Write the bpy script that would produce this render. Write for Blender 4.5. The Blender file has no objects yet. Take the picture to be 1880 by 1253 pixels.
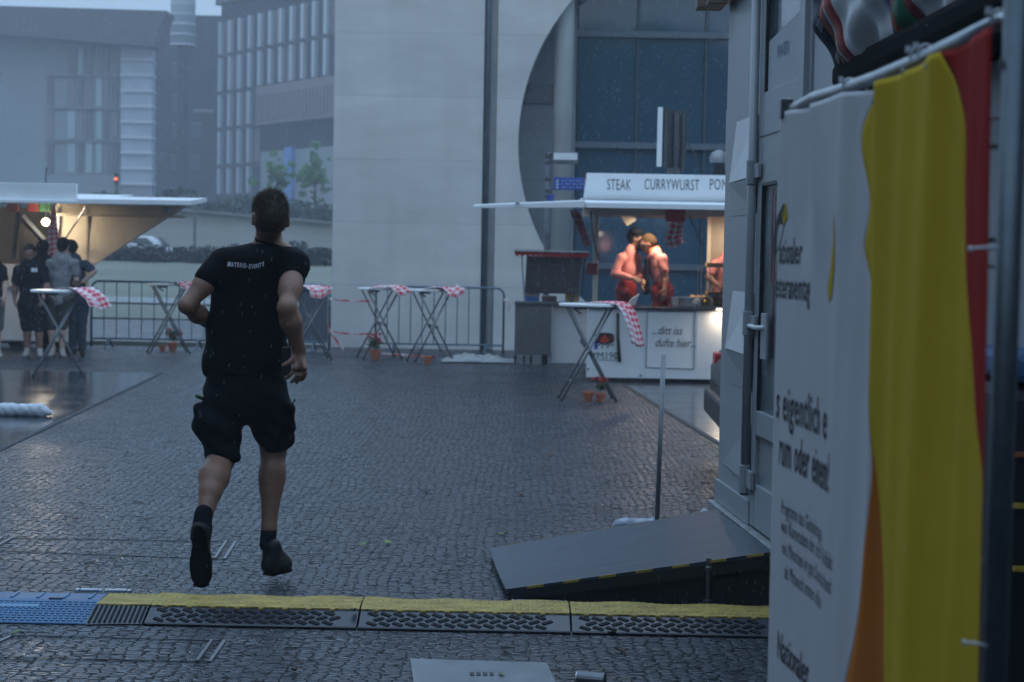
import bpy, math, random
import numpy as np
from mathutils import Vector, Matrix
from mathutils.bvhtree import BVHTree
R = math.radians
random.seed(7); rng = np.random.default_rng(7)
SC = bpy.context.scene
COL = SC.collection
# ------------------------------------------------------------ camera
F = 3133.0; CX = 940.0; CY = 626.5; CAMZ = 1.6
PITCH = math.atan(152.5/F); ROLL = 0.018
CR = Matrix.Rotation(math.pi/2-PITCH, 3, 'X') @ Matrix.Rotation(ROLL, 3, 'Z')
cam = bpy.data.cameras.new('camera'); cam_o = bpy.data.objects.new('camera', cam); COL.objects.link(cam_o)
cam_o.location = (0, 0, CAMZ); cam_o.rotation_mode = 'QUATERNION'; cam_o.rotation_quaternion = CR.to_quaternion()
cam.sensor_width = 36.0; cam.lens = F/1880*36.0; cam.clip_start = 0.1; cam.clip_end = 2000
cam.dof.use_dof = True; cam.dof.focus_distance = 8.0; cam.dof.aperture_fstop = 4.2
SC.camera = cam_o
# ------------------------------------------------------------ world, sun, exposure
SUN_EL, SUN_AZ = R(14), R(215)
w = bpy.data.worlds.new('World'); SC.world = w; w.use_nodes = True
nt = w.node_tree; bg = nt.nodes['Background']
sk = nt.nodes.new('ShaderNodeTexSky'); sk.sky_type = 'NISHITA'; sk.sun_disc = False
sk.sun_elevation = SUN_EL; sk.sun_rotation = SUN_AZ; sk.dust_density = 3.0; sk.air_density = 1.6; sk.ozone_density = 2.0
mixc = nt.nodes.new('ShaderNodeMix'); mixc.data_type = 'RGBA'; mixc.inputs[0].default_value = 0.8
mixc.inputs[7].default_value = (4.5, 6.6, 9.5, 1)       # thick rain cloud evens out the clear-sky colours
nt.links.new(sk.outputs[0], mixc.inputs[6]); 
# rain overcast: the sky is brightest overhead and dull at the horizon
wtc = nt.nodes.new('ShaderNodeTexCoord'); wsp = nt.nodes.new('ShaderNodeSeparateXYZ'); nt.links.new(wtc.outputs['Generated'], wsp.inputs[0])
wmr = nt.nodes.new('ShaderNodeMapRange'); wmr.inputs[1].default_value = 0.0; wmr.inputs[2].default_value = 1.0; wmr.inputs[3].default_value = .26; wmr.inputs[4].default_value = 1.0
nt.links.new(wsp.outputs[2], wmr.inputs[0])
wsc = nt.nodes.new('ShaderNodeVectorMath'); wsc.operation = 'SCALE'; nt.links.new(mixc.outputs[2], wsc.inputs[0]); nt.links.new(wmr.outputs[0], wsc.inputs['Scale'])
nt.links.new(wsc.outputs[0], bg.inputs[0])
bg.inputs[1].default_value = 0.12
sl = bpy.data.lights.new('sun', 'SUN'); sl.energy = 0.12; sl.angle = R(40); sl.color = (0.92, 0.95, 1.0)
so = bpy.data.objects.new('sun', sl); COL.objects.link(so)
so.rotation_euler = (R(50), 0, R(150))
SC.view_settings.view_transform = 'Standard'; SC.view_settings.look = 'None'
SC.view_settings.exposure = 1.14; SC.view_settings.gamma = 1.0
SC.cycles.use_denoising = True
SC.cycles.max_bounces = 6; SC.cycles.volume_bounces = 1; SC.cycles.transparent_max_bounces = 8
SC.cycles.diffuse_bounces = 3; SC.cycles.glossy_bounces = 3; SC.cycles.caustics_reflective = False; SC.cycles.caustics_refractive = False

# ------------------------------------------------------------ helpers
def ray(px, py):
    return CR @ Vector(((px-CX)/F, -(py-CY)/F, -1.0))
def P(px, py, Y):
    d = ray(px, py); t = Y/d.y
    return Vector((d.x*t, Y, CAMZ+d.z*t))
def G(px, py, z=0.0):
    d = ray(px, py); t = (z-CAMZ)/d.z
    return Vector((d.x*t, d.y*t, z))
ORG = {}
def tag(o, label=None, cat=None, group=None, kind=None):
    if label: o['label'] = label
    if cat: o['category'] = cat
    if group: o['group'] = group
    if kind: o['kind'] = kind
    return o
def thing(name, label, cat, loc=(0, 0, 0), group=None):
    o = bpy.data.objects.new(name, None); COL.objects.link(o); o.location = loc
    o.empty_display_size = .1
    ORG[o.name] = Vector(loc)
    return tag(o, label, cat, group)
def dup(root, loc, rotz=0.0, label=None, group=None, parent=None):
    r = root.copy(); COL.objects.link(r)
    if parent is None:
        r.location = loc; r.rotation_euler = (0, 0, rotz); ORG[r.name] = Vector(loc)
    else: r.parent = parent
    if label: r['label'] = label
    if group: r['group'] = group
    for ch in list(root.children): dup(ch, None, parent=r)
    return r
class MB:
    def __init__(s): s.v = []; s.f = []; s.m = []; s.uv = {}
    def add(s, vs, fs, m=0):
        b = len(s.v); s.v += [tuple(x) for x in vs]
        for f in fs: s.f.append(tuple(i+b for i in f)); s.m.append(m)
        return b
    def box(s, c, d, rot=None, m=0):
        c = Vector(c); h = Vector(d)/2; vs = []
        for z in (-1, 1):
            for y in (-1, 1):
                for x in (-1, 1):
                    p = Vector((x*h.x, y*h.y, z*h.z))
                    if rot is not None: p = rot @ p
                    vs.append(c+p)
        s.add(vs, [(0, 2, 3, 1), (4, 5, 7, 6), (0, 1, 5, 4), (2, 6, 7, 3), (0, 4, 6, 2), (1, 3, 7, 5)], m); return s
    def box2(s, a, b, m=0):
        a = Vector(a); b = Vector(b); return s.box((a+b)/2, (abs(b.x-a.x), abs(b.y-a.y), abs(b.z-a.z)), None, m)
    def beam(s, a, b, w, t, up=(0, 0, 1), m=0):
        a = Vector(a); b = Vector(b); x = (b-a); L = x.length; x.normalize(); up = Vector(up)
        y = up.cross(x)
        if y.length < 1e-4: y = Vector((0, 1, 0)).cross(x)
        y.normalize(); z = x.cross(y)
        M = Matrix((x, y, z)).transposed()
        return s.box((a+b)/2, (L, w, t), M, m)
    def cyl(s, a, b, r1, r2=None, n=10, m=0, cap=True):
        r2 = r1 if r2 is None else r2
        a = Vector(a); b = Vector(b); x = (b-a).normalized()
        u = x.orthogonal().normalized(); v = x.cross(u)
        vs = [a+(u*math.cos(t)+v*math.sin(t))*r1 for t in [2*math.pi*i/n for i in range(n)]]
        vs += [b+(u*math.cos(t)+v*math.sin(t))*r2 for t in [2*math.pi*i/n for i in range(n)]]
        fs = [(i, (i+1) % n, n+(i+1) % n, n+i) for i in range(n)]
        if cap: fs += [tuple(range(n-1, -1, -1)), tuple(range(n, 2*n))]
        s.add(vs, fs, m); return s
    def tube(s, pts, r, n=8, m=0):
        pts = [Vector(p) for p in pts]; k = len(pts)
        rs = r if isinstance(r, (list, tuple)) else [r]*k
        t0 = (pts[1]-pts[0]).normalized(); u = t0.orthogonal().normalized(); vs = []
        for i, p in enumerate(pts):
            t = (pts[min(i+1, k-1)]-pts[max(i-1, 0)]).normalized()
            u = (u-t*u.dot(t)).normalized(); v = t.cross(u)
            vs += [p+(u*math.cos(a)+v*math.sin(a))*rs[i] for a in [2*math.pi*j/n for j in range(n)]]
        fs = [(i*n+j, i*n+(j+1) % n, (i+1)*n+(j+1) % n, (i+1)*n+j) for i in range(k-1) for j in range(n)]
        fs += [tuple(range(n-1, -1, -1)), tuple(range((k-1)*n, k*n))]
        s.add(vs, fs, m); return s
    def lathe(s, c, prof, n=20, m=0, sx=1, sy=1):
        c = Vector(c); k = len(prof)
        vs = [c+Vector((r*math.cos(2*math.pi*j/n)*sx, r*math.sin(2*math.pi*j/n)*sy, z)) for r, z in prof for j in range(n)]
        fs = [(i*n+j, i*n+(j+1) % n, (i+1)*n+(j+1) % n, (i+1)*n+j) for i in range(k-1) for j in range(n)]
        fs += [tuple(range(n-1, -1, -1)), tuple(range((k-1)*n, k*n))]
        s.add(vs, fs, m); return s
    def prism(s, poly, off, m=0):
        poly = [Vector(p) for p in poly]; off = Vector(off); n = len(poly)
        fs = [tuple(range(n)), tuple(range(2*n-1, n-1, -1))]+[(i, n+i, n+(i+1) % n, (i+1) % n) for i in range(n)]
        s.add(poly+[p+off for p in poly], fs, m); return s
    def grid(s, fn, nu, nv, m=0, uv=None, thick=None):
        b = len(s.v)
        vs = [fn(i/nu, j/nv) for j in range(nv+1) for i in range(nu+1)]
        fs = [(j*(nu+1)+i, j*(nu+1)+i+1, (j+1)*(nu+1)+i+1, (j+1)*(nu+1)+i) for j in range(nv) for i in range(nu)]
        s.add(vs, fs, m)
        for j in range(nv+1):
            for i in range(nu+1): s.uv[b+j*(nu+1)+i] = uv(i/nu, j/nv) if uv else (i/nu, j/nv)
        return s
    def build(s, name, mats, parent=None, smooth=False, bevel=0, solid=0, local=False):
        me = bpy.data.meshes.new(name)
        org = Vector((0, 0, 0))
        if parent is not None and not local: org = ORG.get(parent.name, org)
        if parent is not None: ORGP = ORG.get(parent.name, Vector((0, 0, 0)))
        me.from_pydata([(x-org.x, y-org.y, z-org.z) for x, y, z in s.v], [], s.f)
        if not isinstance(mats, (list, tuple)): mats = [mats]
        for m in mats: me.materials.append(m)
        if len(mats) > 1:
            me.polygons.foreach_set('material_index', s.m)
        if s.uv:
            ul = me.uv_layers.new(name='UVMap')
            for l in me.loops: ul.data[l.index].uv = s.uv.get(l.vertex_index, (0, 0))
        if smooth: me.polygons.foreach_set('use_smooth', [True]*len(me.polygons))
        me.update()
        import bmesh
        bm = bmesh.new(); bm.from_mesh(me); bmesh.ops.recalc_face_normals(bm, faces=bm.faces); bm.to_mesh(me); bm.free()
        o = bpy.data.objects.new(name, me); COL.objects.link(o)
        if solid:
            md = o.modifiers.new('solid', 'SOLIDIFY'); md.thickness = solid; md.offset = 0
        if bevel:
            md = o.modifiers.new('bevel', 'BEVEL'); md.width = bevel; md.segments = 2; md.limit_method = 'ANGLE'
        if parent is not None:
            o.parent = parent; ORG[o.name] = ORGP
        else: ORG[o.name] = Vector((0, 0, 0))
        return o

# ------------------------------------------------------------ materials
def mat(name, col, rough=0.5, metal=0.0, var=0.12, scale=6.0, bump=0.0, bscale=None, emit=None, es=0.0, spec=None, rvar=0.1, coord='Object', stretch=None, col2=None):
    m = bpy.data.materials.new(name); m.use_nodes = True; n = m.node_tree.nodes; L = m.node_tree.links
    b = n['Principled BSDF']; b.inputs['Metallic'].default_value = metal; b.inputs['Roughness'].default_value = rough
    if spec is not None: b.inputs['Specular IOR Level'].default_value = spec
    if emit:
        b.inputs['Emission Color'].default_value = (*emit, 1); b.inputs['Emission Strength'].default_value = es
    tc = n.new('ShaderNodeTexCoord'); mp = n.new('ShaderNodeMapping'); L.new(tc.outputs[coord], mp.inputs[0])
    if stretch: mp.inputs['Scale'].default_value = stretch
    ns = n.new('ShaderNodeTexNoise'); ns.inputs['Scale'].default_value = scale; ns.inputs['Detail'].default_value = 6; ns.inputs['Roughness'].default_value = .62
    L.new(mp.outputs[0], ns.inputs['Vector'])
    cr = n.new('ShaderNodeValToRGB'); cr.color_ramp.elements[0].position = .3; cr.color_ramp.elements[1].position = .7
    c2 = col2 if col2 else tuple(min(1, c*(1+var)) for c in col)
    c1 = col if col2 else tuple(c*(1-var) for c in col)
    cr.color_ramp.elements[0].color = (*c1, 1); cr.color_ramp.elements[1].color = (*c2, 1)
    L.new(ns.outputs[0], cr.inputs[0]); L.new(cr.outputs[0], b.inputs['Base Color'])
    if rvar:
        mr = n.new('ShaderNodeMapRange'); mr.inputs[3].default_value = max(0, rough-rvar); mr.inputs[4].default_value = min(1, rough+rvar)
        L.new(ns.outputs[0], mr.inputs[0]); L.new(mr.outputs[0], b.inputs['Roughness'])
    if bump:
        n2 = n.new('ShaderNodeTexNoise'); n2.inputs['Scale'].default_value = bscale or scale*6; n2.inputs['Detail'].default_value = 5
        L.new(mp.outputs[0], n2.inputs['Vector'])
        bp = n.new('ShaderNodeBump'); bp.inputs['Strength'].default_value = bump; bp.inputs['Distance'].default_value = .02
        L.new(n2.outputs[0], bp.inputs['Height']); L.new(bp.outputs[0], b.inputs['Normal'])
    return m
M = {}
def mk(key, *a, **k): M[key] = mat(key, *a, **k); return M[key]
mk('white_paint', (.74, .77, .77), .35, var=.06, scale=3)
mk('trailer_white', (.80, .82, .82), .35, var=.05, scale=2.5)
mk('container_grey', (.30, .325, .34), .38, var=.06, scale=2.5, bump=.02)
mk('container_frame', (.28, .305, .32), .35, var=.05)
mk('galv', (.42, .45, .47), .38, 0.85, var=.2, scale=30)
mk('steel', (.46, .48, .50), .28, .9, var=.15, scale=12)
mk('dark_steel', (.13, .14, .15), .4, .8, var=.2)
mk('tube_steel', (.20, .21, .22), .4, .5, var=.15)
mk('barrier_steel', (.10, .15, .20), .45, .5, var=.15)
mk('black_plastic', (.012, .012, .014), .45, var=.2)
mk('black_rubber', (.018, .019, .022), .42, var=.25, scale=20)
mk('grey_plastic', (.11, .12, .13), .45, var=.15)
mk('aluminium', (.55, .57, .58), .3, .9, var=.1)
mk('red_plastic', (.45, .03, .02), .35, var=.1)
mk('red_cloth', (.40, .02, .02), .8, var=.2, scale=8)
mk('beige_panel', (.46, .40, .31), .6, var=.08)
mk('wood', (.22, .13, .06), .6, var=.3, scale=12)
mk('terracotta', (.42, .12, .05), .75, var=.2, scale=20)
mk('glass_dark', (.018, .03, .038), .06, var=.1, spec=.7, rvar=.02)
mk('skin', (.235, .118, .076), .5, var=.12, scale=14, bump=.12, bscale=120)
mk('skin_pale', (.52, .32, .24), .55, var=.1, scale=14)
mk('skin_dark', (.22, .12, .08), .55, var=.1, scale=14)
mk('hair_dark', (.018, .013, .010), .8, var=.4, scale=60, spec=.08)
mk('hair_brown', (.045, .026, .014), .9, spec=.05, var=.4, scale=60)
mk('hair_blond', (.20, .13, .06), .6, var=.3, scale=40)
mk('eye_white', (.7, .7, .68), .2, var=.02)
mk('leaf_green', (.045, .10, .03), .55, var=.5, scale=3)
mk('leaf_pale', (.13, .26, .10), .55, var=.35, scale=2)
mk('bark', (.06, .045, .035), .85, var=.3, scale=10)

def gingham(name, red, white, n=9.0):
    m = bpy.data.materials.new(name); m.use_nodes = True; nn = m.node_tree.nodes; L = m.node_tree.links; b = nn['Principled BSDF']
    b.inputs['Roughness'].default_value = .8
    uv = nn.new('ShaderNodeUVMap'); sp = nn.new('ShaderNodeSeparateXYZ'); L.new(uv.outputs[0], sp.inputs[0])
    outs = []
    for k in (0, 1):
        a = nn.new('ShaderNodeMath'); a.operation = 'MULTIPLY'; a.inputs[1].default_value = n; L.new(sp.outputs[k], a.inputs[0])
        fr = nn.new('ShaderNodeMath'); fr.operation = 'FRACT'; L.new(a.outputs[0], fr.inputs[0])
        g = nn.new('ShaderNodeMath'); g.operation = 'GREATER_THAN'; g.inputs[1].default_value = .5; L.new(fr.outputs[0], g.inputs[0]); outs.append(g)
    ad = nn.new('ShaderNodeMath'); ad.operation = 'ADD'; L.new(outs[0].outputs[0], ad.inputs[0]); L.new(outs[1].outputs[0], ad.inputs[1])
    hf = nn.new('ShaderNodeMath'); hf.operation = 'MULTIPLY'; hf.inputs[1].default_value = .5; L.new(ad.outputs[0], hf.inputs[0])
    mx = nn.new('ShaderNodeMix'); mx.data_type = 'RGBA'; L.new(hf.outputs[0], mx.inputs[0])
    mx.inputs[6].default_value = (*white, 1); mx.inputs[7].default_value = (*red, 1)
    L.new(mx.outputs[2], b.inputs['Base Color']); return m
def check_cloth(name, c1, c2, n):
    m = mat(name, c1, .85, var=.05, spec=.2); nn = m.node_tree.nodes; L = m.node_tree.links
    tc = nn.new('ShaderNodeTexCoord'); mp = nn.new('ShaderNodeMapping'); mp.inputs['Rotation'].default_value = (0, .35, 0); mp.inputs['Scale'].default_value = (n, n*.02, n); L.new(tc.outputs['Object'], mp.inputs[0])
    ck = nn.new('ShaderNodeTexChecker'); ck.inputs['Scale'].default_value = 1; ck.inputs[1].default_value = (*c1, 1); ck.inputs[2].default_value = (*c2, 1); L.new(mp.outputs[0], ck.inputs[0]); L.new(ck.outputs[0], nn['Principled BSDF'].inputs['Base Color']); return m
M['gingham'] = gingham('gingham_red_white', (.62, .02, .05), (.78, .74, .74), 13)

def text_mesh(txt, size=1.0, bold=0.0, align='CENTER', shear=0.0, space=1.0):
    """vertices (x, y) and faces of a line of lettering, capital height about 0.7*size"""
    c = bpy.data.curves.new('lettering', 'FONT'); c.body = txt; c.size = size; c.align_x = align; c.offset = bold*size
    c.shear = shear; c.space_character = space; c.resolution_u = 3
    o = bpy.data.objects.new('lettering', c); COL.objects.link(o)
    dg = bpy.context.evaluated_depsgraph_get(); me = bpy.data.meshes.new_from_object(o.evaluated_get(dg))
    vs = [v.co.copy() for v in me.vertices]; fs = [tuple(p.vertices) for p in me.polygons]
    bpy.data.objects.remove(o); bpy.data.curves.remove(c); bpy.data.meshes.remove(me)
    return vs, fs
def lettering(name, txt, size, origin, xdir, ydir, m, parent, bold=0.0, align='CENTER', off=0.003, fn=None, shear=0.0, space=1.0, xs=1.0, fit=None):
    vs, fs = text_mesh(txt, size, bold, align, shear, space)
    if fit: xs = fit/(max(v.x for v in vs)-min(v.x for v in vs))
    o = Vector(origin); x = Vector(xdir).normalized(); y = Vector(ydir).normalized(); n = x.cross(y)
    b = MB()
    b.add([o+x*v.x*xs+y*v.y+n*off for v in vs] if fn is None else [fn(v.x*xs, v.y) for v in vs], fs)
    return b.build(name, m, parent)

# ------------------------------------------------------------ signed-distance bodies (one continuous skin each)
def sdf_mesh(prims, vox, wr=None, pad=0.03):
    pts = []
    for p in prims:
        if p.get('op') == 'cut': continue
        for q, r in ((p['a'], p['ra']), (p['b'], p['rb'])):
            r = r*max(1, p.get('flat', 1)); pts += [np.array(q)-r-pad, np.array(q)+r+pad]
    pts = np.array(pts); lo = pts.min(0); hi = pts.max(0)
    n = np.ceil((hi-lo)/vox).astype(int)+2
    D = np.full(n, .15, np.float32)
    ax = [lo[i]+vox*np.arange(n[i], dtype=np.float32) for i in range(3)]
    for p in prims:
        a = np.array(p['a'], float); b = np.array(p['b'], float); k = p.get('k', .02); cut = p.get('op') == 'cut'
        rr = max(p['ra'], p['rb'])*max(1, p.get('flat', 1))+k+3*vox
        l = np.minimum(a, b)-rr; h = np.maximum(a, b)+rr
        i0 = np.clip(np.floor((l-lo)/vox).astype(int), 0, n); i1 = np.clip(np.ceil((h-lo)/vox).astype(int)+1, 0, n)
        if (i1 <= i0).any(): continue
        X = ax[0][i0[0]:i1[0], None, None]; Y = ax[1][None, i0[1]:i1[1], None]; Z = ax[2][None, None, i0[2]:i1[2]]
        px, py, pz = X-a[0], Y-a[1], Z-a[2]; ba = b-a
        if 'axis' in p:
            u = np.array(p['axis'], float); u /= np.linalg.norm(u); s = 1/p['flat']-1
            dt = px*u[0]+py*u[1]+pz*u[2]
            px, py, pz = px+dt*u[0]*s, py+dt*u[1]*s, pz+dt*u[2]*s; ba = ba+u*(ba@u)*s
        bb = ba@ba
        if bb > 1e-10:
            t = np.clip((px*ba[0]+py*ba[1]+pz*ba[2])/bb, 0, 1)
            d = np.sqrt((px-t*ba[0])**2+(py-t*ba[1])**2+(pz-t*ba[2])**2)-(p['ra']+(p['rb']-p['ra'])*t)
        else: d = np.sqrt(px**2+py**2+pz**2)-p['ra']
        if 'axis' in p: d = d*min(1, p['flat']**.5)
        sl = (slice(i0[0], i1[0]), slice(i0[1], i1[1]), slice(i0[2], i1[2])); S = D[sl]
        if cut:
            d = -d; hh = np.clip(.5-.5*(S-d)/k, 0, 1); D[sl] = S*(1-hh)+d*hh+k*hh*(1-hh)
        else:
            hh = np.clip(.5+.5*(S-d)/k, 0, 1); D[sl] = S*(1-hh)+d*hh-k*hh*(1-hh)
    if wr is not None: D = D+wr(ax[0][:, None, None], ax[1][None, :, None], ax[2][None, None, :]).astype(np.float32)
    inside = D < 0
    c = [slice(0, -1), slice(1, None)]
    cnt = np.zeros([m-1 for m in n], np.int8)
    for i in (0, 1):
        for j in (0, 1):
            for k in (0, 1): cnt += inside[c[i], c[j], c[k]]
    act = (cnt > 0) & (cnt < 8); idx = np.argwhere(act); vid = np.full(act.shape, -1, np.int32); vid[act] = np.arange(len(idx))
    acc = np.zeros((len(idx), 3)); w_ = np.zeros(len(idx)); I = idx.T
    cr = [(i, j, k) for i in (0, 1) for j in (0, 1) for k in (0, 1)]
    for p in cr:
        for q in cr:
            if sum(abs(p[t]-q[t]) for t in range(3)) == 1 and p < q:
                d0 = D[I[0]+p[0], I[1]+p[1], I[2]+p[2]]; d1 = D[I[0]+q[0], I[1]+q[1], I[2]+q[2]]
                s = (d0 < 0) != (d1 < 0); t = np.where(s, d0/(d0-d1+1e-12), 0)
                for ax_ in range(3): acc[:, ax_] += np.where(s, p[ax_]+(q[ax_]-p[ax_])*t, 0)
                w_ += s
    V = (idx+acc/w_[:, None])*vox+lo
    faces = []
    for a_ in range(3):
        u, v = (a_+1) % 3, (a_+2) % 3
        sl0 = [slice(None)]*3; sl1 = [slice(None)]*3; sl0[a_] = slice(0, -1); sl1[a_] = slice(1, None)
        e = inside[tuple(sl0)] != inside[tuple(sl1)]; E = np.argwhere(e)
        ok = (E[:, u] > 0) & (E[:, v] > 0) & (E[:, u] < n[u]-1) & (E[:, v] < n[v]-1); E = E[ok]
        flip = inside[E[:, 0], E[:, 1], E[:, 2]]
        def cell(du, dv):
            Q = E.copy(); Q[:, u] += du; Q[:, v] += dv; return vid[Q[:, 0], Q[:, 1], Q[:, 2]]
        q = np.stack([cell(-1, -1), cell(0, -1), cell(0, 0), cell(-1, 0)], 1)
        q[~flip] = q[~flip][:, ::-1]; faces.append(q)
    return V, np.concatenate(faces)
def sdf_obj(name, prims, m, parent, vox, wr=None):
    V, Q = sdf_mesh(prims, vox, wr)
    org = ORG.get(parent.name, Vector((0, 0, 0))) if parent is not None else Vector((0, 0, 0))
    me = bpy.data.meshes.new(name); me.from_pydata((V-np.array(org)).tolist(), [], Q.tolist())
    me.polygons.foreach_set('use_smooth', [True]*len(me.polygons)); me.materials.append(m); me.update()
    o = bpy.data.objects.new(name, me); COL.objects.link(o)
    if parent is not None: o.parent = parent; ORG[o.name] = ORG[parent.name]
    return o
def cap(a, b, ra, rb=None, k=.02, axis=None, flat=None, op=None):
    d = dict(a=tuple(a), b=tuple(b), ra=ra, rb=ra if rb is None else rb, k=k)
    if axis is not None: d['axis'] = tuple(axis); d['flat'] = flat
    if op: d['op'] = op
    return d
def lerp(a, b, t): return Vector(a)*(1-t)+Vector(b)*t
# ============================================================ GROUND
def cobble_mat():
    m = bpy.data.materials.new('wet_cobbles'); m.use_nodes = True; n = m.node_tree.nodes; L = m.node_tree.links; b = n['Principled BSDF']
    tc = n.new('ShaderNodeTexCoord')
    def noise(scale, det=3, vec=None, col=False):
        t = n.new('ShaderNodeTexNoise'); t.inputs['Scale'].default_value = scale; t.inputs['Detail'].default_value = det
        L.new(vec or tc.outputs['Object'], t.inputs['Vector']); return t.outputs['Color' if col else 0]
    def math_(op, a, b_=None, c=None):
        t = n.new('ShaderNodeMath'); t.operation = op
        for i, x in enumerate((a, b_, c)):
            if x is None: continue
            if isinstance(x, (int, float)): t.inputs[i].default_value = x
            else: L.new(x, t.inputs[i])
        return t.outputs[0]
    def vmath(op, a, b_):
        t = n.new('ShaderNodeVectorMath'); t.operation = op
        for i, x in enumerate((a, b_)):
            if isinstance(x, tuple): t.inputs[i].default_value = x
            elif isinstance(x, (int, float)): t.inputs['Scale'].default_value = x
            else: L.new(x, t.inputs[i])
        return t.outputs[0]
    warp = vmath('SCALE', vmath('SUBTRACT', noise(1.1, 2, col=True), (.5, .5, .5)), .13)
    warp2 = vmath('SCALE', vmath('SUBTRACT', noise(9, 2, col=True), (.5, .5, .5)), .03)
    co = vmath('ADD', vmath('ADD', tc.outputs['Object'], warp), warp2)
    co = vmath("MULTIPLY", co, (18, 41, 0.0))
    v1 = n.new('ShaderNodeTexVoronoi'); v1.feature = 'DISTANCE_TO_EDGE'; v1.inputs['Scale'].default_value = 1; v1.inputs['Randomness'].default_value = .55
    v2 = n.new('ShaderNodeTexVoronoi'); v2.feature = 'F1'; v2.inputs['Scale'].default_value = 1; v2.inputs['Randomness'].default_value = .55
    for v in (v1, v2): v.voronoi_dimensions = '3D'; L.new(co, v.inputs['Vector'])
    joint = n.new('ShaderNodeMapRange'); joint.interpolation_type = 'SMOOTHSTEP'; joint.inputs[1].default_value = .015; joint.inputs[2].default_value = .13
    L.new(v1.outputs[0], joint.inputs[0])
    sn = noise(1.0, 3, vmath('MULTIPLY', co, (.30, .95, 0))); sm = n.new('ShaderNodeMapRange'); sm.inputs[1].default_value = .56; sm.inputs[2].default_value = .66; sm.inputs[3].default_value = 1; sm.inputs[4].default_value = .25; L.new(sn, sm.inputs[0])
    J = math_('MULTIPLY', joint.outputs[0], sm.outputs[0])
    hue = n.new('ShaderNodeSeparateColor'); L.new(v2.outputs['Color'], hue.inputs[0])
    stone = n.new('ShaderNodeValToRGB'); e = stone.color_ramp.elements
    e[0].color = (.009, .013, .022, 1); e[1].color = (.034, .042, .060, 1); e2 = e.new(.5); e2.color = (.019, .026, .038, 1)
    big = noise(.55, 5)
    L.new(math_('ADD', math_('MULTIPLY', hue.outputs[0], .6), math_('MULTIPLY', big, .4)), stone.inputs[0])
    mx = n.new('ShaderNodeMix'); mx.data_type = 'RGBA'; L.new(J, mx.inputs[0]); mx.inputs[6].default_value = (.008, .008, .009, 1); L.new(stone.outputs[0], mx.inputs[7])
    L.new(mx.outputs[2], b.inputs['Base Color'])
    wet = n.new('ShaderNodeMapRange'); wet.inputs[1].default_value = .35; wet.inputs[2].default_value = .68; wet.inputs[3].default_value = .15; wet.inputs[4].default_value = .36
    L.new(noise(.8, 4), wet.inputs[0])
    ro = math_('ADD', wet.outputs[0], math_('MULTIPLY', math_('SUBTRACT', 1.0, J), .5)); L.new(ro, b.inputs['Roughness'])
    L.new(math_('MULTIPLY_ADD', J, .85, .10), b.inputs['Specular IOR Level'])
    # each stone sits a little tilted and domed
    ge = n.new('ShaderNodeNewGeometry')
    tilt = vmath('MULTIPLY', vmath('SUBTRACT', v2.outputs['Color'], (.5, .5, .5)), (.11, .11, 0))
    nn_ = n.new('ShaderNodeVectorMath'); nn_.operation = 'NORMALIZE'; L.new(vmath('ADD', ge.outputs['Normal'], tilt), nn_.inputs[0])
    dome = math_('POWER', math_('MINIMUM', math_('MULTIPLY', v1.outputs[0], 2.4), 1.0), .45)
    hgt = math_('ADD', math_('MULTIPLY', dome, .75), math_('MULTIPLY', noise(45, 4), .22))
    bp = n.new('ShaderNodeBump'); bp.inputs['Strength'].default_value = .6; bp.inputs['Distance'].default_value = .016
    L.new(hgt, bp.inputs['Height']); L.new(nn_.outputs[0], bp.inputs['Normal']); L.new(bp.outputs[0], b.inputs['Normal'])
    return m
M['cobbles'] = cobble_mat()
def slab_mat():
    m = mat('wet_slabs', (.04, .05, .06), .16, var=.25, scale=1.5, bump=.06, bscale=9, rvar=.12)
    n = m.node_tree.nodes; L = m.node_tree.links; b = n['Principled BSDF']
    tc = n.new('ShaderNodeTexCoord'); mp = n.new('ShaderNodeMapping'); mp.inputs['Rotation'].default_value = (0, 0, R(3.2)); L.new(tc.outputs['Object'], mp.inputs[0])
    br = n.new('ShaderNodeTexBrick'); br.inputs['Scale'].default_value = 1.0; br.inputs['Brick Width'].default_value = 1.5; br.inputs['Row Height'].default_value = .75
    br.inputs['Mortar Size'].default_value = .012; br.inputs['Color1'].default_value = (1, 1, 1, 1); br.inputs['Color2'].default_value = (.78, .8, .82, 1); br.inputs['Mortar'].default_value = (.2, .2, .2, 1)
    L.new(mp.outputs[0], br.inputs['Vector'])
    src = b.inputs['Base Color'].links[0].from_socket
    mx = n.new('ShaderNodeMix'); mx.data_type = 'RGBA'; mx.blend_type = 'MULTIPLY'; mx.inputs[0].default_value = 1
    L.new(src, mx.inputs[6]); L.new(br.outputs[0], mx.inputs[7]); L.new(mx.outputs[2], b.inputs['Base Color'])
    return m
M['slabs'] = slab_mat()
g = MB(); g.add([(-300, -60, 0), (300, -60, 0), (300, 340, 0), (-300, 340, 0)], [(0, 1, 2, 3)])
tag(g.build('plaza_ground', M['cobbles']), kind='structure')
def sheet(name, pts, z, m):
    b = MB(); b.add([(p[0], p[1], z) for p in pts], [tuple(range(len(pts)))]); return tag(b.build(name, m), kind='structure')
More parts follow.
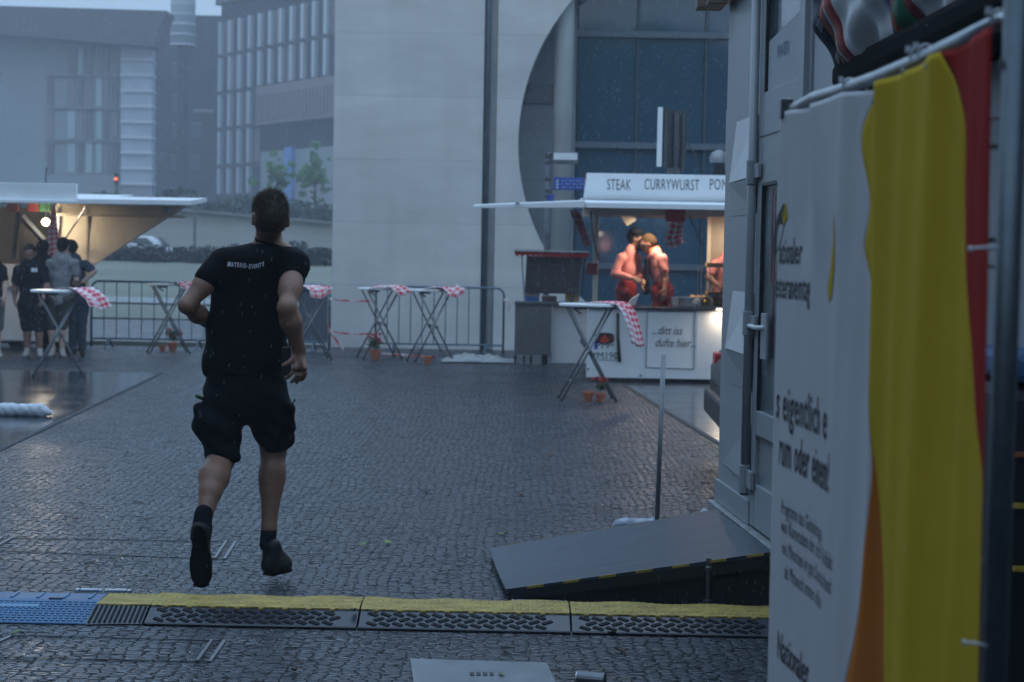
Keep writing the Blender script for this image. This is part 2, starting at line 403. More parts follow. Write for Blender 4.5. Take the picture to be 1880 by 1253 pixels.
# smooth slab lanes either side of the cobbled lane
sheet('slab_path', [(-4.02, 12.6), (-4.62, 22.4), (-30, 22.4), (-30, 12.6)], .004, M['slabs'])
sheet('slab_path', [(1.46, 21.9), (1.98, 12.8), (20, 12.8), (20, 21.9)], .004, M['slabs'])
b = MB()
for (x0, y0), (x1, y1) in [((-4.0, 12.6), (-4.6, 22.4)), ((1.44, 21.9), (1.96, 12.8))]:
    b.add([(x0-.025, y0, .008), (x0+.025, y0, .008), (x1+.025, y1, .008), (x1-.025, y1, .008)], [(0, 1, 2, 3)])
tag(b.build('paving_edge', mat('edge_stone', (.028, .034, .044), .7, var=.3, spec=.3)), kind='structure')
# paved inspection covers let into the cobbles, steel edging
def cover(label, c, group='steel edged covers let into the paving'):
    t = thing('paving_cover', label, 'ground cover', c[0], group)
    for i in range(4):
        a, d = c[i], c[(i+1) % 4]
        b = MB(); wd = .014 if i in (1, 3) else .002
        b.beam(Vector(a)+Vector((0, 0, .003)), Vector(d)+Vector((0, 0, .003)), wd*2 if i in (0, 2) else wd, .008 if i in (1, 3) else .003)
        if i in (1, 3): b.beam(Vector(a)+Vector((-.05, 0, .004)), Vector(d)+Vector((-.05, 0, .004)), .012, .012)
        b.build('edging', M['black_plastic'] if i in (0, 2) else M['tube_steel'], t)
    return t
cover('steel edging of a cobbled cover in front of the blue ramp', [G(-60, 1207), G(385, 1217), G(412, 1178), G(24, 1168)])
cover('steel edging of a cobbled cover behind the running man', [G(-20, 1012), G(412, 1028), G(432, 996), G(22, 989)])
# light cover plate at the bottom
t = thing('access_plate', 'flat pale grey access plate with dark slots nearest the camera', 'cover plate', G(880, 1240))
q = [G(753, 1213), G(1004, 1220), G(1040, 1300), G(765, 1300)]
b = MB(); b.prism([p+Vector((0, 0, .002)) for p in q], (0, 0, .006)); b.build('plate', mat('plate_concrete', (.17, .195, .21), .35, var=.18, scale=9), t, bevel=.002)
b = MB()
for i in range(4):
    x = 862+i*12; b.prism([G(x, 1235, .009), G(x+8, 1235, .009), G(x+9, 1241, .009), G(x+1, 1241, .009)], (0, 0, .002))
b.build('slot', M['black_plastic'], t)
# small galvanised connector plates on the paving
def conn(px, py, label):
    c = G(px, py); t = thing('connector_plate', label, 'metal plate', c, 'metal plates lying by the cable ramp')
    b = MB(); b.box(c+Vector((0, 0, .006)), (.26, .05, .012)); b.build('plate', M['dark_steel'], t, bevel=.003)
    for s in (-1, 1):
        b = MB(); b.box(c+Vector((s*.065, 0, .018)), (.085, .03, .012)); b.box(c+Vector((s*.12, 0, .016)), (.018, .036, .014)); b.box(c+Vector((s*.014, 0, .016)), (.016, .036, .014))
        b.build('clip', M['galv'], t, bevel=.003)
conn(190, 1091, 'galvanised connector plate behind the blue end of the cable ramp')
conn(990, 1112, 'galvanised connector plate between yellow cable cover and wooden ramp')

# ============================================================ CABLE RAMP
M['yellow_lid'] = mat('yellow_lid', (.26, .16, .022), .5, scale=9, bump=.8, bscale=30, stretch=(1.2, 7, 1), col2=(.66, .50, .12))
M['ramp_black'] = mat('ramp_black', (.012, .017, .027), .36, var=.25, scale=12)
M['ramp_bar'] = mat('ramp_bar', (.003, .0035, .005), .7, spec=.2, var=.25, scale=12)
M['ramp_blue'] = mat('ramp_blue', (.012, .085, .20), .38, var=.22, scale=9)
M['shadow_black'] = mat('gap_shadow_black', (.002, .002, .002), .95, spec=.05)
YR = 7.24; H = .052
def ry(x): return YR-.012*(x+1.6)          # the run drifts slightly towards the camera
def seg(x0, L, label, seed):
    rr = random.Random(seed)
    t = thing('cable_cover', label, 'cable cover', (x0, ry(x0), 0), 'yellow and black cable covers in a row')
    O = Vector((x0, ry(x0), 0)); dirx = Vector((1, -.012, 0)).normalized()
    def Q(x, y, z): return O+dirx*x+Vector((0, y, z))
    g_ = .004
    b = MB(); prof = [(0, .002), (.012, .012), (.15, H), (.385, H), (.525, .012), (.54, .002)]
    b.prism([Q(g_, y, z) for y, z in prof], dirx*(L-2*g_)); b.build('base', M['ramp_black'], t, bevel=.002)
    b = MB(); b.prism([Q(g_, -.012, .001), Q(g_, .004, .001), Q(g_, .004, .007), Q(g_, -.012, .004)], dirx*(L-2*g_)); b.build('shadow_lip', M['shadow_black'], t)  # near-black strip painting the shadow gap under the front edge
    # lozenge tread bars on the two slopes
    b = MB(); nr = 3; sl = math.atan2(H-.012, .138); pitch = .056
    for side in (0, 1):
        for r_ in range(nr):
            for k in range(int((L-.1)/pitch)):
                xx = .06+k*pitch+(pitch/2 if r_ % 2 else 0)
                if xx > L-.05: continue
                yy = .034+r_*.041
                z = .012+(yy-.012)/.138*(H-.012)
                ang = R(32) if (r_ % 2) else R(-32)
                a_ = sl if side == 0 else -sl; yq = yy if side == 0 else .54-yy
                rot = Matrix.Rotation(a_, 3, 'X') @ Matrix.Rotation(ang, 3, 'Z')
                b.box(Q(xx, yq, z+.0015), (.048, .019, .004), rot)
    b.build('tread', M['ramp_bar'], t)
    ph = rr.uniform(0, 6)
    def lid(u, v):
        x = g_+u*(L-2*g_); y = .152+v*.231
        arch = math.sin(math.pi*v)*.006
        wav = (.5+.5*math.sin(u*15+ph))*(.007*v)+(.5+.5*math.sin(u*5.1+ph*2))*.003*v
        tr = .0035*(math.sin(u*160) > 0)*(1 if (int(v*6) % 2) else -.3)
        return Q(x, y, H+.004+arch+wav+tr)
    b = MB(); b.grid(lid, 160, 12)
    b.build('lid', M['yellow_lid'], t, solid=.006)
    b = MB(); k = 0; x = .07
    while x < L-.04:
        b.box(Q(x, .146, H+.001), (.022, .016, .010)); x += .104
    b.build('lid_tab', M['yellow_lid'], t, bevel=.002)
seg(-1.56, .918, 'yellow and black cable cover segment nearest the blue ramp', 3)
seg(-.642, .918, 'yellow and black cable cover segment with a brown leaf on its slope', 8)
seg(.276, .918, 'yellow and black cable cover segment in front of the wooden ramp', 5)
seg(1.194, .918, 'yellow and black cable cover segment running in behind the banner', 9)
# black end piece with ribs between blue ramp and covers
t = thing('transition_piece', 'ribbed black transition piece joining blue ramp and yellow cover', 'cable cover', (-1.65, YR, 0))
b = MB()
A = [G(208, 1147, .0), G(262, 1146, 0), G(287, 1139, 0)]
def tr(u, v):
    x = -1.80+u*.235+(1-v)*-.0; y0 = YR-.03*(1-u)**2; y = y0+v*(.152+(YR-y0)); return Vector((x, y, .004+(H-.004)*min(1, v*1.02)))
b.grid(tr, 8, 6); b.build('slope', M['ramp_black'], t, solid=.004)
b = MB()
for i in range(11):
    u = .05+i*.09
    b.beam(tr(u, .08)+Vector((0, 0, .004)), tr(u, .95)+Vector((0, 0, .004)), .008, .006)
b.build('rib', M['ramp_bar'], t)
b = MB(); b.grid(lambda u, v: Vector((-1.795+u*.233, YR+.154+v*.23, H+.004+.002*math.sin(u*60)*math.sin(v*20))), 40, 8); b.build('lid', M['yellow_lid'], t, solid=.006)
b = MB(); b.box2((-1.795, YR+.152, .002), (-1.565, YR+.385, H-.001)); b.build('base', M['ramp_black'], t)
# blue ramp
t = thing('blue_ramp', 'blue plastic wheelchair ramp at the end of the cable covers', 'cable cover', (-2.2, YR, 0))
b = MB(); prof = [(-.015, .002), (-.012, .008), (.25, H+.004), (.385, H+.004), (.62, .004)]
b.prism([(-3.4, YR+y, z) for y, z in prof], (1.598, 0, 0)); b.build('deck', M['ramp_blue'], t, bevel=.003)
b = MB(); nx = 62
for i in range(nx):
    x = -3.38+i*.0255
    for j in range(9):
        y = .012+j*.026; z = .008+(y+.012)/.262*(H-.004)
        b.box((x+(.006 if j % 2 else 0), YR+y, z+.001), (.017, .012, .005), Matrix.Rotation(.18, 3, 'X'))
for i in range(14):
    b.box((-3.35+i*.115, YR+.32, H+.006), (.012, .11, .005))
b.build('tread', mat('ramp_blue_tread', (.025, .13, .26), .4, var=.2), t)
b = MB(); b.box((-2.17, YR+.165, H-.010), (.24, .03, .005), Matrix.Rotation(.18, 3, 'X')); b.build('raised_label', mat('blue_pale', (.06, .19, .32), .35), t)
b = MB(); b.box((-2.0, YR+.255, H+.0065), (.06, .016, .004)); b.box((-2.45, YR+.255, H+.0065), (.04, .012, .004)); b.build('hinge', M['black_plastic'], t)

# ============================================================ WOODEN WHEELCHAIR RAMP
t = thing('access_ramp', 'dark plywood access ramp with yellow edge marks rising to the cabin door', 'ramp', (0, 8.4, 0))
nl = Vector((-.005, 7.90, .045)); fl = Vector((-.10, 9.05, .04)); fr = Vector((1.09, 8.93, .285)); nr_ = Vector((1.20, 7.66, .285))
up = Vector((0, 0, .022))
M['ply'] = mat('ramp_plywood', (.022, .036, .058), .36, var=.45, scale=4, bump=.2, bscale=14, stretch=(.6, 9, 1), rvar=.18)
b = MB()
def rt(u, v): # u along rise, v near->far
    p = lerp(lerp(nl, fl, v), lerp(nr_, fr, v), u); return p+Vector((0, 0, -.012*math.sin(math.pi*v)*(1-u)*1.0))
b.grid(rt, 30, 8, uv=lambda u, v: (u, v)); b.build('deck', M['ply'], t, solid=.021)
# underframe: stringers, cross members, skirt
b = MB()
for v in (.015, .5, .985):
    a0 = rt(0.02, v)-Vector((0, 0, .035)); a1 = rt(.99, v)-Vector((0, 0, .035))
    b.beam(a0+Vector((0, 0, .012)), a1, .04, .05)
b.build('stringer', M['black_plastic'], t)
b = MB(); b.prism([rt(.06, .03)-Vector((0, 0, .03)), rt(1.0, .03)-Vector((0, 0, .03)), Vector((rt(1, .03).x, rt(1, .03).y, .003)), Vector((rt(.06, .03).x, rt(.06, .03).y, .003))], (0, .02, 0)); b.build('skirt', M['black_plastic'], t)
b = MB(); b.prism([rt(.06, .96)-Vector((0, 0, .03)), rt(1.0, .96)-Vector((0, 0, .03)), Vector((rt(1, .96).x, rt(1, .96).y, .003)), Vector((rt(.06, .96).x, rt(.06, .96).y, .003))], (0, .02, 0)); b.build('skirt', M['black_plastic'], t)
for u in (.35, .62, .9):
    for v in (.06, .94):
        p = rt(u, v); b = MB(); b.box2((p.x-.05, p.y-.03, 0), (p.x+.05, p.y+.03, p.z-.03)); b.build('support_block', M['black_plastic'], t)
b = MB()
for k in range(7):
    u0 = .08+k*.137; u1 = u0+.062
    for v, s in ((-.001, -1), (1.001, 1)):
        p0 = rt(u0, v); p1 = rt(u1, v)
        b.beam(p0+Vector((0, s*.003, .006)), p1+Vector((0, s*.003, .006)), .008, .012)
b.build('edge_mark', mat('yellow_mark', (.30, .22, .04), .6, var=.25, scale=20), t)
# black base plate with adjustable foot
t = thing('base_plate', 'black steel base plate with a screw foot under the ramp', 'base plate', (.8, 7.55, 0))
b = MB(); c0 = G(1192, 1096); b.box2((c0.x, 7.45, .003), (1.75, 7.99, .028)); b.build('plate', mat('plate_black', (.012, .012, .013), .16, var=.3, scale=8, bump=.1), t, bevel=.006)
fx = P(1300, 1080, 7.72).x
b = MB(); b.lathe((fx, 7.72, 0), [(.05, .028), (.05, .036), (.022, .040), (.022, .058), (.012, .062), (.012, .19), (.020, .192), (.020, .21), (.012, .215), (.012, .25)], 14)
b.build('screw_foot', M['dark_steel'], t, smooth=False)
# thin steel pole behind ramp, wrapped in film at the foot
t = thing('steel_post', 'thin leaning grey post standing behind the wooden ramp', 'post', G(1205, 985))
b = MB(); p0 = G(1205, 985); p1 = P(1218.5, 652, 9.95); b.cyl(p0, p1, .014, n=14); b.build('pole', M['tube_steel'], t, smooth=True)
b = MB(); b.lathe(p0, [(.06, 0), (.06, .008), (.016, .02), (.016, .03)], 16); b.build('foot_plate', M['tube_steel'], t)
def lump(name, label, cat, c, sx, sy, sz, m, seed, vox=.012, rot=0, group=None):
    rr = random.Random(seed); pr = []
    for i in range(7):
        u = i/6-.5
        pr.append(cap((c.x+u*sx*math.cos(rot)+rr.uniform(-.02, .02), c.y+u*sx*math.sin(rot)+rr.uniform(-.3, .3)*sy, c.z+sz*.42), (c.x+u*sx*math.cos(rot), c.y+u*sx*math.sin(rot)+rr.uniform(-.3, .3)*sy, c.z+sz*.45), sz*rr.uniform(.38, .52), k=sz*.3))
    s_ = seed
    if name == 'sand_bag': pr = [cap((c.x-sx*.5, c.y, c.z+.055), (c.x-sx*.08, c.y+.01, c.z+.06), .062, .068, .04), cap((c.x-sx*.02, c.y+.01, c.z+.058), (c.x+sx*.42, c.y-.01, c.z+.06), .062, .070, .03), cap((c.x+sx*.42, c.y, c.z+.06), (c.x+sx*.56, c.y, c.z+.045), .05, .03, .03)]
    o = sdf_obj(name, pr, m, None, vox, wr=lambda X, Y, Z: .005*np.sin(X*70+np.sin(Y*50+s_)*2)*np.sin(Z*60+Y*40)+.0*X)
    tag(o, label, cat, group); return o
M['plastic_film'] = mat('plastic_film', (.22, .26, .32), .28, var=.25, scale=12, bump=.3, bscale=30)
lump('plastic_bag', 'crumpled pale plastic bag at the foot of the thin post', 'plastic bag', G(1172, 978), .22, .08, .09, M['plastic_film'], 4)
lump('wood_offcut', 'small pale wood offcut behind the ramp beside the cabin', 'wood block', G(1300, 975), .05, .03, .06, M['wood'], 5)
lump('sand_bag', 'white elongated sandbag lying on wet slabs in front of the tables', 'sandbag', G(25, 765), .62, .12, .14, mat('sandbag_cloth', (.52, .55, .60), .6, var=.12, bump=.3, bscale=20), 11, .014)
# fallen leaves
lr = random.Random(5)
M['leaf_brown'] = mat('leaf_brown', (.09, .04, .02), .6, var=.5, scale=20)
M['leaf_lime'] = mat('leaf_lime', (.12, .17, .03), .55, var=.3, scale=20)
leaves = [(668, 1004, 1, 'pair'), (712, 1000, 1, ''), (957, 911, 0, ''), (921, 984, 1, ''), (1118, 888, 1, ''), (235, 835, 0, ''), (165, 1040, 0, ''), (215, 1028, 1, ''), (1140, 1199, 0, ''), (1123, 1160, 1, ''), (650, 1131, 0, ''), (920, 1244, 1, ''), (32, 1169, 1, ''), (131, 955, 0, ''), (540, 1236, 0, ''), (780, 905, 0, ''), (1010, 838, 0, '')]
for i, (px, py, k, _) in enumerate(leaves):
    c = G(px, py); c.z = .012
    if (px, py) == (650, 1131): c = Vector((P(650, 1131, 7.34).x, 7.34, .062))
    if (px, py) == (1123, 1160): c = Vector((P(1123, 1160, 7.25).x, 7.235, .014))
    a = lr.uniform(0, 6); L_ = lr.uniform(.025, .045); b = MB()
    def lf(u, v, a=a, L_=L_, c=c):
        x = (u-.5)*2*L_; wd = L_*.45*math.sin(math.pi*min(.98, max(.02, u))) ; y = (v-.5)*2*wd
        return c+Vector((x*math.cos(a)-y*math.sin(a), x*math.sin(a)+y*math.cos(a), .006*abs(v-.5)*2+.006*math.sin(u*5+i)))
    b.grid(lf, 8, 4)
    spots = ['curled brown leaf on cobbles between the runner and the ramp', 'small curled brown leaf just beside another in mid pavement', 'tiny reddish leaf on far cobbles left of the steel post', 'yellowish leaf on cobbles just before the wooden ramp tip', 'yellowish leaf on cobbles left of the steel post', 'red leaf on cobbles below the white sandbag', 'brown leaf near the far paving cover', 'lime leaf left of the runner shoe sole', 'brown leaf on near cobbles below the base plate', 'green leaf stuck on the third cable cover slope', 'reddish leaf on the black slope of a cable cover', 'green leaf lying on the pale access plate', 'green leaf at the corner of the near paving cover', 'small brown leaf on cobbles near the left frame edge', 'dark leaf on near cobbles left of the access plate', 'small leaf on mid cobbles right of the runner', 'small leaf on far cobbles before the near bistro table']
    tag(b.build('fallen_leaf', M['leaf_lime'] if k else M['leaf_brown'], smooth=True), spots[i], 'leaf', 'fallen leaves on the wet paving')
# dark drinks can at the very bottom
t = thing('drink_can', 'dark crushed drinks can lying at the bottom edge', 'can', G(1085, 1262))
c = G(1085, 1262); b = MB(); b.cyl(c+Vector((-.05, .01, .03)), c+Vector((.05, -.02, .03)), .03, n=18); b.build('can_body', M['dark_steel'], t, smooth=False)
b = MB(); b.cyl(c+Vector((-.052, .0105, .03)), c+Vector((-.056, .011, .03)), .026, n=18); b.build('lid', M['aluminium'], t)
# ============================================================ BUILDINGS AND BACKDROP
def concrete(name, col, row=1.085, wid=60, mort=.007, dark=.72, streak=True):
    m = mat(name, col, .7, var=.11, scale=.9, bump=.06, bscale=14, stretch=(.6, 1, 2.2), rvar=.08)
    n = m.node_tree.nodes; L = m.node_tree.links; b = n['Principled BSDF']
    tc = n.new('ShaderNodeTexCoord'); sp = n.new('ShaderNodeSeparateXYZ'); cb = n.new('ShaderNodeCombineXYZ')
    L.new(tc.outputs['Object'], sp.inputs[0]); L.new(sp.outputs[0], cb.inputs[0]); L.new(sp.outputs[2], cb.inputs[1])
    br = n.new('ShaderNodeTexBrick'); br.inputs['Scale'].default_value = 1; br.offset = 0; br.inputs['Brick Width'].default_value = wid; br.inputs['Row Height'].default_value = row
    br.inputs['Mortar Size'].default_value = mort; br.inputs['Mortar Smooth'].default_value = .4
    br.inputs['Color1'].default_value = (1, 1, 1, 1); br.inputs['Color2'].default_value = (.93, .94, .95, 1); br.inputs['Mortar'].default_value = (dark, dark, dark, 1)
    L.new(cb.outputs[0], br.inputs['Vector'])
    st = n.new('ShaderNodeTexNoise'); st.inputs['Scale'].default_value = 1.0; st.inputs['Detail'].default_value = 5
    mp = n.new('ShaderNodeMapping'); mp.inputs['Scale'].default_value = (3.2, 1, .28); L.new(tc.outputs['Object'], mp.inputs[0]); L.new(mp.outputs[0], st.inputs['Vector'])
    sr = n.new('ShaderNodeMapRange'); sr.inputs[1].default_value = .35; sr.inputs[2].default_value = .7; sr.inputs[3].default_value = 1.02; sr.inputs[4].default_value = .95; L.new(st.outputs[0], sr.inputs[0])
    src = b.inputs['Base Color'].links[0].from_socket
    m1 = n.new('ShaderNodeMix'); m1.data_type = 'RGBA'; m1.blend_type = 'MULTIPLY'; m1.inputs[0].default_value = 1; L.new(src, m1.inputs[6]); L.new(br.outputs[0], m1.inputs[7])
    m2 = n.new('ShaderNodeVectorMath'); m2.operation = 'SCALE'; L.new(m1.outputs[2], m2.inputs[0]); L.new(sr.outputs[0], m2.inputs['Scale'])
    L.new(m2.outputs[0], b.inputs['Base Color']); return m
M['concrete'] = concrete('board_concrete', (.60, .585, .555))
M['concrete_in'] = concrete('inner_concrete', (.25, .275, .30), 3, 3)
YW = 29.5; TOP = 13.0
hall = thing('concrete_hall', 'tall pale concrete building with a huge round opening over tall dark glazing', 'building', (-3.135, YW, 0))
b = MB(); b.box2((-3.135, YW, 0), (-.565, YW+.6, TOP)); b.box2((-3.135, YW+.6, 0), (-2.6, YW+16, TOP)); b.build('wall', M['concrete'], hall)
b = MB(); b.box2((-.565, YW+.14, 0), (-.33, YW+.6, TOP)); b.build('wall_joint', mat('joint_concrete', (.38, .39, .38), .6, var=.2, scale=2), hall)
b = MB(); b.cyl((-.50, YW+.07, 0), (-.50, YW+.07, TOP), .05, n=12); b.build('drain_pipe', mat('zinc', (.12, .16, .19), .5, .3, var=.2), hall, smooth=True)
Cx, Cz, RR = 3.785, 3.62, 3.74
arc = []
a0 = math.asin(Cz/RR) if Cz < RR else math.pi/2
for i in range(97):
    a = math.pi+a0-(2*a0+math.pi)*i/96 if True else 0
    arc.append((Cx+RR*math.cos(a), YW, max(0, Cz+RR*math.sin(a))))
poly = [(-.33, YW, 0)]+arc+[(15, YW, 0), (15, YW, TOP), (-.33, YW, TOP)]
b = MB(); b.prism(poly, (0, .6, 0)); b.build('wall', M['concrete'], hall)
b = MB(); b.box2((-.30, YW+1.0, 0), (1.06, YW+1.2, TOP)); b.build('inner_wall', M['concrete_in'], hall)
b = MB(); b.box2((.1, YW+.96, 4.35), (1.0, YW+.995, 4.7)); b.build('window_lintel', M['dark_steel'], hall)
b = MB(); cxp = P(1032, 300, 29.9).x; b.cyl((cxp, 29.9, 0), (cxp, 29.9, TOP), .168, n=28); b.build('column', concrete('column_concrete', (.50, .52, .51), 4, 9), hall, smooth=True)
M['facade_glass'] = mat('facade_glass', (.03, .085, .13), .05, var=.15, scale=.4, spec=1.0, rvar=.02)
M['mullion'] = mat('mullion_steel', (.07, .10, .13), .45, .4, var=.1)
YG = YW+1.15
xs = [1.062]+[2.15+1.22*k for k in range(0, 9)]
zs = [0.02, 1.49, 3.64, 5.61, 7.7, 9.8]
b = MB()
for i, x in enumerate(xs[1:-1]): b.box2((x-.02, YG-.05, 0), (x+.02, YG+.05, 9.8))
b.build('mullion', M['mullion'], hall)
for z in zs[1:]:
    b = MB(); b.box2((1.06, YG-.10, z-.055), (xs[-1], YG+.04, z+.055)); b.build('transom', mat('transom_steel', (.13, .16, .19), .45, .3, var=.1), hall)
for i in range(len(xs)-1):
    for j in range(len(zs)-1):
        b = MB(); b.box2((xs[i]+.031, YG-.01, zs[j]+.06), (xs[i+1]-.031, YG+.012, zs[j+1]-.06)); b.build('pane', M['facade_glass'], hall)
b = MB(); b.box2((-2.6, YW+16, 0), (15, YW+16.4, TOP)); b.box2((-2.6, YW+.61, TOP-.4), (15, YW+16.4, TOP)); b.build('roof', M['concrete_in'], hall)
b = MB(); b.box2((1.07, YG+2.5, 0), (12, YG+2.6, 9.8)); b.build('interior', mat('interior_dark', (.02, .026, .03), .8, var=.3, scale=.7), hall)
def boxpx(b, px0, py0, px1, py1, Y, depth, m=0, z0=None):
    a = P(px0, (py0+py1)/2, Y); c = P(px1, (py0+py1)/2, Y); xm = (px0+px1)/2
    zt = P(xm, py0, Y).z; zb = P(xm, py1, Y).z if z0 is None else z0
    b.box2((a.x, Y, zb), (c.x, Y+depth, zt), m); return b

# kerb, road and rising lawn behind the barriers
sheet('road', [(-60, 29.2), (-3.2, 29.2), (-3.2, 46), (-60, 46)], .006, mat('wet_road', (.055, .06, .065), .25, var=.2, scale=1.2))
b = MB(); b.box2((-60, 28.95, 0), (-3.2, 29.2, .07)); tag(b.build('kerb', mat('kerb_stone', (.20, .20, .17), .6, var=.2)), kind='structure')
b = MB()
b.grid(lambda u, v: Vector((-60+u*57, 40+v*40, .01+1.25*min(1, max(0, (v*40-2)/22))**1.1-.25*u+.25)), 20, 20)
tag(b.build('lawn', mat('wet_lawn', (.085, .105, .07), .85, var=.35, scale=.22, col2=(.155, .165, .13)), smooth=True), kind='structure')
b = MB(); b.prism([(-60, 47.2, .42), (-4, 45.0, .2), (-4, 46.2, .3), (-60, 48.6, .6)], (0, 0, .02)); tag(b.build('path', mat('pale_path', (.11, .13, .13), .3, var=.15)), kind='structure')
def leafmesh(name, blobs, n, size, m, parent=None, seed=1, flatten=.8):
    r_ = np.random.default_rng(seed); V = []; Fc = []
    wts = np.array([b_[1]**2 for b_ in blobs]); wts = wts/wts.sum()
    pick = r_.choice(len(blobs), n, p=wts)
    d = r_.normal(size=(n, 3)); d /= np.linalg.norm(d, axis=1)[:, None]
    rad = r_.random(n)**.45
    cen = np.array([b_[0] for b_ in blobs])[pick]; rr = np.array([b_[1] for b_ in blobs])[pick]
    c = cen+d*(rr*rad)[:, None]*np.array([1, 1, flatten])
    u = r_.normal(size=(n, 3)); u /= np.linalg.norm(u, axis=1)[:, None]
    v = np.cross(u, r_.normal(size=(n, 3))); v /= np.linalg.norm(v, axis=1)[:, None]
    s = size*r_.uniform(.6, 1.4, n)[:, None]
    pts = np.stack([c-u*s*.5, c+v*s*.28, c+u*s*.5, c-v*s*.28], 1).reshape(-1, 3)
    f = np.arange(n*4).reshape(-1, 4)
    org = ORG.get(parent.name, Vector((0, 0, 0))) if parent is not None else Vector((0, 0, 0))
    me = bpy.data.meshes.new(name); me.from_pydata((pts-np.array(org)).tolist(), [], f.tolist()); me.materials.append(m); me.update()
    o = bpy.data.objects.new(name, me); COL.objects.link(o)
    if parent is not None: o.parent = parent; ORG[o.name] = ORG[parent.name]
    else: ORG[o.name] = Vector((0, 0, 0))
    return o
# dark hedge with parked cars on the bank
r5 = random.Random(9)
bl = [((x, 63+r5.uniform(-.3, .3), 1.12+.012*(x+24)+r5.uniform(0, .22)), r5.uniform(.5, .72)) for x in np.arange(-24, -5.6, .4)]
M['hedge'] = mat('hedge_leaf', (.018, .03, .024), .7, var=.4, scale=1)
tag(leafmesh('hedge', bl, 26000, .16, M['hedge'], seed=3), 'long low dark hedge along the bank below the pale parapet', 'hedge')
def simple_car(name, label, c, rotz, L, W, Hh, paint, group=None):
    t = thing(name, label, 'car', (0, 0, 0), group)
    sec = [(-.5, .30, .52), (-.485, .24, .60), (-.40, .22, .66), (-.32, .22, .97), (-.08, .22, 1.0), (.10, .22, .97), (.26, .22, .68), (.42, .22, .62), (.485, .24, .52), (.5, .30, .42)]
    b = MB(); n = len(sec); vs = []
    for x, z0, z1 in sec:
        tw = .5 if z1 < .8 else .40
        for (y, z) in ((-.49, z0), (-.5, .5*(z0+min(z1, .62))), (-.49, min(z1, .62)), (-tw*.98, z1), (tw*.98, z1), (.49, min(z1, .62)), (.5, .5*(z0+min(z1, .62))), (.49, z0)):
            vs.append((x*L, y*W, z*Hh))
    fs = [(i*8+j, i*8+(j+1) % 8, (i+1)*8+(j+1) % 8, (i+1)*8+j) for i in range(n-1) for j in range(8)]+[tuple(range(7, -1, -1)), tuple(range((n-1)*8, n*8))]
    b.add(vs, fs); b.build('body', paint, t, smooth=True, bevel=.03)
    b = MB()
    for s in (-1, 1): b.prism([(-.30*L, s*.435*W, .68*Hh), (-.27*L, s*.412*W, .92*Hh), (.08*L, s*.412*W, .92*Hh), (.2*L, s*.455*W, .68*Hh)], (0, s*.02, 0))
    b.build('side_window', M['glass_dark'], t)
    for x, z0, z1 in ((-.375*L, .68, .93), (.225*L, .68, .93)):
        s = -1 if x < 0 else 1
        b = MB(); b.prism([(x-s*-.035*L, -.36*W, .70*Hh), (x-s*-.035*L, .36*W, .70*Hh), (x-s*.045*L, .33*W, .94*Hh), (x-s*.045*L, -.33*W, .94*Hh)], (s*.02, 0, .01)); b.build('windscreen', M['glass_dark'], t)
    for sx in (-.31, .31):
        for s in (-1, 1):
            b = MB(); b.cyl((sx*L, s*.5*W-s*.2, .31), (sx*L, s*.5*W+s*.01, .31), .31, n=24); w_ = b.build('wheel', M['black_rubber'], t)
            b = MB(); b.cyl((sx*L, s*.5*W, .31), (sx*L, s*.5*W+s*.02, .31), .19, n=18); b.build('rim', M['galv'], w_)
    for s in (-1, 1):
        b = MB(); b.box((-.492*L, s*.42*W, .55*Hh), (.05, .22, .14)); b.build('tail_light', M['red_plastic'], t, bevel=.02)
    b = MB(); b.box((-.5*L, 0, .34*Hh), (.10, W*.99, .2)); b.box((.5*L, 0, .34*Hh), (.10, W*.99, .2)); b.build('bumper', M['black_plastic'], t, bevel=.03)
    t.location = c; t.rotation_euler = (0, 0, rotz); return t
simple_car('parked_car', 'white parked car on the bank behind the left stall roof', (P(262, 440, 66).x, 65.6, .80), R(4), 4.0, 1.7, 1.42, mat('car_white', (.55, .57, .6), .25, var=.03))
# sloping pale parapet with post
b = MB(); a = P(150, 372, 82); c = P(640, 414, 82)
b.prism([(a.x, 82, 0), (c.x, 82, 0), (c.x, 82, c.z), (a.x, 82, a.z)], (0, .6, 0))
par = thing('bridge_parapet', 'pale concrete parapet sloping down to the right beyond the lawn', 'parapet', (a.x, 82, 0))
b.build('wall', concrete('parapet_concrete', (.34, .36, .34), 3, 6), par)
b = MB(); b.beam((a.x, 81.9, a.z+.05), (c.x, 81.9, c.z+.05), .7, .12); b.build('coping', mat('coping_dark', (.16, .17, .18), .6, var=.2), par)
t = thing('lamp_post', 'thin dark post standing against the pale parapet', 'post', (P(357, 470, 79).x, 79, 0)); b = MB(); xx = P(357, 470, 79).x; b.cyl((xx, 79, 1.0), (xx, 79, P(357, 368, 79).z), .07, n=10); b.build('pole', M['dark_steel'], t)
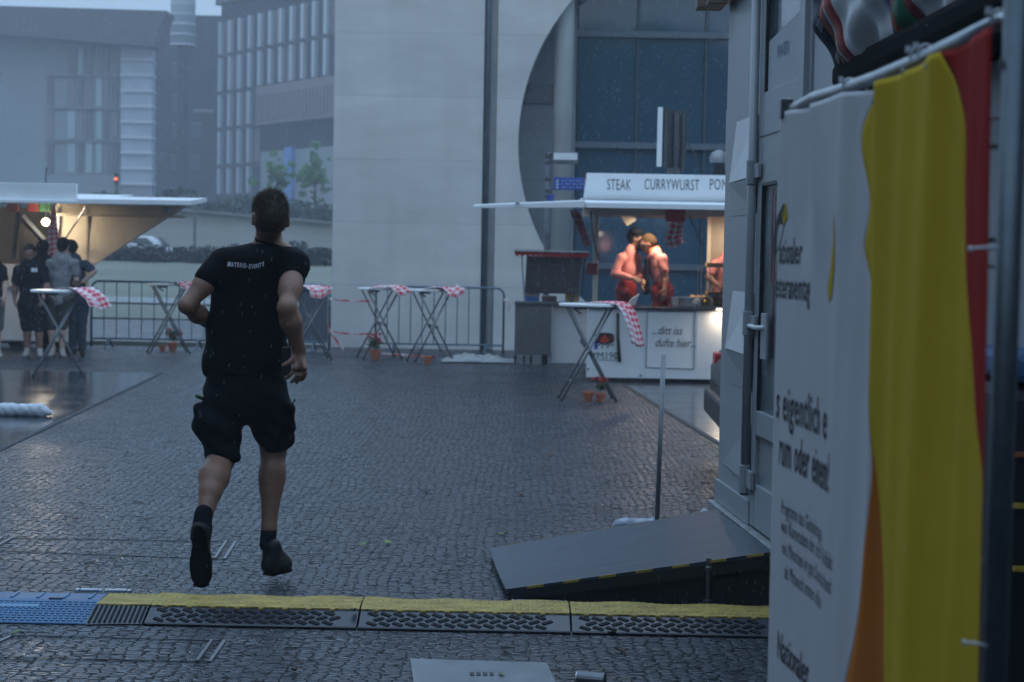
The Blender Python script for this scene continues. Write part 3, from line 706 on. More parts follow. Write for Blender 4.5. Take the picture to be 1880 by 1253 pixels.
# greenery behind the parapet
bl = []
for x in np.arange(-30, -9, 1.3):
    bl.append(((x, 100+r5.uniform(-2, 2), 3.2+r5.uniform(-.4, .9)), r5.uniform(1.3, 2.1)))
tag(leafmesh('bank_shrubs', bl, 14000, .42, mat('shrub_leaf', (.022, .045, .034), .7, var=.4, scale=.5), seed=8), 'dark belt of shrubs rising behind the pale parapet', 'shrubs')
def small_tree(px, py, label, seed, m=None):
    c = P(px, py, 96); t = thing('young_tree', label, 'tree', (c.x, 96, 0), 'pale green young trees beside the blue poster')
    q = random.Random(seed); bl = [((c.x+q.gauss(0, .36), 96+q.gauss(0, .36), c.z+q.gauss(0, .62)), q.uniform(.10, .34)) for _ in range(46)]
    leafmesh('crown', bl, 4600, .13, m or M['leaf_pale'], t, seed)
    b = MB(); b.tube([(c.x, 96, .5), (c.x+.05, 96, c.z-1.5), (c.x, 96, c.z+.4)], [.09, .06, .02]); b.build('trunk', M['bark'], t)
    for k in range(3):
        b = MB(); b.tube([(c.x, 96, c.z-1.4+k*.5), (c.x+q.uniform(-.7, .7), 96, c.z-.4+k*.5)], [.03, .01], 6); b.build('limb', M['bark'], t)
small_tree(508, 330, 'pale young tree left of the blue poster on the far building', 2)
small_tree(577, 322, 'pale young tree right of the blue poster on the far building', 5)

# ---- far building with fins
def fin_building():
    P0 = P(404, 300, 166); P1 = P(640, 300, 146)
    dx = (P1-P0); dx.z = 0; L = dx.length; dx.normalize(); nrm = Vector((dx.y, -dx.x, 0))
    if nrm.y > 0: nrm = -nrm
    t = thing('office_block', 'far dark office block with rows of pale vertical fins', 'building', (P0.x, P0.y, 0))
    def Q(s, d, z): return Vector((P0.x, P0.y, z))+dx*s+nrm*d
    ztop = P(404, 20, 166).z
    b = MB(); q = [Q(0, 0, 0), Q(L, 0, 0), Q(L, -14, 0), Q(0, -14, 0)]; b.prism(q, (0, 0, ztop+.8)); b.build('wall', mat('office_dark', (.012, .016, .024), .8, spec=.15, var=.2, scale=.3), t)
    b = MB(); b.prism([Q(-.3, .5, ztop+.5), Q(L+.3, .5, ztop+.5), Q(L+.3, -14, ztop+.5), Q(-.3, -14, ztop+.5)], (0, 0, 1.1)); b.build('roof', mat('office_roof', (.05, .058, .07), .6, var=.1), t)
    zr = [P(404, y, 166).z for y in (38, 104, 172, 238, 306, 360)]
    finm = mat('fin_metal', (.40, .45, .48), .5, .2, var=.08); wm = mat('office_glass', (.018, .028, .04), .6, spec=.15, var=.3, scale=.8, rvar=.05)
    pink = mat('blind_brown', (.16, .12, .12), .7, var=.15)
    for r_ in range(5):
        zt, zb = zr[r_]-.25, zr[r_+1]+.15
        b = MB(); b.prism([Q(0, .30, zb-.35), Q(L, .30, zb-.35), Q(L, .02, zb-.35), Q(0, .02, zb-.35)], (0, 0, .22)); b.build('floor_band', mat('band_dark', (.02, .025, .032), .6), t)
        nb = int(L/2.05)
        for k in range(nb):
            s = .2+k*2.05
            if r_ in (2, 3, 4) and s > L*(.36 if r_ == 2 else .30): continue
            b = MB(); b.prism([Q(s+.75, .03, zb), Q(s+1.95, .03, zb), Q(s+1.95, .005, zb), Q(s+.75, .005, zb)], (0, 0, zt-zb)); w_ = b.build('window', wm if (k*7+r_*3) % 5 else pink, t)
            b = MB(); b.prism([Q(s, .42, zb), Q(s+.55, .42, zb), Q(s+.55, .04, zb), Q(s, .04, zb)], (0, 0, zt-zb)); b.build('fin', finm, t)
    s0 = L*.37
    b = MB(); b.prism([Q(s0, .9, zr[2]-3.6), Q(L, .9, zr[2]-3.6), Q(L, .05, zr[2]-3.6), Q(s0, .05, zr[2]-3.6)], (0, 0, 3.5)); b.build('balcony_band', mat('balcony_brown', (.20, .16, .165), .7, var=.1), t)
    b = MB(); k = s0+.3
    while k < L: b.prism([Q(k, .98, zr[2]-3.4), Q(k+.12, .98, zr[2]-3.4), Q(k+.12, .91, zr[2]-3.4), Q(k, .91, zr[2]-3.4)], (0, 0, 2.5)); k += .62
    b.build('balcony_slats', mat('slat_dark', (.12, .105, .11), .7), t)
    b = MB(); b.prism([Q(s0+.5, .6, 0), Q(L, .6, 0), Q(L, .05, 0), Q(s0+.5, .05, 0)], (0, 0, zr[3]-2.6)); b.build('ground_floor_wall', mat('far_pale', (.20, .24, .25), .7, var=.1), t)
    sp = L*.60
    b = MB(); b.prism([Q(sp, .95, 4), Q(sp+1.5, .95, 4), Q(sp+1.5, .62, 4), Q(sp, .62, 4)], (0, 0, zr[3]-6.4)); p_ = b.build('blue_poster', mat('poster_blue', (.03, .10, .36), .5, var=.4, scale=.6, col2=(.10, .25, .55)), t)
fin_building()
# ---- dark tower
t = thing('dark_tower', 'dark slate tower block between finned and pale far buildings', 'building', (P(278, 300, 172).x, 172, 0))
b = MB(); boxpx(b, 276, 28, 408, 300, 172, 14, z0=0); b.build('wall', mat('slate', (.012, .017, .026), .85, spec=.15, var=.25, scale=.4), t)
for px, py, w_, h_ in ((326, 130, 18, 28), (326, 190, 20, 30), (326, 242, 20, 28), (360, 240, 18, 26), (323, 300, 18, 28), (358, 300, 18, 28), (296, 290, 12, 14)):
    b = MB(); boxpx(b, px-w_/2, py-h_/2, px+w_/2, py+h_/2, 171.9, .08); f_ = b.build('window', mat('tower_window', (.05, .065, .08), .2, var=.2), t)
    b = MB(); boxpx(b, px-w_/2-1, py-h_/2-1.5, px+w_/2+1, py-h_/2, 171.7, .2); b.build('frame', M['dark_steel'], f_)
b = MB(); boxpx(b, 355, 201, 392, 206, 171.6, .4); b.build('ledge', mat('ledge_pale', (.2, .22, .24), .6), t)
# ---- pale building with roof overhang
t = thing('pale_block', 'far pale building with window strips and deep dark roof overhang', 'building', (P(0, 300, 150).x, 150, 0))
pw = mat('pale_render', (.20, .24, .25), .8, var=.12, scale=.15)
b = MB(); boxpx(b, -160, 50, 222, 300, 150, 2, z0=0); b.build('wall', pw, t)
a = [P(-160, 6, 147), P(306, 20, 147)]; c = [P(-160, 50, 147), P(282, 86, 147)]
b = MB(); b.prism([c[0], c[1], a[1], a[0]], (0, 3.5, 0)); b.build('roof', mat('roof_brown', (.055, .055, .065), .7, var=.08), t)
wd = mat('strip_dark', (.06, .07, .085), .3, var=.3, scale=.6); wb = mat('strip_blind', (.16, .155, .16), .7, var=.1); wl = mat('strip_light', (.26, .36, .37), .4, var=.1)
cols_ = [(92, 12), (131, 14), (148, 8), (163, 12), (182, 10), (196, 8), (211, 12)]
rows_ = [(85, 137), (143, 196), (203, 255), (263, 318)]
lights = {(2, 0), (4, 1), (1, 2), (4, 2), (1, 3), (3, 3), (4, 3)}
for i, (px, w_) in enumerate(cols_):
    for j, (y0, y1) in enumerate(rows_):
        if (i, j) == (0, 0): continue
        b = MB(); boxpx(b, px-w_/2, y0, px+w_/2, y1, 149.85, .2); b.build('window', wl if (i, j) in lights else (wd if (i+j) % 2 else wb), t)
for y in (140, 199, 259):
    b = MB(); boxpx(b, 85, y-2, 222, y+2, 149.7, .25); b.build('floor_band', mat('band_pale', (.15, .175, .185), .7), t)
t2 = mat('stair_glass', (.30, .36, .42), .25, var=.12, scale=.5); t3 = mat('stair_band', (.46, .50, .54), .5)
for j in range(9):
    y0 = 84+j*28.5
    b = MB(); boxpx(b, 222, y0, 278, y0+23, 149.2, 1.5, ); b.build('stair_glazing', t2, t)
    b = MB(); boxpx(b, 221, y0+23, 279, y0+28.5, 149.0, 1.7); b.build('stair_band', t3, t)
b = MB(); boxpx(b, 222, 340, 278, 345, 149.2, 1.5, z0=0); b.build('stair_base', pw, t)
t = thing('glazed_drum', 'pale ribbed glazed drum rising above the dark tower', 'building', (P(328, 80, 160).x, 160, 0))
b = MB(); c = P(328, 80, 160); b.cyl((c.x, 162, c.z), (c.x, 162, c.z+9), 1.15, n=24); b.build('drum', mat('drum_glass', (.32, .38, .42), .3, var=.1), t, smooth=True)
for k in range(6):
    b = MB(); b.cyl((c.x, 162, c.z+k*.95), (c.x, 162, c.z+k*.95+.14), 1.22, n=24); b.build('ring', t3, t)
b = MB(); b.cyl((c.x, 162, 0), (c.x, 162, c.z), .5, n=16); b.build('core', bpy.data.materials['slate'], t)
t = thing('traffic_light', 'tiny glowing red traffic light above the left stall roof', 'traffic light', (P(214, 329, 76).x, 76, 0))
c = P(214, 329, 76); b = MB(); b.cyl((c.x, 76, .8), (c.x, 76, c.z), .06); b.build('pole', M['dark_steel'], t)
b = MB(); b.box((c.x, 76, c.z), (.16, .2, .5)); b.build('housing', M['black_plastic'], t)
b = MB(); b.cyl((c.x, 75.89, c.z), (c.x, 75.86, c.z), .07, n=16); b.build('lens', mat('red_lens', (.5, .05, .02), .4, emit=(1, .16, .05), es=1.0), t)
# ---- unseen buildings added to shade the near plaza, with trees mirrored in the glazing
t = thing('side_shade_building', 'dark long unseen building added left of the plaza to shade it', 'building', (-9, 0, 0))
b = MB(); b.box2((-26, -20, 0), (-9.5, 13, 11)); b.build('wall', mat('side_wall', (.08, .09, .10), .6, var=.15, scale=.4), t)
b = MB()
for i in range(15):
    for j in range(3): b.box2((-9.49, -19+i*2.1, 1+j*3.3), (-9.45, -17.7+i*2.1, 3.2+j*3.3))
b.build('window_rows', M['glass_dark'], t)
t = thing('rear_shade_building', 'dark long unseen building added behind the camera for shade, reflected in the glazing', 'building', (0, -9, 0))  # added behind the camera to shade the near plaza and darken the glazing
b = MB(); b.box2((-26, -24, 0), (28, -11, 10.5)); b.build('wall', mat('rear_wall', (.07, .08, .09), .6, var=.15, scale=.4), t)
b = MB()
for i in range(26):
    for j in range(3): b.box2((-25+i*2.05, -10.99, 1+j*3.2), (-23.8+i*2.05, -10.95, 3.2+j*3.2))
b.build('window_rows', M['glass_dark'], t)
proto = None
for i, (x, y, s) in enumerate([(-9, -7.5, 1.0), (-2, -8.5, .9), (5, -7.8, 1.05), (12, -8.4, .95), (19, -7.6, 1.0)]):
    lab = ['reflected tree behind the camera far left', 'reflected tree just behind the camera', 'broad reflected tree behind the camera to the right', 'reflected tree behind the camera beyond the broad one', 'reflected tree behind the camera furthest right'][i]
    if proto is None:
        proto = thing('plaza_tree', lab, 'tree', (0, 0, 0), 'trees behind the camera')
        q = random.Random(4); bl = [((q.uniform(-2.6, 2.6), q.uniform(-2.2, 2.2), q.uniform(4.2, 9.8)), q.uniform(.9, 1.7)) for _ in range(20)]
        leafmesh('crown', bl, 9000, .42, M['leaf_green'], proto, 4)
        b = MB(); b.tube([(0, 0, 0), (.1, 0, 3), (0, .1, 7)], [.22, .17, .06]); b.build('trunk', M['bark'], proto)
        proto.location = (x, y, 0); proto.scale = (s, s, s)
    else:
        o = dup(proto, (x, y, 0), i*1.3, lab); o.scale = (s, s, s*(.9+.05*i))
# ============================================================ BISTRO TABLES, CLOTHS, POTS, BARRIERS
def cloth(name, label, pts, w0, w1, m=None, group=None, amp=.02, waves=3, across=(0, 1, 0), nu=26, nv=12, seed=0, uvs=(1.0, 1.0), tip=1.0):
    """a thin checked cloth following the centre line pts; width w0 at the start, w1 at the end"""
    pts = [Vector(p) for p in pts]; L = [0]
    for a, b_ in zip(pts, pts[1:]): L.append(L[-1]+(b_-a).length)
    ac = Vector(across).normalized(); q = random.Random(seed); ph = q.uniform(0, 6)
    def at(u):
        d = u*L[-1]
        for i in range(len(pts)-1):
            if d <= L[i+1]+1e-9: 
                t = (d-L[i])/(L[i+1]-L[i]+1e-9); return lerp(pts[i], pts[i+1], t), (pts[i+1]-pts[i]).normalized()
        return pts[-1], (pts[-1]-pts[-2]).normalized()
    def fn(u, v):
        p, tdir = at(u); w = w0+(w1-w0)*u; n = tdir.cross(ac)
        s = (v-.5)
        fold = amp*math.sin(s*waves*2*math.pi+ph+u*2)*min(1, .25+u*1.6)
        skew = .06*math.sin(u*3+ph)
        return p+ac*(s*w)+n*fold+tdir*(tip*abs(s)*w*-.3*u+skew*s)
    b = MB(); b.grid(fn, nu, nv, uv=lambda u, v: (u*L[-1]*uvs[0]/1.0, v*.5*(w0+w1)*uvs[1]))
    o = b.build(name, m or M['gingham'], None, smooth=True, solid=.003)
    return tag(o, label, 'cloth', group)
def bistro(label, x, y, rz, first=[]):
    grp = 'standing bistro tables with folding legs'
    if not first:
        t = thing('bistro_table', label, 'table', (0, 0, 0), grp)
        b = MB(); b.lathe((0, 0, 1.065), [(.33, 0), (.345, .006), (.345, .028), (.335, .035)], 40); b.build('tabletop', M['white_paint'], t, bevel=.002)
        for s in (-1, 1):
            yy = s*.17
            for d in (-1, 1):
                b = MB(); yo = yy+d*.012
                b.tube([(-d*.24, yo, 1.05), (d*.31, yo*1.25, .012)], .014, 10); l_ = b.build('leg', M['tube_steel'], t, smooth=True)
                b = MB(); b.cyl((d*.312, yo*1.25, 0), (d*.305, yo*1.25, .03), .018, n=10); b.build('foot_cap', M['black_plastic'], l_)
        for z, xx in ((.22, .198), (.22, -.198), (.56, .02)):
            b = MB(); b.cyl((xx, -.2, z), (xx, .2, z), .009, n=8); b.build('crossbar', M['tube_steel'], t, smooth=True)
        b = MB()
        for s in (-1, 1): b.cyl((.034, s*.15, .53), (.034, s*.21, .53), .022, n=10)
        b.build('pivot_bolt', M['dark_steel'], t)
        b = MB(); b.box((-.10, 0, 1.045), (.16, .05, .03)); b.box((-.13, 0, 1.01), (.10, .03, .02), Matrix.Rotation(.6, 3, 'Y')); b.build('clamp', M['dark_steel'], t)
        t.location = (x, y, 0); t.rotation_euler = (0, 0, rz); first.append(t); return t
    return dup(first[0], (x, y, 0), rz, label)
CG = 'red checked cloths on the bistro tables'
def tcloth(label, cx, cy, pts, w0, w1, ac=(.62, .78, 0), seed=0, amp=.02):
    return cloth('checked_cloth', label, [(cx+p[0], cy+p[1], p[2]) for p in pts], w0*1.35, w1*1.7, group=CG, across=ac, seed=seed, amp=amp)
# near right table
c = P(1083, 563, 19.35); nt_ = bistro('nearest bistro table, grey crossed legs standing before the food stall counter', c.x-.01, 19.35, R(3))
tcloth('checked cloth hanging long off the table in front of the food stall', c.x, 19.2, [(-.02, 0, 1.112), (.16, 0, 1.125), (.30, 0, 1.118), (.38, -.02, 1.09), (.44, -.03, 1.0), (.50, -.03, .84), (.56, -.02, .62)], .20, .13, seed=2)
# left table
c = P(108, 530, 21.35); bistro('bistro table in front of the group at the left stall', c.x, 21.35, R(16))
tcloth('checked cloth sliding off the table before the waiting group', c.x, 21.2, [(.05, 0, 1.112), (.22, 0, 1.125), (.33, 0, 1.118), (.42, -.02, 1.07), (.52, -.02, .98), (.58, -.02, .86)], .26, .20, seed=5)
# four far tables
c = P(310, 524, 26.9); bistro('bistro table at the barrier beyond the left elbow of the runner', c.x, 26.9, R(18))
tcloth('checked cloth on the table beyond the left elbow of the runner', c.x, 26.7, [(.0, 0, 1.112), (.2, 0, 1.125), (.32, 0, 1.115), (.38, 0, 1.05), (.42, 0, .97)], .3, .22, seed=6)
c = P(570, 533, 26.0); bistro('bistro table half hidden behind the right arm of the runner', c.x, 26.0, R(14))
tcloth('checked cloth spread on the table behind the right arm of the runner', c.x, 25.8, [(-.28, 0, 1.112), (-.1, -.05, 1.12), (.1, -.1, 1.118), (.18, -.14, 1.06), (.20, -.16, .93)], .36, .26, seed=7)
c = P(698, 533, 26.6); bistro('bistro table in front of the barrier, potted red flowers beside its feet', c.x, 26.6, R(20))
tcloth('checked cloth bunched on the table with red flowers beneath', c.x, 26.4, [(.0, 0, 1.112), (.15, 0, 1.13), (.30, 0, 1.12), (.38, 0, 1.05), (.40, 0, .98)], .28, .26, seed=8, amp=.03)
c = P(792, 538, 26.0); bistro('bistro table in front of the barrier beside the folded tarpaulin', c.x, 26.0, R(20))
tcloth('checked cloth bunched on the table beside the folded tarpaulin', c.x, 25.8, [(.0, 0, 1.112), (.15, 0, 1.13), (.30, 0, 1.12), (.37, 0, 1.05), (.39, 0, .98)], .28, .26, seed=9, amp=.03)

# flower pots
M['petal'] = mat('petal_red', (.50, .035, .025), .6, var=.3, scale=30)
def pot(label, px, py, s=1.0, plant=True, flower=True, seed=1, bloom=1.0):
    c = G(px, py); t = thing('flower_pot', label, 'flower pot', c, 'terracotta pots by the tables')
    b = MB(); b.lathe(c, [(.045*s, 0), (.062*s, .09*s), (.07*s, .09*s), (.07*s, .115*s), (.06*s, .115*s), (.056*s, .10*s)], 20); b.build('pot', M['terracotta'], t, smooth=False)
    if plant:
        q = random.Random(seed); bl = [((c.x+q.uniform(-.05, .05)*s, c.y+q.uniform(-.05, .05)*s, c.z+(.15+q.random()*.1)*s), .05*s) for _ in range(6)]
        leafmesh('foliage', bl, 500, .03, M['leaf_green'], t, seed)
        if flower:
            bl = [((c.x+q.uniform(-.09, .09)*s*bloom, c.y+q.uniform(-.06, .06)*s, c.z+(.20+q.random()*.12)*s), .028*s) for _ in range(9)]
            leafmesh('flowers', bl, 420, .024, M['petal'], t, seed+1)
pot('terracotta pot with tall red flowers beneath the fifth table', 689, 660, 1.25, seed=3)
pot('empty small terracotta pot beneath the table by the tarpaulin', 785, 668, .95, plant=False)
pot('empty terracotta pot left of the red flowers at the left barrier', 298, 646, .9, plant=False)
pot('terracotta pot of red flowers in front of the left barrier', 317, 645, 1.2, seed=5, bloom=1.2)
pot('empty terracotta pot lying left under the nearest bistro table', 1080, 737, .95, plant=False)
pot('terracotta pot with dark leaves and red bloom under the nearest bistro table', 1102, 738, .85, seed=6, bloom=1.4)

# barriers
def barrier(label, x0, x1, y, first=[]):
    grp = 'crowd control barriers along the plaza edge'; W = x1-x0
    t = thing('crowd_barrier', label, 'barrier', ((x0+x1)/2, y, 0), grp)
    h = W/2; r = .019; c = Vector(((x0+x1)/2, y, 0))
    b = MB(); pts = [(-h, 0, .02)]+[(-h, 0, .98)]+[(-h+.12*(1-math.cos(a)), 0, .98+.12*math.sin(a)) for a in (.5, 1.1, 1.57)]+[(h-.12*(1-math.cos(a)), 0, .98+.12*math.sin(a)) for a in (1.57, 1.1, .5)]+[(h, 0, .98), (h, 0, .02)]
    b.tube([c+Vector(p) for p in pts], r, 10); b.build('frame', M['barrier_steel'], t, smooth=True)
    b = MB(); b.cyl(c+Vector((-h, 0, .16)), c+Vector((h, 0, .16)), .016, n=8); b.build('lower_rail', M['barrier_steel'], t)
    n = int(W/.19)
    for i in range(1, n):
        x = -h+W*i/n; b = MB(); b.cyl(c+Vector((x, 0, .16)), c+Vector((x, 0, 1.09)), .009, n=6); b.build('bar', M['barrier_steel'], t)
    for s in (-1, 1):
        b = MB(); b.tube([c+Vector((s*h*.72, -.28, .01)), c+Vector((s*h*.72, -.02, .16)), c+Vector((s*h*.72, .02, .16)), c+Vector((s*h*.72, .28, .01))], .014, 8); b.build('foot', M['barrier_steel'], t)
    return t
YB = 28.0
X_ = lambda px, Y: P(px, 560, Y).x
barrier('crowd barrier between the left stall and the running man', X_(168, YB), X_(398, YB), YB)
barrier('crowd barrier mostly hidden behind the running man', X_(401, YB), X_(604, YB), YB+.1)
barrier('crowd barrier behind the two far tables, ending at the grey cart', X_(690, YB), X_(925, YB), YB)
b = MB(); x0 = X_(548, 28.3); x1 = X_(602, 28.3); b.box2((x0, 28.3, .15), (x1, 28.32, 1.08)); tag(b.build('mesh_screen', mat('screen_grey', (.10, .12, .14), .6, var=.15)), 'grey screen panel behind the table at the right arm of the runner', 'panel')
# warning tape
M['tape'] = gingham('warning_tape', (.55, .03, .03), (.7, .7, .7), 3.0)
def tape(label, pts, w=.05):
    pts = [Vector(p) for p in pts]; b = MB(); L = [0]
    for a, c_ in zip(pts, pts[1:]): L.append(L[-1]+(c_-a).length)
    n = len(pts); vs = []; 
    for i, p in enumerate(pts): vs += [p+Vector((0, .01*math.sin(i*2.), w/2)), p+Vector((0, -.01*math.sin(i*1.7), -w/2))]
    i0 = b.add(vs, [(2*i, 2*i+1, 2*i+3, 2*i+2) for i in range(n-1)])
    for i in range(n): b.uv[i0+2*i] = (L[i], .1); b.uv[i0+2*i+1] = (L[i], .3)
    return tag(b.build('warning_tape', M['tape'], solid=.001), label, 'barrier tape')
def curve(a, c, sag, n=16): return [lerp(a, c, i/n)+Vector((0, 0, -sag*math.sin(math.pi*i/n))) for i in range(n+1)]
tape('upper red white tape strung between two barriers', curve(P(604, 549, 28), P(690, 552, 28), .02), .03)
tape('lower red white tape strung between two barriers', curve(P(604, 608, 28), P(688, 612, 28), .03), .03)
tape('loose red white tape end hanging to the ground by the barrier', [P(602, 575, 27.9), P(601, 592, 27.9), P(604, 606, 27.8), P(612, 617, 27.7), P(620, 628, 27.6), P(631, 642, 27.5)], .07)
tape('knotted tape end at the barrier corner by the grey cart', [P(925, 552, 27.95), P(933, 552, 27.9), P(936, 560, 27.9), P(933, 572, 27.9)], .05)
# folded tarpaulin
b = MB(); a = G(808, 664); c = G(944, 667)
def tarp(u, v):
    x = a.x+(c.x-a.x)*u; y = 25.75+v*.7; e = math.sin(math.pi*min(1, max(0, u)))**.4*math.sin(math.pi*min(1, max(0, v)))**.5
    z = .015+e*(.10-.07*abs(u-.35))+.025*math.sin(u*17+v*5)*e+.015*math.sin(u*41-v*9)*e
    return Vector((x+.04*math.sin(v*4), y, z))
b.grid(tarp, 50, 14); tag(b.build('tarpaulin', mat('tarp_white', (.34, .36, .355), .45, var=.12, bump=.2), smooth=True, solid=.004), 'crumpled off white tarpaulin lying on the ground before the barrier', 'tarpaulin')
tape('thin dark strap', [P(700, 650, 27.2), P(740, 652, 27.1), P(800, 655, 27.0)], .03)['label'] = 'striped tape trailing on the ground behind the flower pot'

# ============================================================ RIGHT FOOD STALL
YT = 22.3; k_ = YT/F
def TX(px, y=500, Y=YT): return P(px, y, Y).x
def TZ(px, py, Y=YT): return P(px, py, Y).z
xl, xr = TX(1080), 3.7
st = thing('food_stall', 'white food stall trailer with raised canopy, lit counter and lettered fascia', 'food stall', (xl, YT, 0))
zc = TZ(1150, 565)   # counter
b = MB(); b.box2((xl, YT, .055), (xr, YT+.04, zc-.02)); b.build('front_panel', M['trailer_white'], st, bevel=.006)
YK = 25.6; zk = TZ(1000, 557, YK)
b = MB(); b.box2((TX(1014, 600, YK+.1), YK+.1, .03), (TX(1090, 600, YK+.1), YK+.14, zk-.02)); b.build('side_board', mat('board_pale', (.62, .66, .68), .4, var=.05), st, bevel=.004)
b = MB(); b.box2((TX(1014, 560, YK), YK, zk-.018), (TX(1092, 560, YK), YK+.75, zk+.012)); b.build('side_shelf', M['dark_steel'], st, bevel=.004)
b = MB(); b.box2((xl, YT-.06, zc-.018), (xr, YT+.7, zc+.010)); b.build('counter', mat('counter_dark', (.07, .06, .055), .25, .4, var=.3), st, bevel=.004)
b = MB(); b.box2((xl, YT+.05, .40), (xr, YT+2.3, .46)); b.build('floor', M['dark_steel'], st)
b = MB(); b.box2((xl+.1, YT+.1, .1), (xr-.1, YT+2.2, .39)); b.build('chassis', M['black_plastic'], st)
x1, x2 = TX(1190), TX(1278)
b = MB(); 
for (xa, za, xb_, zb_) in ((x1, TZ(1190, 572), x2, TZ(1278, 572)), (x1, TZ(1190, 675), x2, TZ(1278, 678)), (x1, TZ(1190, 572), x1, TZ(1190, 675)), (x2, TZ(1278, 572), x2, TZ(1278, 678))):
    b.beam((xa, YT-.003, za), (xb_, YT-.003, zb_), .012, .012, up=(0, 1, 0))
b.build('hatch_seam', mat('seam_grey', (.20, .22, .23), .5), st)
b = MB()
for px in (1186, 1283): b.box2((TX(px)-.006, YT-.004, .06), (TX(px)+.006, YT+.001, zc-.03))
b.build('panel_seam', M['white_paint'], st)
b = MB()
for px, py in ((1083, 678), (1180, 690), (1180, 700)): b.cyl((TX(px), YT-.012, TZ(px, py)), (TX(px), YT, TZ(px, py)), .014, n=8)
b.build('bolt', M['dark_steel'], st)
b = MB(); b.tube([(TX(1136), YT-.02, TZ(1136, 575)), (TX(1137), YT-.03, TZ(1137, 620)), (TX(1141), YT-.02, TZ(1141, 664))], [.018, .02, .024], 8); b.build('rubber_strap', M['black_rubber'], st, smooth=True)
# rear lamp and plate
b = MB(); c = P(1110, 621, YT-.02); pts = []
for i in range(28):
    a = 2*math.pi*i/28; ca, sa = math.cos(a), math.sin(a)
    pts.append((c.x+.125*math.copysign(abs(ca)**.55, ca), YT-.025, c.z+.07*math.copysign(abs(sa)**.55, sa)))
b.prism(pts, (0, .025, 0)); lamp = b.build('rear_lamp', M['black_plastic'], st)
b = MB(); b.prism([(c.x-.07, YT-.029, c.z-.055), (c.x+.07, YT-.029, c.z-.055), (c.x, YT-.029, c.z+.055)], (0, .004, 0)); b.build('reflector', mat('reflector_red', (.55, .05, .02), .25), lamp)
b = MB()
for s in (-1, 1): b.cyl((c.x+s*.085, YT-.028, c.z), (c.x+s*.085, YT-.024, c.z), .033, n=16)
b.build('lens', mat('lens_dark_red', (.16, .012, .01), .2), lamp)
c = P(1110, 643, YT-.012); b = MB(); b.box((c.x, YT-.008, c.z), (.28, .012, .26)); pl = b.build('licence_plate', M['white_paint'], st, bevel=.004)
b = MB(); b.box((c.x-.115, YT-.016, c.z+.065), (.04, .004, .115)); b.build('blue_strip', mat('plate_blue', (.02, .08, .5), .4), pl)
M['ink'] = mat('ink_dark', (.02, .022, .026), .6, var=.1)
for txt, dx, dz, s_ in (('PM', -.03, .02, .13), ('**', .085, .015, .10), ('VM190', 0, -.115, .125)):
    lettering('plate_lettering', txt, s_, (c.x+dx, YT-.015, c.z+dz), (1, 0, 0), (0, 0, 1), M['ink'], pl)
M['script_ink'] = mat('script_ink', (.10, .11, .12), .6)
FITW = 56*k_
lettering('slogan_lettering', '...ditt iss', .15, P(1224, 614, YT-.004), (1, .0, 0), (0, 0, 1), M['script_ink'], st, bold=.002, shear=.3, fit=FITW)
FITW = 74*k_
lettering('slogan_lettering', 'dufte hier...', .155, P(1240, 637, YT-.004), (1, 0, 0), (0, 0, 1), M['script_ink'], st, bold=.002, shear=.3, fit=FITW)
# canopy and fascia
YC = 21.0
zr0 = TZ(1200, 384, YC); zr1 = TZ(1200, 374, YC)
b = MB(); b.prism([(TX(1076, 380, YC), YC, zr0), (xr, YC, zr0), (xr, YC+2.0, zr0+.12), (TX(1076, 380, YC), YC+2.0, zr0+.12)], (0, 0, zr1-zr0)); b.build('canopy_flap', M['trailer_white'], st, bevel=.006)
b = MB(); a = P(868, 381, YC+.6); q0 = Vector((TX(1074, 380, YC), YC, zr0)); 
b.prism([q0, q0+Vector((0, 0, .085)), Vector((a.x, a.y, a.z+.025)), Vector((a.x, a.y, a.z-.01))], (0, 1.2, .05)); b.build('side_flap', M['trailer_white'], st, bevel=.004)
b = MB()
for px in (950, 1040): c = P(px, 374, YC+.3); b.box((c.x, c.y, c.z+.0), (.05, .04, .03))
b.build('flap_latch', M['galv'], st)
zs0 = TZ(1200, 374, YT-.2); zs1 = TZ(1200, 320, YT-.2)
xs_ = TX(1077, 350, YT-.2)
b = MB(); b.prism([(xs_-.04, YT-.2, zs0+.04), (xs_, YT-.2, zs1), (xr, YT-.2, zs1), (xr, YT-.2, zs0+.04)], (0, .08, 0)); b.build('fascia', M['white_paint'], st, bevel=.004)
b = MB(); b.box2((xs_-.05, YT-.26, zs0-.01), (xr, YT-.1, zs0+.05)); b.build('fascia_trim', M['aluminium'], st, bevel=.004)
b = MB(); b.box2((xs_-.015, YT-.19, zs1-.02), (xs_+.0, YT-.1, zs0+.06)); b.build('red_edge', M['red_plastic'], st)
b = MB(); b.box2((xl, YT-.1, zr0+.10), (xr, YT+2.3, zr0+.18)); b.build('roof', M['trailer_white'], st)
for txt, px, wpx in (('STEAK', 1136, 43), ('CURRYWURST', 1233, 99), ('POMMES', 1334, 62)):
    lettering('fascia_lettering', txt, .20, P(px, 349, YT-.203), (1, 0, 0), (0, 0, 1), M['script_ink'], st, fit=wpx*k_, space=1.1)
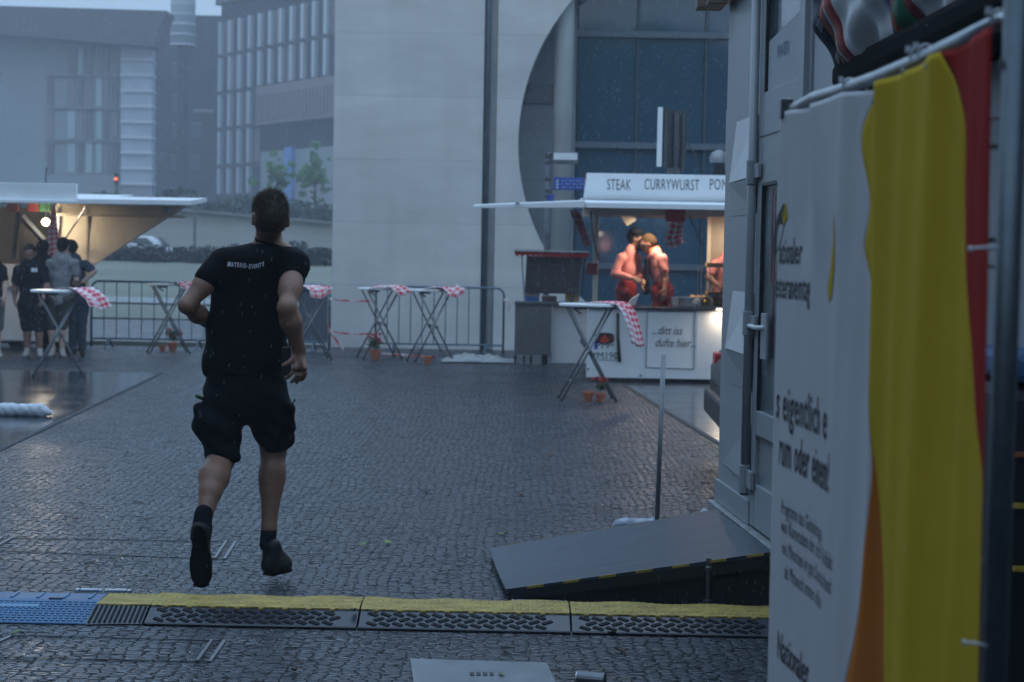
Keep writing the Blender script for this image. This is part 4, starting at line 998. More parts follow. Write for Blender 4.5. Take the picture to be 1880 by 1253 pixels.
# posts, rear frame
M['post_cream'] = mat('post_cream', (.60, .55, .45), .5, var=.05)
b = MB(); b.box2((TX(1089), YT+.02, zc), (TX(1098), YT+.10, zr0+.12)); b.build('post', M['post_cream'], st, bevel=.004)
b = MB(); b.tube([P(1085, 390, 21.9), P(1090, 440, 22.1), P(1100, 478, YT-.02)], .012, 8); b.build('gas_strut', M['black_plastic'], st)
b = MB(); b.box2((TX(1299, 450, YT+.7), YT+.7, .46), (TX(1305, 450, YT+.7), YT+.76, zr0+.12)); b.build('inner_post', M['post_cream'], st)
b = MB(); yy = YT+.78; b.box2((TX(1305, 450, yy), yy, .46), (xr, yy+.04, zr0+.12)); b.build('inner_wall', M['beige_panel'], st)
b = MB(); b.box2((xl, YT+2.2, .46), (xr, YT+2.26, TZ(1200, 600, YT+2.2))); b.build('rear_lower_wall', M['trailer_white'], st)
b = MB(); b.box2((xl, YT+.03, zr0-.05), (xr, YT+.10, zr0+.10)); b.build('header', M['post_cream'], st)
b = MB(); b.box2((xl, YT+2.2, zr0-.02), (xr, YT+2.26, zr0+.12)); b.build('rear_header', M['post_cream'], st)
b = MB(); b.beam(P(1145, 388, YT+.6), P(1160, 410, YT+.6), .15, .03, up=(0, 1, 0)); b.build('hanging_board', M['post_cream'], st)
b = MB(); b.tube([P(1265, 395, YT+1.5), P(1275, 420, YT+1.5), P(1290, 450, YT+1.5)], .012, 6); b.build('rear_strut', M['black_plastic'], st)
def lamp_box(parent, c, size, power, es, col=(1, .80, .58), name='lamp'):
    b = MB(); b.box(c, size); o = b.build(name, mat('lamp_glow', (.8, .7, .5), .5, emit=col, es=es), parent, bevel=.006)
    l = bpy.data.lights.new('stall_light', 'AREA'); l.shape = 'RECTANGLE'; l.size = size[0]; l.size_y = max(size[1], .06); l.energy = power; l.color = col
    lo = bpy.data.objects.new('stall_light', l); COL.objects.link(lo); lo.location = (c[0], c[1], c[2]-size[2]/2-.012); return o
c = P(1204, 393, YT+.5); b = MB(); b.box2((TX(1181, 393, YT+.5), YT+.46, c.z-.03), (TX(1222, 393, YT+.5), YT+.56, c.z+.09)); b.build('lamp_housing', M['post_cream'], st)
lamp_box(st, (c.x+.03, YT+.44, c.z+.0), (.16, .09, .05), 9, 6)
c = P(1334, 400, YT+.45); lamp_box(st, (c.x+.1, YT+.30, c.z), (.12, .10, .05), 3, 5)
c = P(1322, 563, YT-.07); lamp_box(st, (c.x+.12, YT-.10, zc-.0), (.34, .03, .02), 1.6, 3)
# things on the counter: each its own
def cyl_thing(name, label, cat, px, py, Y, prof, m, n=20, group=None, z=None):
    c = P(px, py, Y); 
    if z is not None: c.z = z
    b = MB(); b.lathe(c, prof, n); return tag(b.build(name, m, None), label, cat, group)
ZC = zc+.010
t = thing('grill_pan', 'wide shallow steel pan on the counter right of the kissing pair', 'pan', (TX(1262, 550), YT+.35, ZC))
c = Vector((TX(1262, 550, YT+.35), YT+.35, ZC)); b = MB(); b.lathe(c, [(.14, .0), (.19, .02), (.20, .13), (.195, .13), (.18, .03), (.13, .012)], 28, sx=1.15); b.build('bowl', M['steel'], t, smooth=False)
b = MB(); b.tube([c+Vector((.2, 0, .11)), c+Vector((.34, -.02, .15))], .012); b.build('handle', M['black_plastic'], t)
b = MB(); b.box2((TX(1240, 560), YT+.0, ZC), (TX(1335, 560), YT+.55, ZC+.018)); tag(b.build('grill_plate', M['dark_steel']), 'dark grill plate along the right half of the counter', 'grill plate')
q = random.Random(2)
M['food_brown'] = mat('food_brown', (.20, .09, .04), .5, var=.5, scale=30); M['food_yellow'] = mat('food_yellow', (.62, .42, .05), .5, var=.3, scale=30)
M['bread'] = mat('bread', (.42, .24, .10), .7, var=.3, scale=20)
def sausage(label, c, L, r, rot, m, grp, name='sausage', cat='sausage'):
    b = MB(); d = Vector((math.cos(rot), math.sin(rot), 0))*L/2; p = [c-d, c-d*.8, c, c+d*.8, c+d]; p[2] = p[2]+Vector((0, 0, r*.2))
    b.tube(p, [r*.4, r*.95, r, r*.95, r*.4], 10); return tag(b.build(name, m, None, smooth=True), label, cat, grp)
ordw = ['leftmost', 'second', 'third', 'middle', 'fifth', 'sixth', 'rightmost']
for i in range(7):
    px = 1106+i*7.5
    sausage(ordw[i]+' browned sausage of the row on the counter before the kissing pair', Vector((TX(px, 560, YT+.12), YT+.12, ZC+.022)), .09, .022, q.uniform(-.4, .4)+1.2, M['food_brown'], 'sausages on the counter')
for i, (px, s) in enumerate(((1272, .05), (1282, .05), (1293, .045))):
    b = MB(); b.lathe((TX(px, 545, YT+.62), YT+.62, ZC+.10), [(.02, 0), (s, .012), (s, .03), (s*.6, .052), (.005, .058)], 14); tag(b.build('bread_roll', M['bread'], None, smooth=True), ('left', 'middle', 'right')[i]+'most golden bread roll of three behind the pan' if i != 1 else 'middle golden bread roll of three behind the pan', 'bread roll', 'bread rolls behind the pan')
b = MB(); b.box2((TX(1262, 545, YT+.55), YT+.55, ZC), (TX(1300, 545, YT+.55), YT+.72, ZC+.098)); tag(b.build('bread_tray', M['steel'], bevel=.006), 'low steel tray carrying bread rolls behind the pan', 'tray')
b = MB(); b.prism([P(1152, 560, YT+.2), P(1160, 549, YT+.2), P(1174, 540, YT+.2), P(1166, 561, YT+.2)], (0, .12, .0)); tag(b.build('paper_wrap', M['white_paint']), 'white paper wrap on the counter in front of the left vendor', 'paper')
# glass food case
gx0, gx1 = TX(1287, 520, YT+.1), TX(1352, 520, YT+.1); gz1 = TZ(1300, 490, YT+.1)
t = thing('glass_food_case', 'glass sided counter case with yellow salads, red box standing on it', 'display case', (gx0, YT+.1, ZC))
b = MB(); fr_ = .012
for x in (gx0, gx0+(TX(1302)-TX(1287)), gx1): 
    for y in (YT+.06, YT+.45): b.box2((x-fr_/2, y-fr_/2, ZC), (x+fr_/2, y+fr_/2, gz1))
for y in (YT+.06, YT+.45): b.box2((gx0, y-fr_/2, gz1-.012), (gx1, y+fr_/2, gz1+.002))
b.build('frame', M['steel'], t)
gm = bpy.data.materials.new('clear_glass'); gm.use_nodes = True; pb = gm.node_tree.nodes['Principled BSDF']; pb.inputs['Transmission Weight'].default_value = 1; pb.inputs['Roughness'].default_value = .02; pb.inputs['IOR'].default_value = 1.1
M['clear_glass'] = gm
b = MB(); b.box2((gx0+.01, YT+.058, ZC+.02), (gx1-.01, YT+.062, gz1-.02)); b.build('glass_pane', gm, t)
for i, px in enumerate((1298, 1316, 1333)):
    x = TX(px, 550, YT+.25); b = MB(); b.lathe((x, YT+.25, ZC+.02), [(.05, 0), (.06, .05), (.058, .06), (.04, .085), (.01, .10)], 16); b.build('salad_bowl', M['food_yellow'], t, smooth=True)
b = MB(); b.box2((gx0+.05, YT+.1, ZC+.16), (gx1, YT+.42, ZC+.17)); b.build('shelf', M['steel'], t)
b = MB(); b.box2((gx0+.09, YT+.12, ZC+.172), (gx1-.1, YT+.4, ZC+.215)); b.build('filled_tray', M['bread'], t)
b = MB(); b.box2((TX(1333, 480, YT+.3), YT+.2, gz1+.003), (TX(1352, 480, YT+.3), YT+.4, TZ(1335, 462, YT+.3))); tag(b.build('red_box', M['red_plastic'], bevel=.006), 'bright red box standing on the glass food case', 'box')
b = MB(); b.box2((TX(1296, 480, YT+.35), YT+.22, gz1+.003), (TX(1330, 480, YT+.3), YT+.42, TZ(1310, 483, YT+.3))); tag(b.build('carton', mat('carton_tan', (.42, .26, .12), .7, var=.2), bevel=.004), 'tan open carton standing on the glass food case', 'carton')
# shelf goods at left
def tub(label, px0, px1, py0, py1, m1, m2, Y=25.9):
    x0, x1 = TX(px0, py1, Y), TX(px1, py1, Y); z1 = TZ(px0, py0, Y); z0 = zk+.014
    t = thing('plastic_tub', label, 'tub', ((x0+x1)/2, Y, z0))
    b = MB(); h = z1-z0; b.prism([(x0+.02, Y, z0), (x1-.02, Y, z0), (x1, Y, z1), (x0, Y, z1)], (0, .2, 0)); b.build('tub_body', m1, t, bevel=.008)
    b = MB(); b.prism([(x0+.025, Y-.004, z0+.01), (x1-.025, Y-.004, z0+.01), (x1-.017, Y-.004, z0+h*.38), (x0+.017, Y-.004, z0+h*.52)], (0, .004, 0)); b.build('blue_band', m2, t)
    b = MB(); b.beam((x0+.04, Y-.006, z0+h*.68), (x1-.05, Y-.006, z0+h*.72), .004, .035, up=(0, -1, 0)); b.build('red_band', M['red_cloth'], t)
tub('white plastic tub with red and blue print on the grey cart shelf', 962, 992, 533, 555, M['white_paint'], mat('tub_blue', (.03, .16, .5), .4))
b = MB(); b.box2((TX(995, 550, 25.9), 25.85, zk+.014), (TX(1022, 550, 25.9), 26.1, zk+.10)); tag(b.build('food_box', mat('box_dark', (.08, .05, .045), .6, var=.3), bevel=.006), 'dark lidded food box next to the white tub', 'box')
b = MB(); b.box2((TX(994, 550, 25.9), 25.84, zk+.101), (TX(1023, 550, 25.9), 26.11, zk+.112)); tag(b.build('box_lid', M['white_paint'], bevel=.003), 'loose white lid resting on the dark food box', 'lid')
b = MB(); b.box2((TX(1038, 550, 25.9), 25.9, zk+.014), (TX(1062, 550, 25.9), 26.1, zk+.14)); tag(b.build('yellow_crate', mat('crate_yellow', (.50, .36, .12), .6, var=.2), bevel=.006), 'yellow crate on the shelf behind the dark bottle', 'crate')
t = thing('bottle', 'slim dark bottle on the shelf left of the nearest table top', 'bottle', (TX(1050, 550, 25.75), 25.75, zk+.012))
b = MB(); b.lathe((TX(1050, 550, 25.75), 25.75, zk+.012), [(.025, 0), (.027, .01), (.027, .11), (.012, .14), (.011, .17)], 16); b.build('bottle_body', M['black_plastic'], t, smooth=True)
b = MB(); b.cyl((TX(1050, 550, 25.75), 25.75, zk+.181), (TX(1050, 550, 25.75), 25.75, zk+.205), .014); b.build('cap', M['dark_steel'], t)
# cloths hanging in the stall
cloth('hanging_cloth', 'red checked cloth hanging under the lamp inside the food stall', [P(1243, 398, YT+.02), P(1241, 420, YT+.02), P(1236, 438, YT+.02), P(1241, 455, YT+.02)], .17, .24, across=(1, 0, .05), seed=3, amp=.015, waves=2)
cloth('hanging_cloth', 'narrow dark red checked cloth hanging slanted by the left stall post', [P(1055, 387, 21.6), P(1064, 412, 21.7), P(1072, 432, 21.7), P(1079, 452, 21.8)], .12, .09, across=(1, 0, .25), seed=4, amp=.015, m=gingham('gingham_dark', (.30, .02, .03), (.42, .18, .2)))
b = MB(); c = P(1240, 396, YT-.01); b.box((c.x, YT-.01, c.z), (.26, .02, .16)); o = tag(b.build('red_sign', M['red_cloth'], bevel=.004), 'dark red hanging sign above the checked cloth in the food stall', 'sign')
b = MB(); c = P(1087, 494, YT+.0); b.box((c.x, YT-.01, c.z), (.15, .02, .15)); tag(b.build('red_sign', mat('sign_darkred', (.22, .03, .03), .6), bevel=.004), 'small dark red sign on the left post of the food stall', 'sign')
# price board on the grey cart with red valance
t = thing('menu_board', 'dark chalk menu board under a small red scalloped valance', 'menu board', (TX(1015, 500, 25.8), 25.8, zk))
Ym = 25.8
b = MB(); b.prism([P(967, 470, Ym), P(1077, 470, Ym), P(1068, 541, Ym), P(963, 538, Ym)], (0, .03, 0)); b.build('board', mat('chalkboard', (.022, .022, .026), .6, var=.35, scale=4), t)
b = MB(); b.beam(P(943, 459, Ym-.12), P(1080, 463, Ym-.12), .16, .02, up=(0, 0, 1)); b.build('valance_top', mat('valance_grey', (.32, .35, .36), .5), t)
b = MB(); n = 14; pts = [P(945, 461, Ym-.14), P(1081, 465, Ym-.14)]
for i in range(n):
    x0 = lerp(pts[0], pts[1], i/n); x1_ = lerp(pts[0], pts[1], (i+1)/n); mm = (x0+x1_)/2
    b.prism([x0, x1_, x1_-Vector((0, 0, .05)), mm-Vector((0, 0, .085)), x0-Vector((0, 0, .05))], (0, .006, 0))
b.build('valance', M['red_cloth'], t)
for a, c_ in ((( 958, 470), (963, 553)), ((1071, 466), (1062, 553))):
    b = MB(); b.tube([P(a[0], a[1], Ym), P(c_[0], c_[1], Ym)], .01, 8); b.build('support', mat('strut_blue', (.05, .12, .2), .4), t)
for i, (px, py) in enumerate(((982, 488), (1018, 487), (1056, 489))):
    b = MB(); 
    for j in range(3): b.beam(P(px-10+j*7, py+j % 2, Ym-.002), P(px-5+j*7, py-1+j % 2, Ym-.002), .003, .012, up=(0, -1, 0))
    b.build('chalk_mark', mat('chalk', (.30, .30, .30), .9), t)
# grey cart
t = thing('grey_cart', 'dark grey cabinet cart on castors at the left end of the food stall', 'cart', (TX(980, 600, YK), YK, 0))
x0, x1 = TX(945, 600, YK), TX(1013, 600, YK)
b = MB(); b.box2((x0, YK, TZ(980, 652, YK)), (x1, YK+.5, TZ(980, 560, YK))); b.build('cabinet', mat('cart_grey', (.13, .135, .135), .5, .3, var=.15, scale=3), t, bevel=.01)
b = MB(); b.box2((x0-.01, YK-.02, TZ(980, 560, YK)), (x1+.02, YK+.52, TZ(980, 555, YK))); b.build('top', M['dark_steel'], t, bevel=.004)
for px in (946, 962, 975, 996):
    c = G(px, 668); b = MB(); x = TX(px, 660, YK+.1); b.cyl((x-.012, YK+.12, .05), (x+.012, YK+.12, .05), .05, n=16); b.box2((x-.02, YK+.1, .05), (x+.02, YK+.14, .13)); b.build('castor', M['black_plastic'], t)
# rooftop speakers / panels, dome
def roofpanel(label, px0, px1, px2, py0, py1):
    Yp = YT+.3
    t = thing('rooftop_screen', label, 'screen', (TX(px0, 300, Yp), Yp, zs1), 'dark panels standing on the food stall roof')
    b = MB(); b.box2((TX(px0, 250, Yp), Yp, TZ(px0, py1, Yp)), (TX(px1, 250, Yp), Yp+.05, TZ(px0, py0, Yp))); b.build('white_edge', M['white_paint'], t, bevel=.004)
    b = MB(); a0 = P(px1, py0+3, Yp+.02); a1 = P(px2, py0+12, Yp+.7); z0 = TZ(px1, py1+2, Yp)
    b.prism([(a0.x+.002, a0.y, z0), (a1.x, a1.y, z0), (a1.x, a1.y, a1.z+.04), (a0.x+.002, a0.y, a0.z)], (.03, .09, 0)); b.build('housing', M['black_plastic'], t, bevel=.006)
    b = MB()
    for f in (.12, .55, .62, .9):
        p = lerp(a0, a1, f); b.box2((p.x-.01, p.y-.03, z0), (p.x+.03, p.y+.02, p.z-.02))
    b.build('rib', M['dark_steel'], t)
    b = MB(); mx_ = (a0.x+a1.x)/2; b.box2((mx_-.08, Yp+.2, zs1-.28), (mx_+.08, Yp+.3, z0+.01)); b.build('mount', M['dark_steel'], t)
roofpanel('dark slatted panel with white front edge standing on the stall roof', 1207, 1216, 1258, 197, 306)
roofpanel('second dark panel with white front edge, half behind the cabin', 1334, 1345, 1392, 200, 312)
b = MB(); b.tube([P(1262, 262, YT+.6), P(1275, 285, YT+.5), P(1290, 318, YT+.3)], .01, 6); tag(b.build('cable', M['black_plastic'], smooth=True), 'thin black cable sloping down to the food stall roof', 'cable')
t = thing('dome_lamp', 'grey rounded dome lamp on the stall roof beside the cabin', 'lamp', P(1320, 310, YT+.5))
c = P(1320, 292, YT+.5); b = MB(); b.lathe((c.x, c.y, c.z-.06), [(.04, 0), (.12, .02), (.13, .08), (.10, .14), (.04, .17), (.005, .18)], 20); b.build('dome', mat('dome_grey', (.32, .34, .36), .4), t, smooth=True)
b = MB(); b.box2((c.x-.07, c.y-.05, zs1-.25), (c.x+.07, c.y+.05, c.z-.055)); b.build('base', M['black_plastic'], t)

# ============================================================ SIGN POST
t = thing('sign_post', 'slim street sign post with white and blue direction plates behind the stall', 'sign post', (P(1003, 600, 26).x, 26, 0))
b = MB(); xx = P(1003, 500, 26).x; b.cyl((xx, 26, 0), (xx, 26, P(1003, 280, 26).z), .045, n=12); b.build('pole', mat('pole_grey', (.09, .10, .12), .5, .5, var=.3), t, smooth=True)
b = MB()
for py in (285, 298, 328, 350, 360, 500, 430): b.cyl((xx, 26, TZ(1003, py, 26)-.02), (xx, 26, TZ(1003, py, 26)+.02), .058, n=12)
b.build('clamp', M['dark_steel'], t)
M['sign_blue'] = mat('sign_blue', (.03, .08, .34), .4, var=.1)
for nm, x0, x1, y0, y1, m in (('upper_plate', 1014, 1061, 281, 302, M['dark_steel']), ('blue_plate', 1016, 1078, 327, 349, M['sign_blue']), ('small_blue_plate', 1004, 1017, 358, 373, M['sign_blue'])):
    b = MB(); a = P(x0, y1, 26); c = P(x1, y0, 26); b.box2((a.x, 25.94, a.z), (c.x, 25.97, c.z)); o = b.build(nm, m, t, bevel=.004)
    if nm == 'upper_plate': b = MB(); a = P(1016, 294, 26); c = P(1060, 282, 26); b.box2((a.x, 25.93, a.z), (c.x, 25.938, c.z)); b.build('white_field', M['white_paint'], o)
    if nm == 'blue_plate':
        for j in range(3):
            b = MB(); a = P(1031, 331.5+j*6, 26); c = P(1073, 334+j*6, 26)
            k = a.x
            while k < c.x: b.box2((k, 25.934, c.z), (k+.022+.02*((j+int(k*90)) % 2), 25.939, a.z)); k += .055
            b.build('text_line', mat('sign_white', (.32, .38, .6), .5), o)
            b = MB(); a = P(1021, 331+j*6, 26); c = P(1025, 335+j*6, 26); b.box2((a.x, 25.934, c.z), (c.x, 25.939, a.z)); b.build('pictogram', mat('sign_white', (.5, .55, .7), .5), o)

# ============================================================ LEFT STALL
YL = 27.0; LX = lambda px, py=500, Y=YL: P(px, py, Y).x; LZ = lambda px, py, Y=YL: P(px, py, Y).z
ls = thing('drinks_stall', 'white drinks stall with lit beige inside and wide pointed canopy', 'food stall', (LX(100), YL, 0))
xr2 = LX(165)
b = MB(); b.box2((-12.5, YL, LZ(80, 628)), (xr2, YL+.05, LZ(80, 532))); b.build('counter_front', M['trailer_white'], ls, bevel=.02)
b = MB(); b.box2((-12.5, YL-.02, LZ(80, 532)), (xr2, YL+.5, LZ(80, 527))); b.build('counter_top', M['aluminium'], ls)
b = MB(); b.box2((-12.5, YL+.04, LZ(80, 530)), (LX(97), YL+.09, LZ(80, 486))); b.build('lower_panel', M['white_paint'], ls)
xr3 = LX(163, 500, YL+1.95)
b = MB(); b.box2((-12.5, YL+1.9, .4), (xr3, YL+1.95, LZ(80, 376))); b.build('rear_wall', M['beige_panel'], ls)
b = MB(); b.prism([(xr2-.06, YL+.1, .4), (xr3, YL+1.9, .4), (xr3, YL+1.9, LZ(80, 376)), (xr2-.06, YL+.1, LZ(80, 376))], (-.03, 0, 0)); b.build('end_wall', M['beige_panel'], ls)
b = MB(); b.box2((LX(92, 430, YL+.2), YL+.2, LZ(80, 486)), (xr2, YL+.24, LZ(80, 378))); b.build('serving_panel', M['beige_panel'], ls)
for p0, p1 in (((34, 385), (24, 475)), ((109, 380), (104, 440))):
    b = MB(); b.beam(P(p0[0], p0[1], YL+.1), P(p1[0], p1[1], YL+.1), .05, .05, up=(0, 1, 0)); b.build('post', M['dark_steel'], ls)
b = MB(); b.prism([(-12.5, YL+.1, .3), (xr2-.1, YL+.1, .3), (xr3-.05, YL+1.9, .3), (-12.5, YL+1.9, .3)], (0, 0, .1)); b.build('floor', M['black_plastic'], ls)
for px in (-60, 30, 115):
    x = LX(px, 640, YL+.5); b = MB(); b.cyl((x-.1, YL+.6, .26), (x+.1, YL+.6, .26), .26, n=22); b.build('wheel', M['black_rubber'], ls)
# canopy
YLc = 25.4
za = P(60, 374, YLc).z
tip = P(350, 377, YLc+.2); 
b = MB(); b.prism([(-12.5, YLc, P(-60, 372, YLc).z), (LX(146, 374, YLc), YLc, P(146, 375, YLc).z), (LX(146, 374, YLc), YL+2, za+.22), (-12.5, YL+2, za+.22)], (0, 0, .05)); b.build('roof', M['trailer_white'], ls, bevel=.006)
A = Vector((LX(140, 374, YLc), YLc, P(140, 374, YLc).z)); 
b = MB(); b.prism([A, tip, tip+Vector((-.1, 1.9, .1)), A+Vector((0, 1.9, .1))], (0, 0, .07)); b.build('side_flap', M['trailer_white'], ls, bevel=.004)
b = MB(); b.box2((-12.5, YLc+.1, P(60, 370, YLc).z), (LX(137, 350, YLc), YLc+.18, P(60, 336, YLc).z)); b.build('fascia_board', M['white_paint'], ls, bevel=.006)
# side screen: fabric from flap edge down to counter end
cA = P(104, 374, YL+.16); cB = P(345, 378, YL+.14); cC = P(172, 488, YL+.10)
fabric = mat('awning_fabric', (.66, .58, .46), .8, var=.12, scale=2, bump=.2)
b = MB()
def tri(u, v):
    e = lerp(cA, cB, u); e2 = lerp(Vector((cA.x, cA.y, cC.z)), cC, u); q_ = lerp(e, e2, v); return q_+Vector((0, -.02*math.sin(math.pi*v)*math.sin(math.pi*u), 0))
b.grid(tri, 24, 16); b.build('side_curtain', fabric, ls, smooth=True, solid=.01)
b = MB(); b.tube([P(158, 380, YLc+.35), P(122, 436, YL-.05)], .016, 8); b.build('brace', M['dark_steel'], ls)
b = MB(); c = P(306, 386, YLc+.28); b.box(c, (.09, .05, .08)); b.build('bracket', M['dark_steel'], ls)
# round glowing lamp
c = P(84, 408, YL-.15); b = MB(); prof = [(.06*math.sin(math.pi*i/10)+.0005, -.06*math.cos(math.pi*i/10)) for i in range(11)]
t = thing('globe_lamp', 'glowing round bulb hanging inside the left drinks stall', 'lamp', c)
b.lathe(c, prof, 18); b.build('bulb', mat('bulb_glow', (.9, .85, .7), .5, emit=(1, .80, .52), es=6), t, smooth=True)
b = MB(); b.cyl(c+Vector((0, 0, .06)), c+Vector((0, 0, .85)), .008); b.build('cord', M['black_plastic'], t)
l = bpy.data.lights.new('bulb_light', 'POINT'); l.energy = 15; l.color = (1, .84, .62); l.shadow_soft_size = .065
lo = bpy.data.objects.new('bulb_light', l); COL.objects.link(lo); lo.location = c-Vector((0, .075, 0))
t = thing('dark_shelf_unit', 'tall dark open frame leaning inside the left stall', 'frame', P(60, 480, YL-.1))
b = MB(); b.prism([P(38, 395, YL), P(44, 396, YL), P(78, 440, YL), P(78, 486, YL), P(34, 482, YL)], (0, .03, 0)); b.build('panel', mat('panel_dark', (.03, .025, .02), .6), t)
b = MB(); b.beam(P(42, 396, YL-.03), P(82, 440, YL-.03), .05, .04, up=(0, 1, 0)); b.build('rail', M['aluminium'], t)
for i, (px, m_, lab) in enumerate(((23, mat('can_rust', (.05, .012, .008), .5), 'rust red box on the top shelf of the left stall'), (60, mat('box_red', (.08, .008, .006), .5), 'red box on the top shelf of the left stall'), (82, mat('box_green', (.006, .045, .01), .5), 'green box on the top shelf of the left stall'))):
    c = P(px, 381, YL-.1); b = MB(); b.box((c.x, YL-.05, c.z), (.17, .12, .13)); tag(b.build('drinks_box', m_, bevel=.01), lab, 'box')
b = MB(); c = P(50, 390, YL-.1); b.box2((-5.2, YL-.15, c.z-.045), (LX(98), YL+.1, c.z-.01)); b.build('top_shelf', M['beige_panel'], ls)
cloth('hanging_cloth', 'red checked cloth hanging bunched from the left stall roof', [P(99, 376, 26.0), P(99, 400, 26.0), P(98, 430, 26.0), P(99, 460, 26.0), P(97, 487, 26.0)], .05, .26, across=(1, 0, .12), seed=13, amp=.03, waves=2, tip=-.2)
t = thing('drinks_crate', 'pale violet crate at the end of the left counter', 'crate', P(165, 560, YL-.1)); c = P(163, 535, YL-.15)
b = MB(); b.box((c.x, YL-.15, c.z), (.16, .2, .10)); b.build('crate_body', mat('violet_white', (.55, .52, .75), .4), t, bevel=.01)  # one even pale violet body colour
# ============================================================ WHITE CABIN (right)
EL = Vector((-.07, 1, 0)).normalized()           # direction of the cabin side and the fence, away from the camera
NL = Vector((-1, -.07, 0)).normalized()          # outward normal of the cabin side (towards the plaza)
C0 = Vector((1.134, 9.24, 0))                    # far corner of the cabin side
def CB(s, z, n=0): return C0-EL*s+NL*n+Vector((0, 0, z))     # s metres from the far corner towards the camera
def cab_s(px, py):                                # where a sight line meets the side plane: (s, z)
    d = ray(px, py); t = (C0-Vector((0, 0, CAMZ))).dot(NL)/d.dot(NL); p = Vector((0, 0, CAMZ))+d*t
    return (C0-p).dot(EL), p.z
cabin = thing('white_cabin', 'pale grey metal cabin with glazed door at the top of the plywood ramp', 'cabin', (C0.x, C0.y, 0))
def cbox(b, s0, s1, z0, z1, n0, n1, m=0):
    b.prism([CB(s0, z0, n0), CB(s1, z0, n0), CB(s1, z1, n0), CB(s0, z1, n0)], NL*(n1-n0), m); return b
ZT = 2.98; SD0 = cab_s(1390, 500)[0]; SD1 = SD0+1.02
b = MB(); cbox(b, 0, SD0-.015, .32, ZT, -.06, 0); b.build('corner_panel', M['container_grey'], cabin, bevel=.006)
b = MB(); cbox(b, SD1+.015, 7.5, .32, ZT, -.06, 0); b.build('side_wall', M['container_grey'], cabin, bevel=.006)
b = MB(); b.prism([CB(0.0, .32, -.06), CB(0, .32, -2.4), CB(0, ZT, -2.4), CB(0, ZT, -.06)], -EL*.06); b.build('far_end_wall', M['container_grey'], cabin)
b = MB(); b.prism([CB(-.06, ZT, .05), CB(7.5, ZT, .05), CB(7.5, ZT, -2.4), CB(-.06, ZT, -2.4)], (0, 0, .12)); b.build('roof', M['container_frame'], cabin, bevel=.01)
b = MB(); b.prism([CB(-.02, .30, -.05), CB(7.5, .30, -.05), CB(7.5, .30, -2.4), CB(-.02, .30, -2.4)], (0, 0, -.08)); b.build('floor', M['black_plastic'], cabin)
b = MB(); cbox(b, -.03, SD0-.02, .30, .42, -.05, .012); b.build('base_rail', M['container_frame'], cabin, bevel=.004)
b = MB(); cbox(b, -.05, 7.5, .245, .298, -.05, .045); b.build('sill', mat('sill_metal', (.30, .31, .31), .45, .5, var=.3, scale=14), cabin, bevel=.004)
b = MB()
for s in (.0, 2.6, 5.2): 
    p = CB(s+.1, 0, -.15); b.box2((p.x-.06, p.y-.06, 0), (p.x+.06, p.y+.06, .22))
b.build('jack', M['dark_steel'], cabin)
# vertical hinge tube and door frame
b = MB(); b.cyl(CB(SD0-.03, .45, .03), CB(SD0-.03, ZT, .03), .022, n=14); b.build('frame_tube', M['container_frame'], cabin, smooth=True)
for z0, z1 in ((.46, .60), (1.24, 1.36), (1.98, 2.10)):
    b = MB(); b.cyl(CB(SD0-.03, z0, .032), CB(SD0-.03, z1, .032), .027, n=14); cbox(b, SD0-.03, SD0+.10, z0+.03, z1-.02, .012, .03); b.build('hinge', M['container_frame'], cabin, smooth=False, bevel=.003)
# faceted stiffeners on the corner panel
for z0, zm, z1 in ((.40, .0, .80), (1.02, 0, 1.45), (1.90, 0, 2.33)):
    zt = z1; b = MB(); s0, s1 = .12, SD0-.05; up_ = z0 < .5
    b.add([CB(s0, z0+.12, .002), CB(s1, z0+.12, .032), CB(s1, z1, .002), CB(s0+.17, z1, .002), CB(s0, z0+.12, -.01), CB(s1, z0+.12, -.01)], [(0, 1, 2, 3), (0, 4, 5, 1), (0, 3, 4), (1, 5, 2)])
    b.build('stiffener', M['white_paint'] if not up_ else M['container_grey'], cabin)
    if not up_:
        b = MB(); b.add([CB(s0, z0+.115, .004), CB(s1, z0+.115, .03), CB(s1, z0-.06, .004), CB(s0+.05, z0-.06, .002), CB(s0, z0+.1, -.01)], [(0, 3, 2, 1), (0, 4, 3)]); b.build('stiffener', M['container_frame'], cabin)
# door
dz0 = .31
door = None
b = MB()
fw = .085
cbox(b, SD0, SD0+fw, dz0, 2.95, -.04, .008); cbox(b, SD1-fw, SD1, dz0, 2.95, -.04, .008)
for z0, z1 in ((dz0, .52), (.76, .88), (1.98, 2.42), (2.9, 2.95)): cbox(b, SD0+fw+.001, SD1-fw-.001, z0, z1, -.04, .006)
door = b.build('door', M['container_frame'], cabin, bevel=.004)
b = MB(); cbox(b, SD0+fw, SD1-fw, .521, .759, -.02, -.012); b.build('lower_pane', mat('pane_milky', (.22, .24, .25), .3, var=.1), door)
b = MB(); cbox(b, SD0+fw, SD1-fw, .881, 1.979, -.02, -.012); b.build('glass', mat('door_glass', (.10, .14, .155), .10, var=.5, scale=2.5, spec=.8, rvar=.04, bump=.15, bscale=150), door)
b = MB(); cbox(b, SD0+fw, SD1-fw, 2.421, 2.899, -.03, -.022); b.build('transom_glass', mat('transom_glass', (.10, .13, .16), .07, var=.2, spec=.9, rvar=.02), door)
b = MB(); 
for (s0, s1, z0, z1) in ((SD0+fw-.004, SD0+fw+.012, .88, 1.98), (SD0+fw, SD1-fw, 1.968, 1.98), (SD0+fw-.004, SD0+fw+.014, 2.42, 2.9), (SD1-fw-.012, SD1-fw, 2.42, 2.9), (SD0+fw, SD1-fw, .752, .76)): cbox(b, s0, s1, z0, z1, -.011, .0065)
b.build('seal', M['black_rubber'], door)
b = MB(); cbox(b, SD0+.02, SD1-.02, 2.205, 2.212, .0065, .0085); b.build('panel_gap', M['black_rubber'], door)
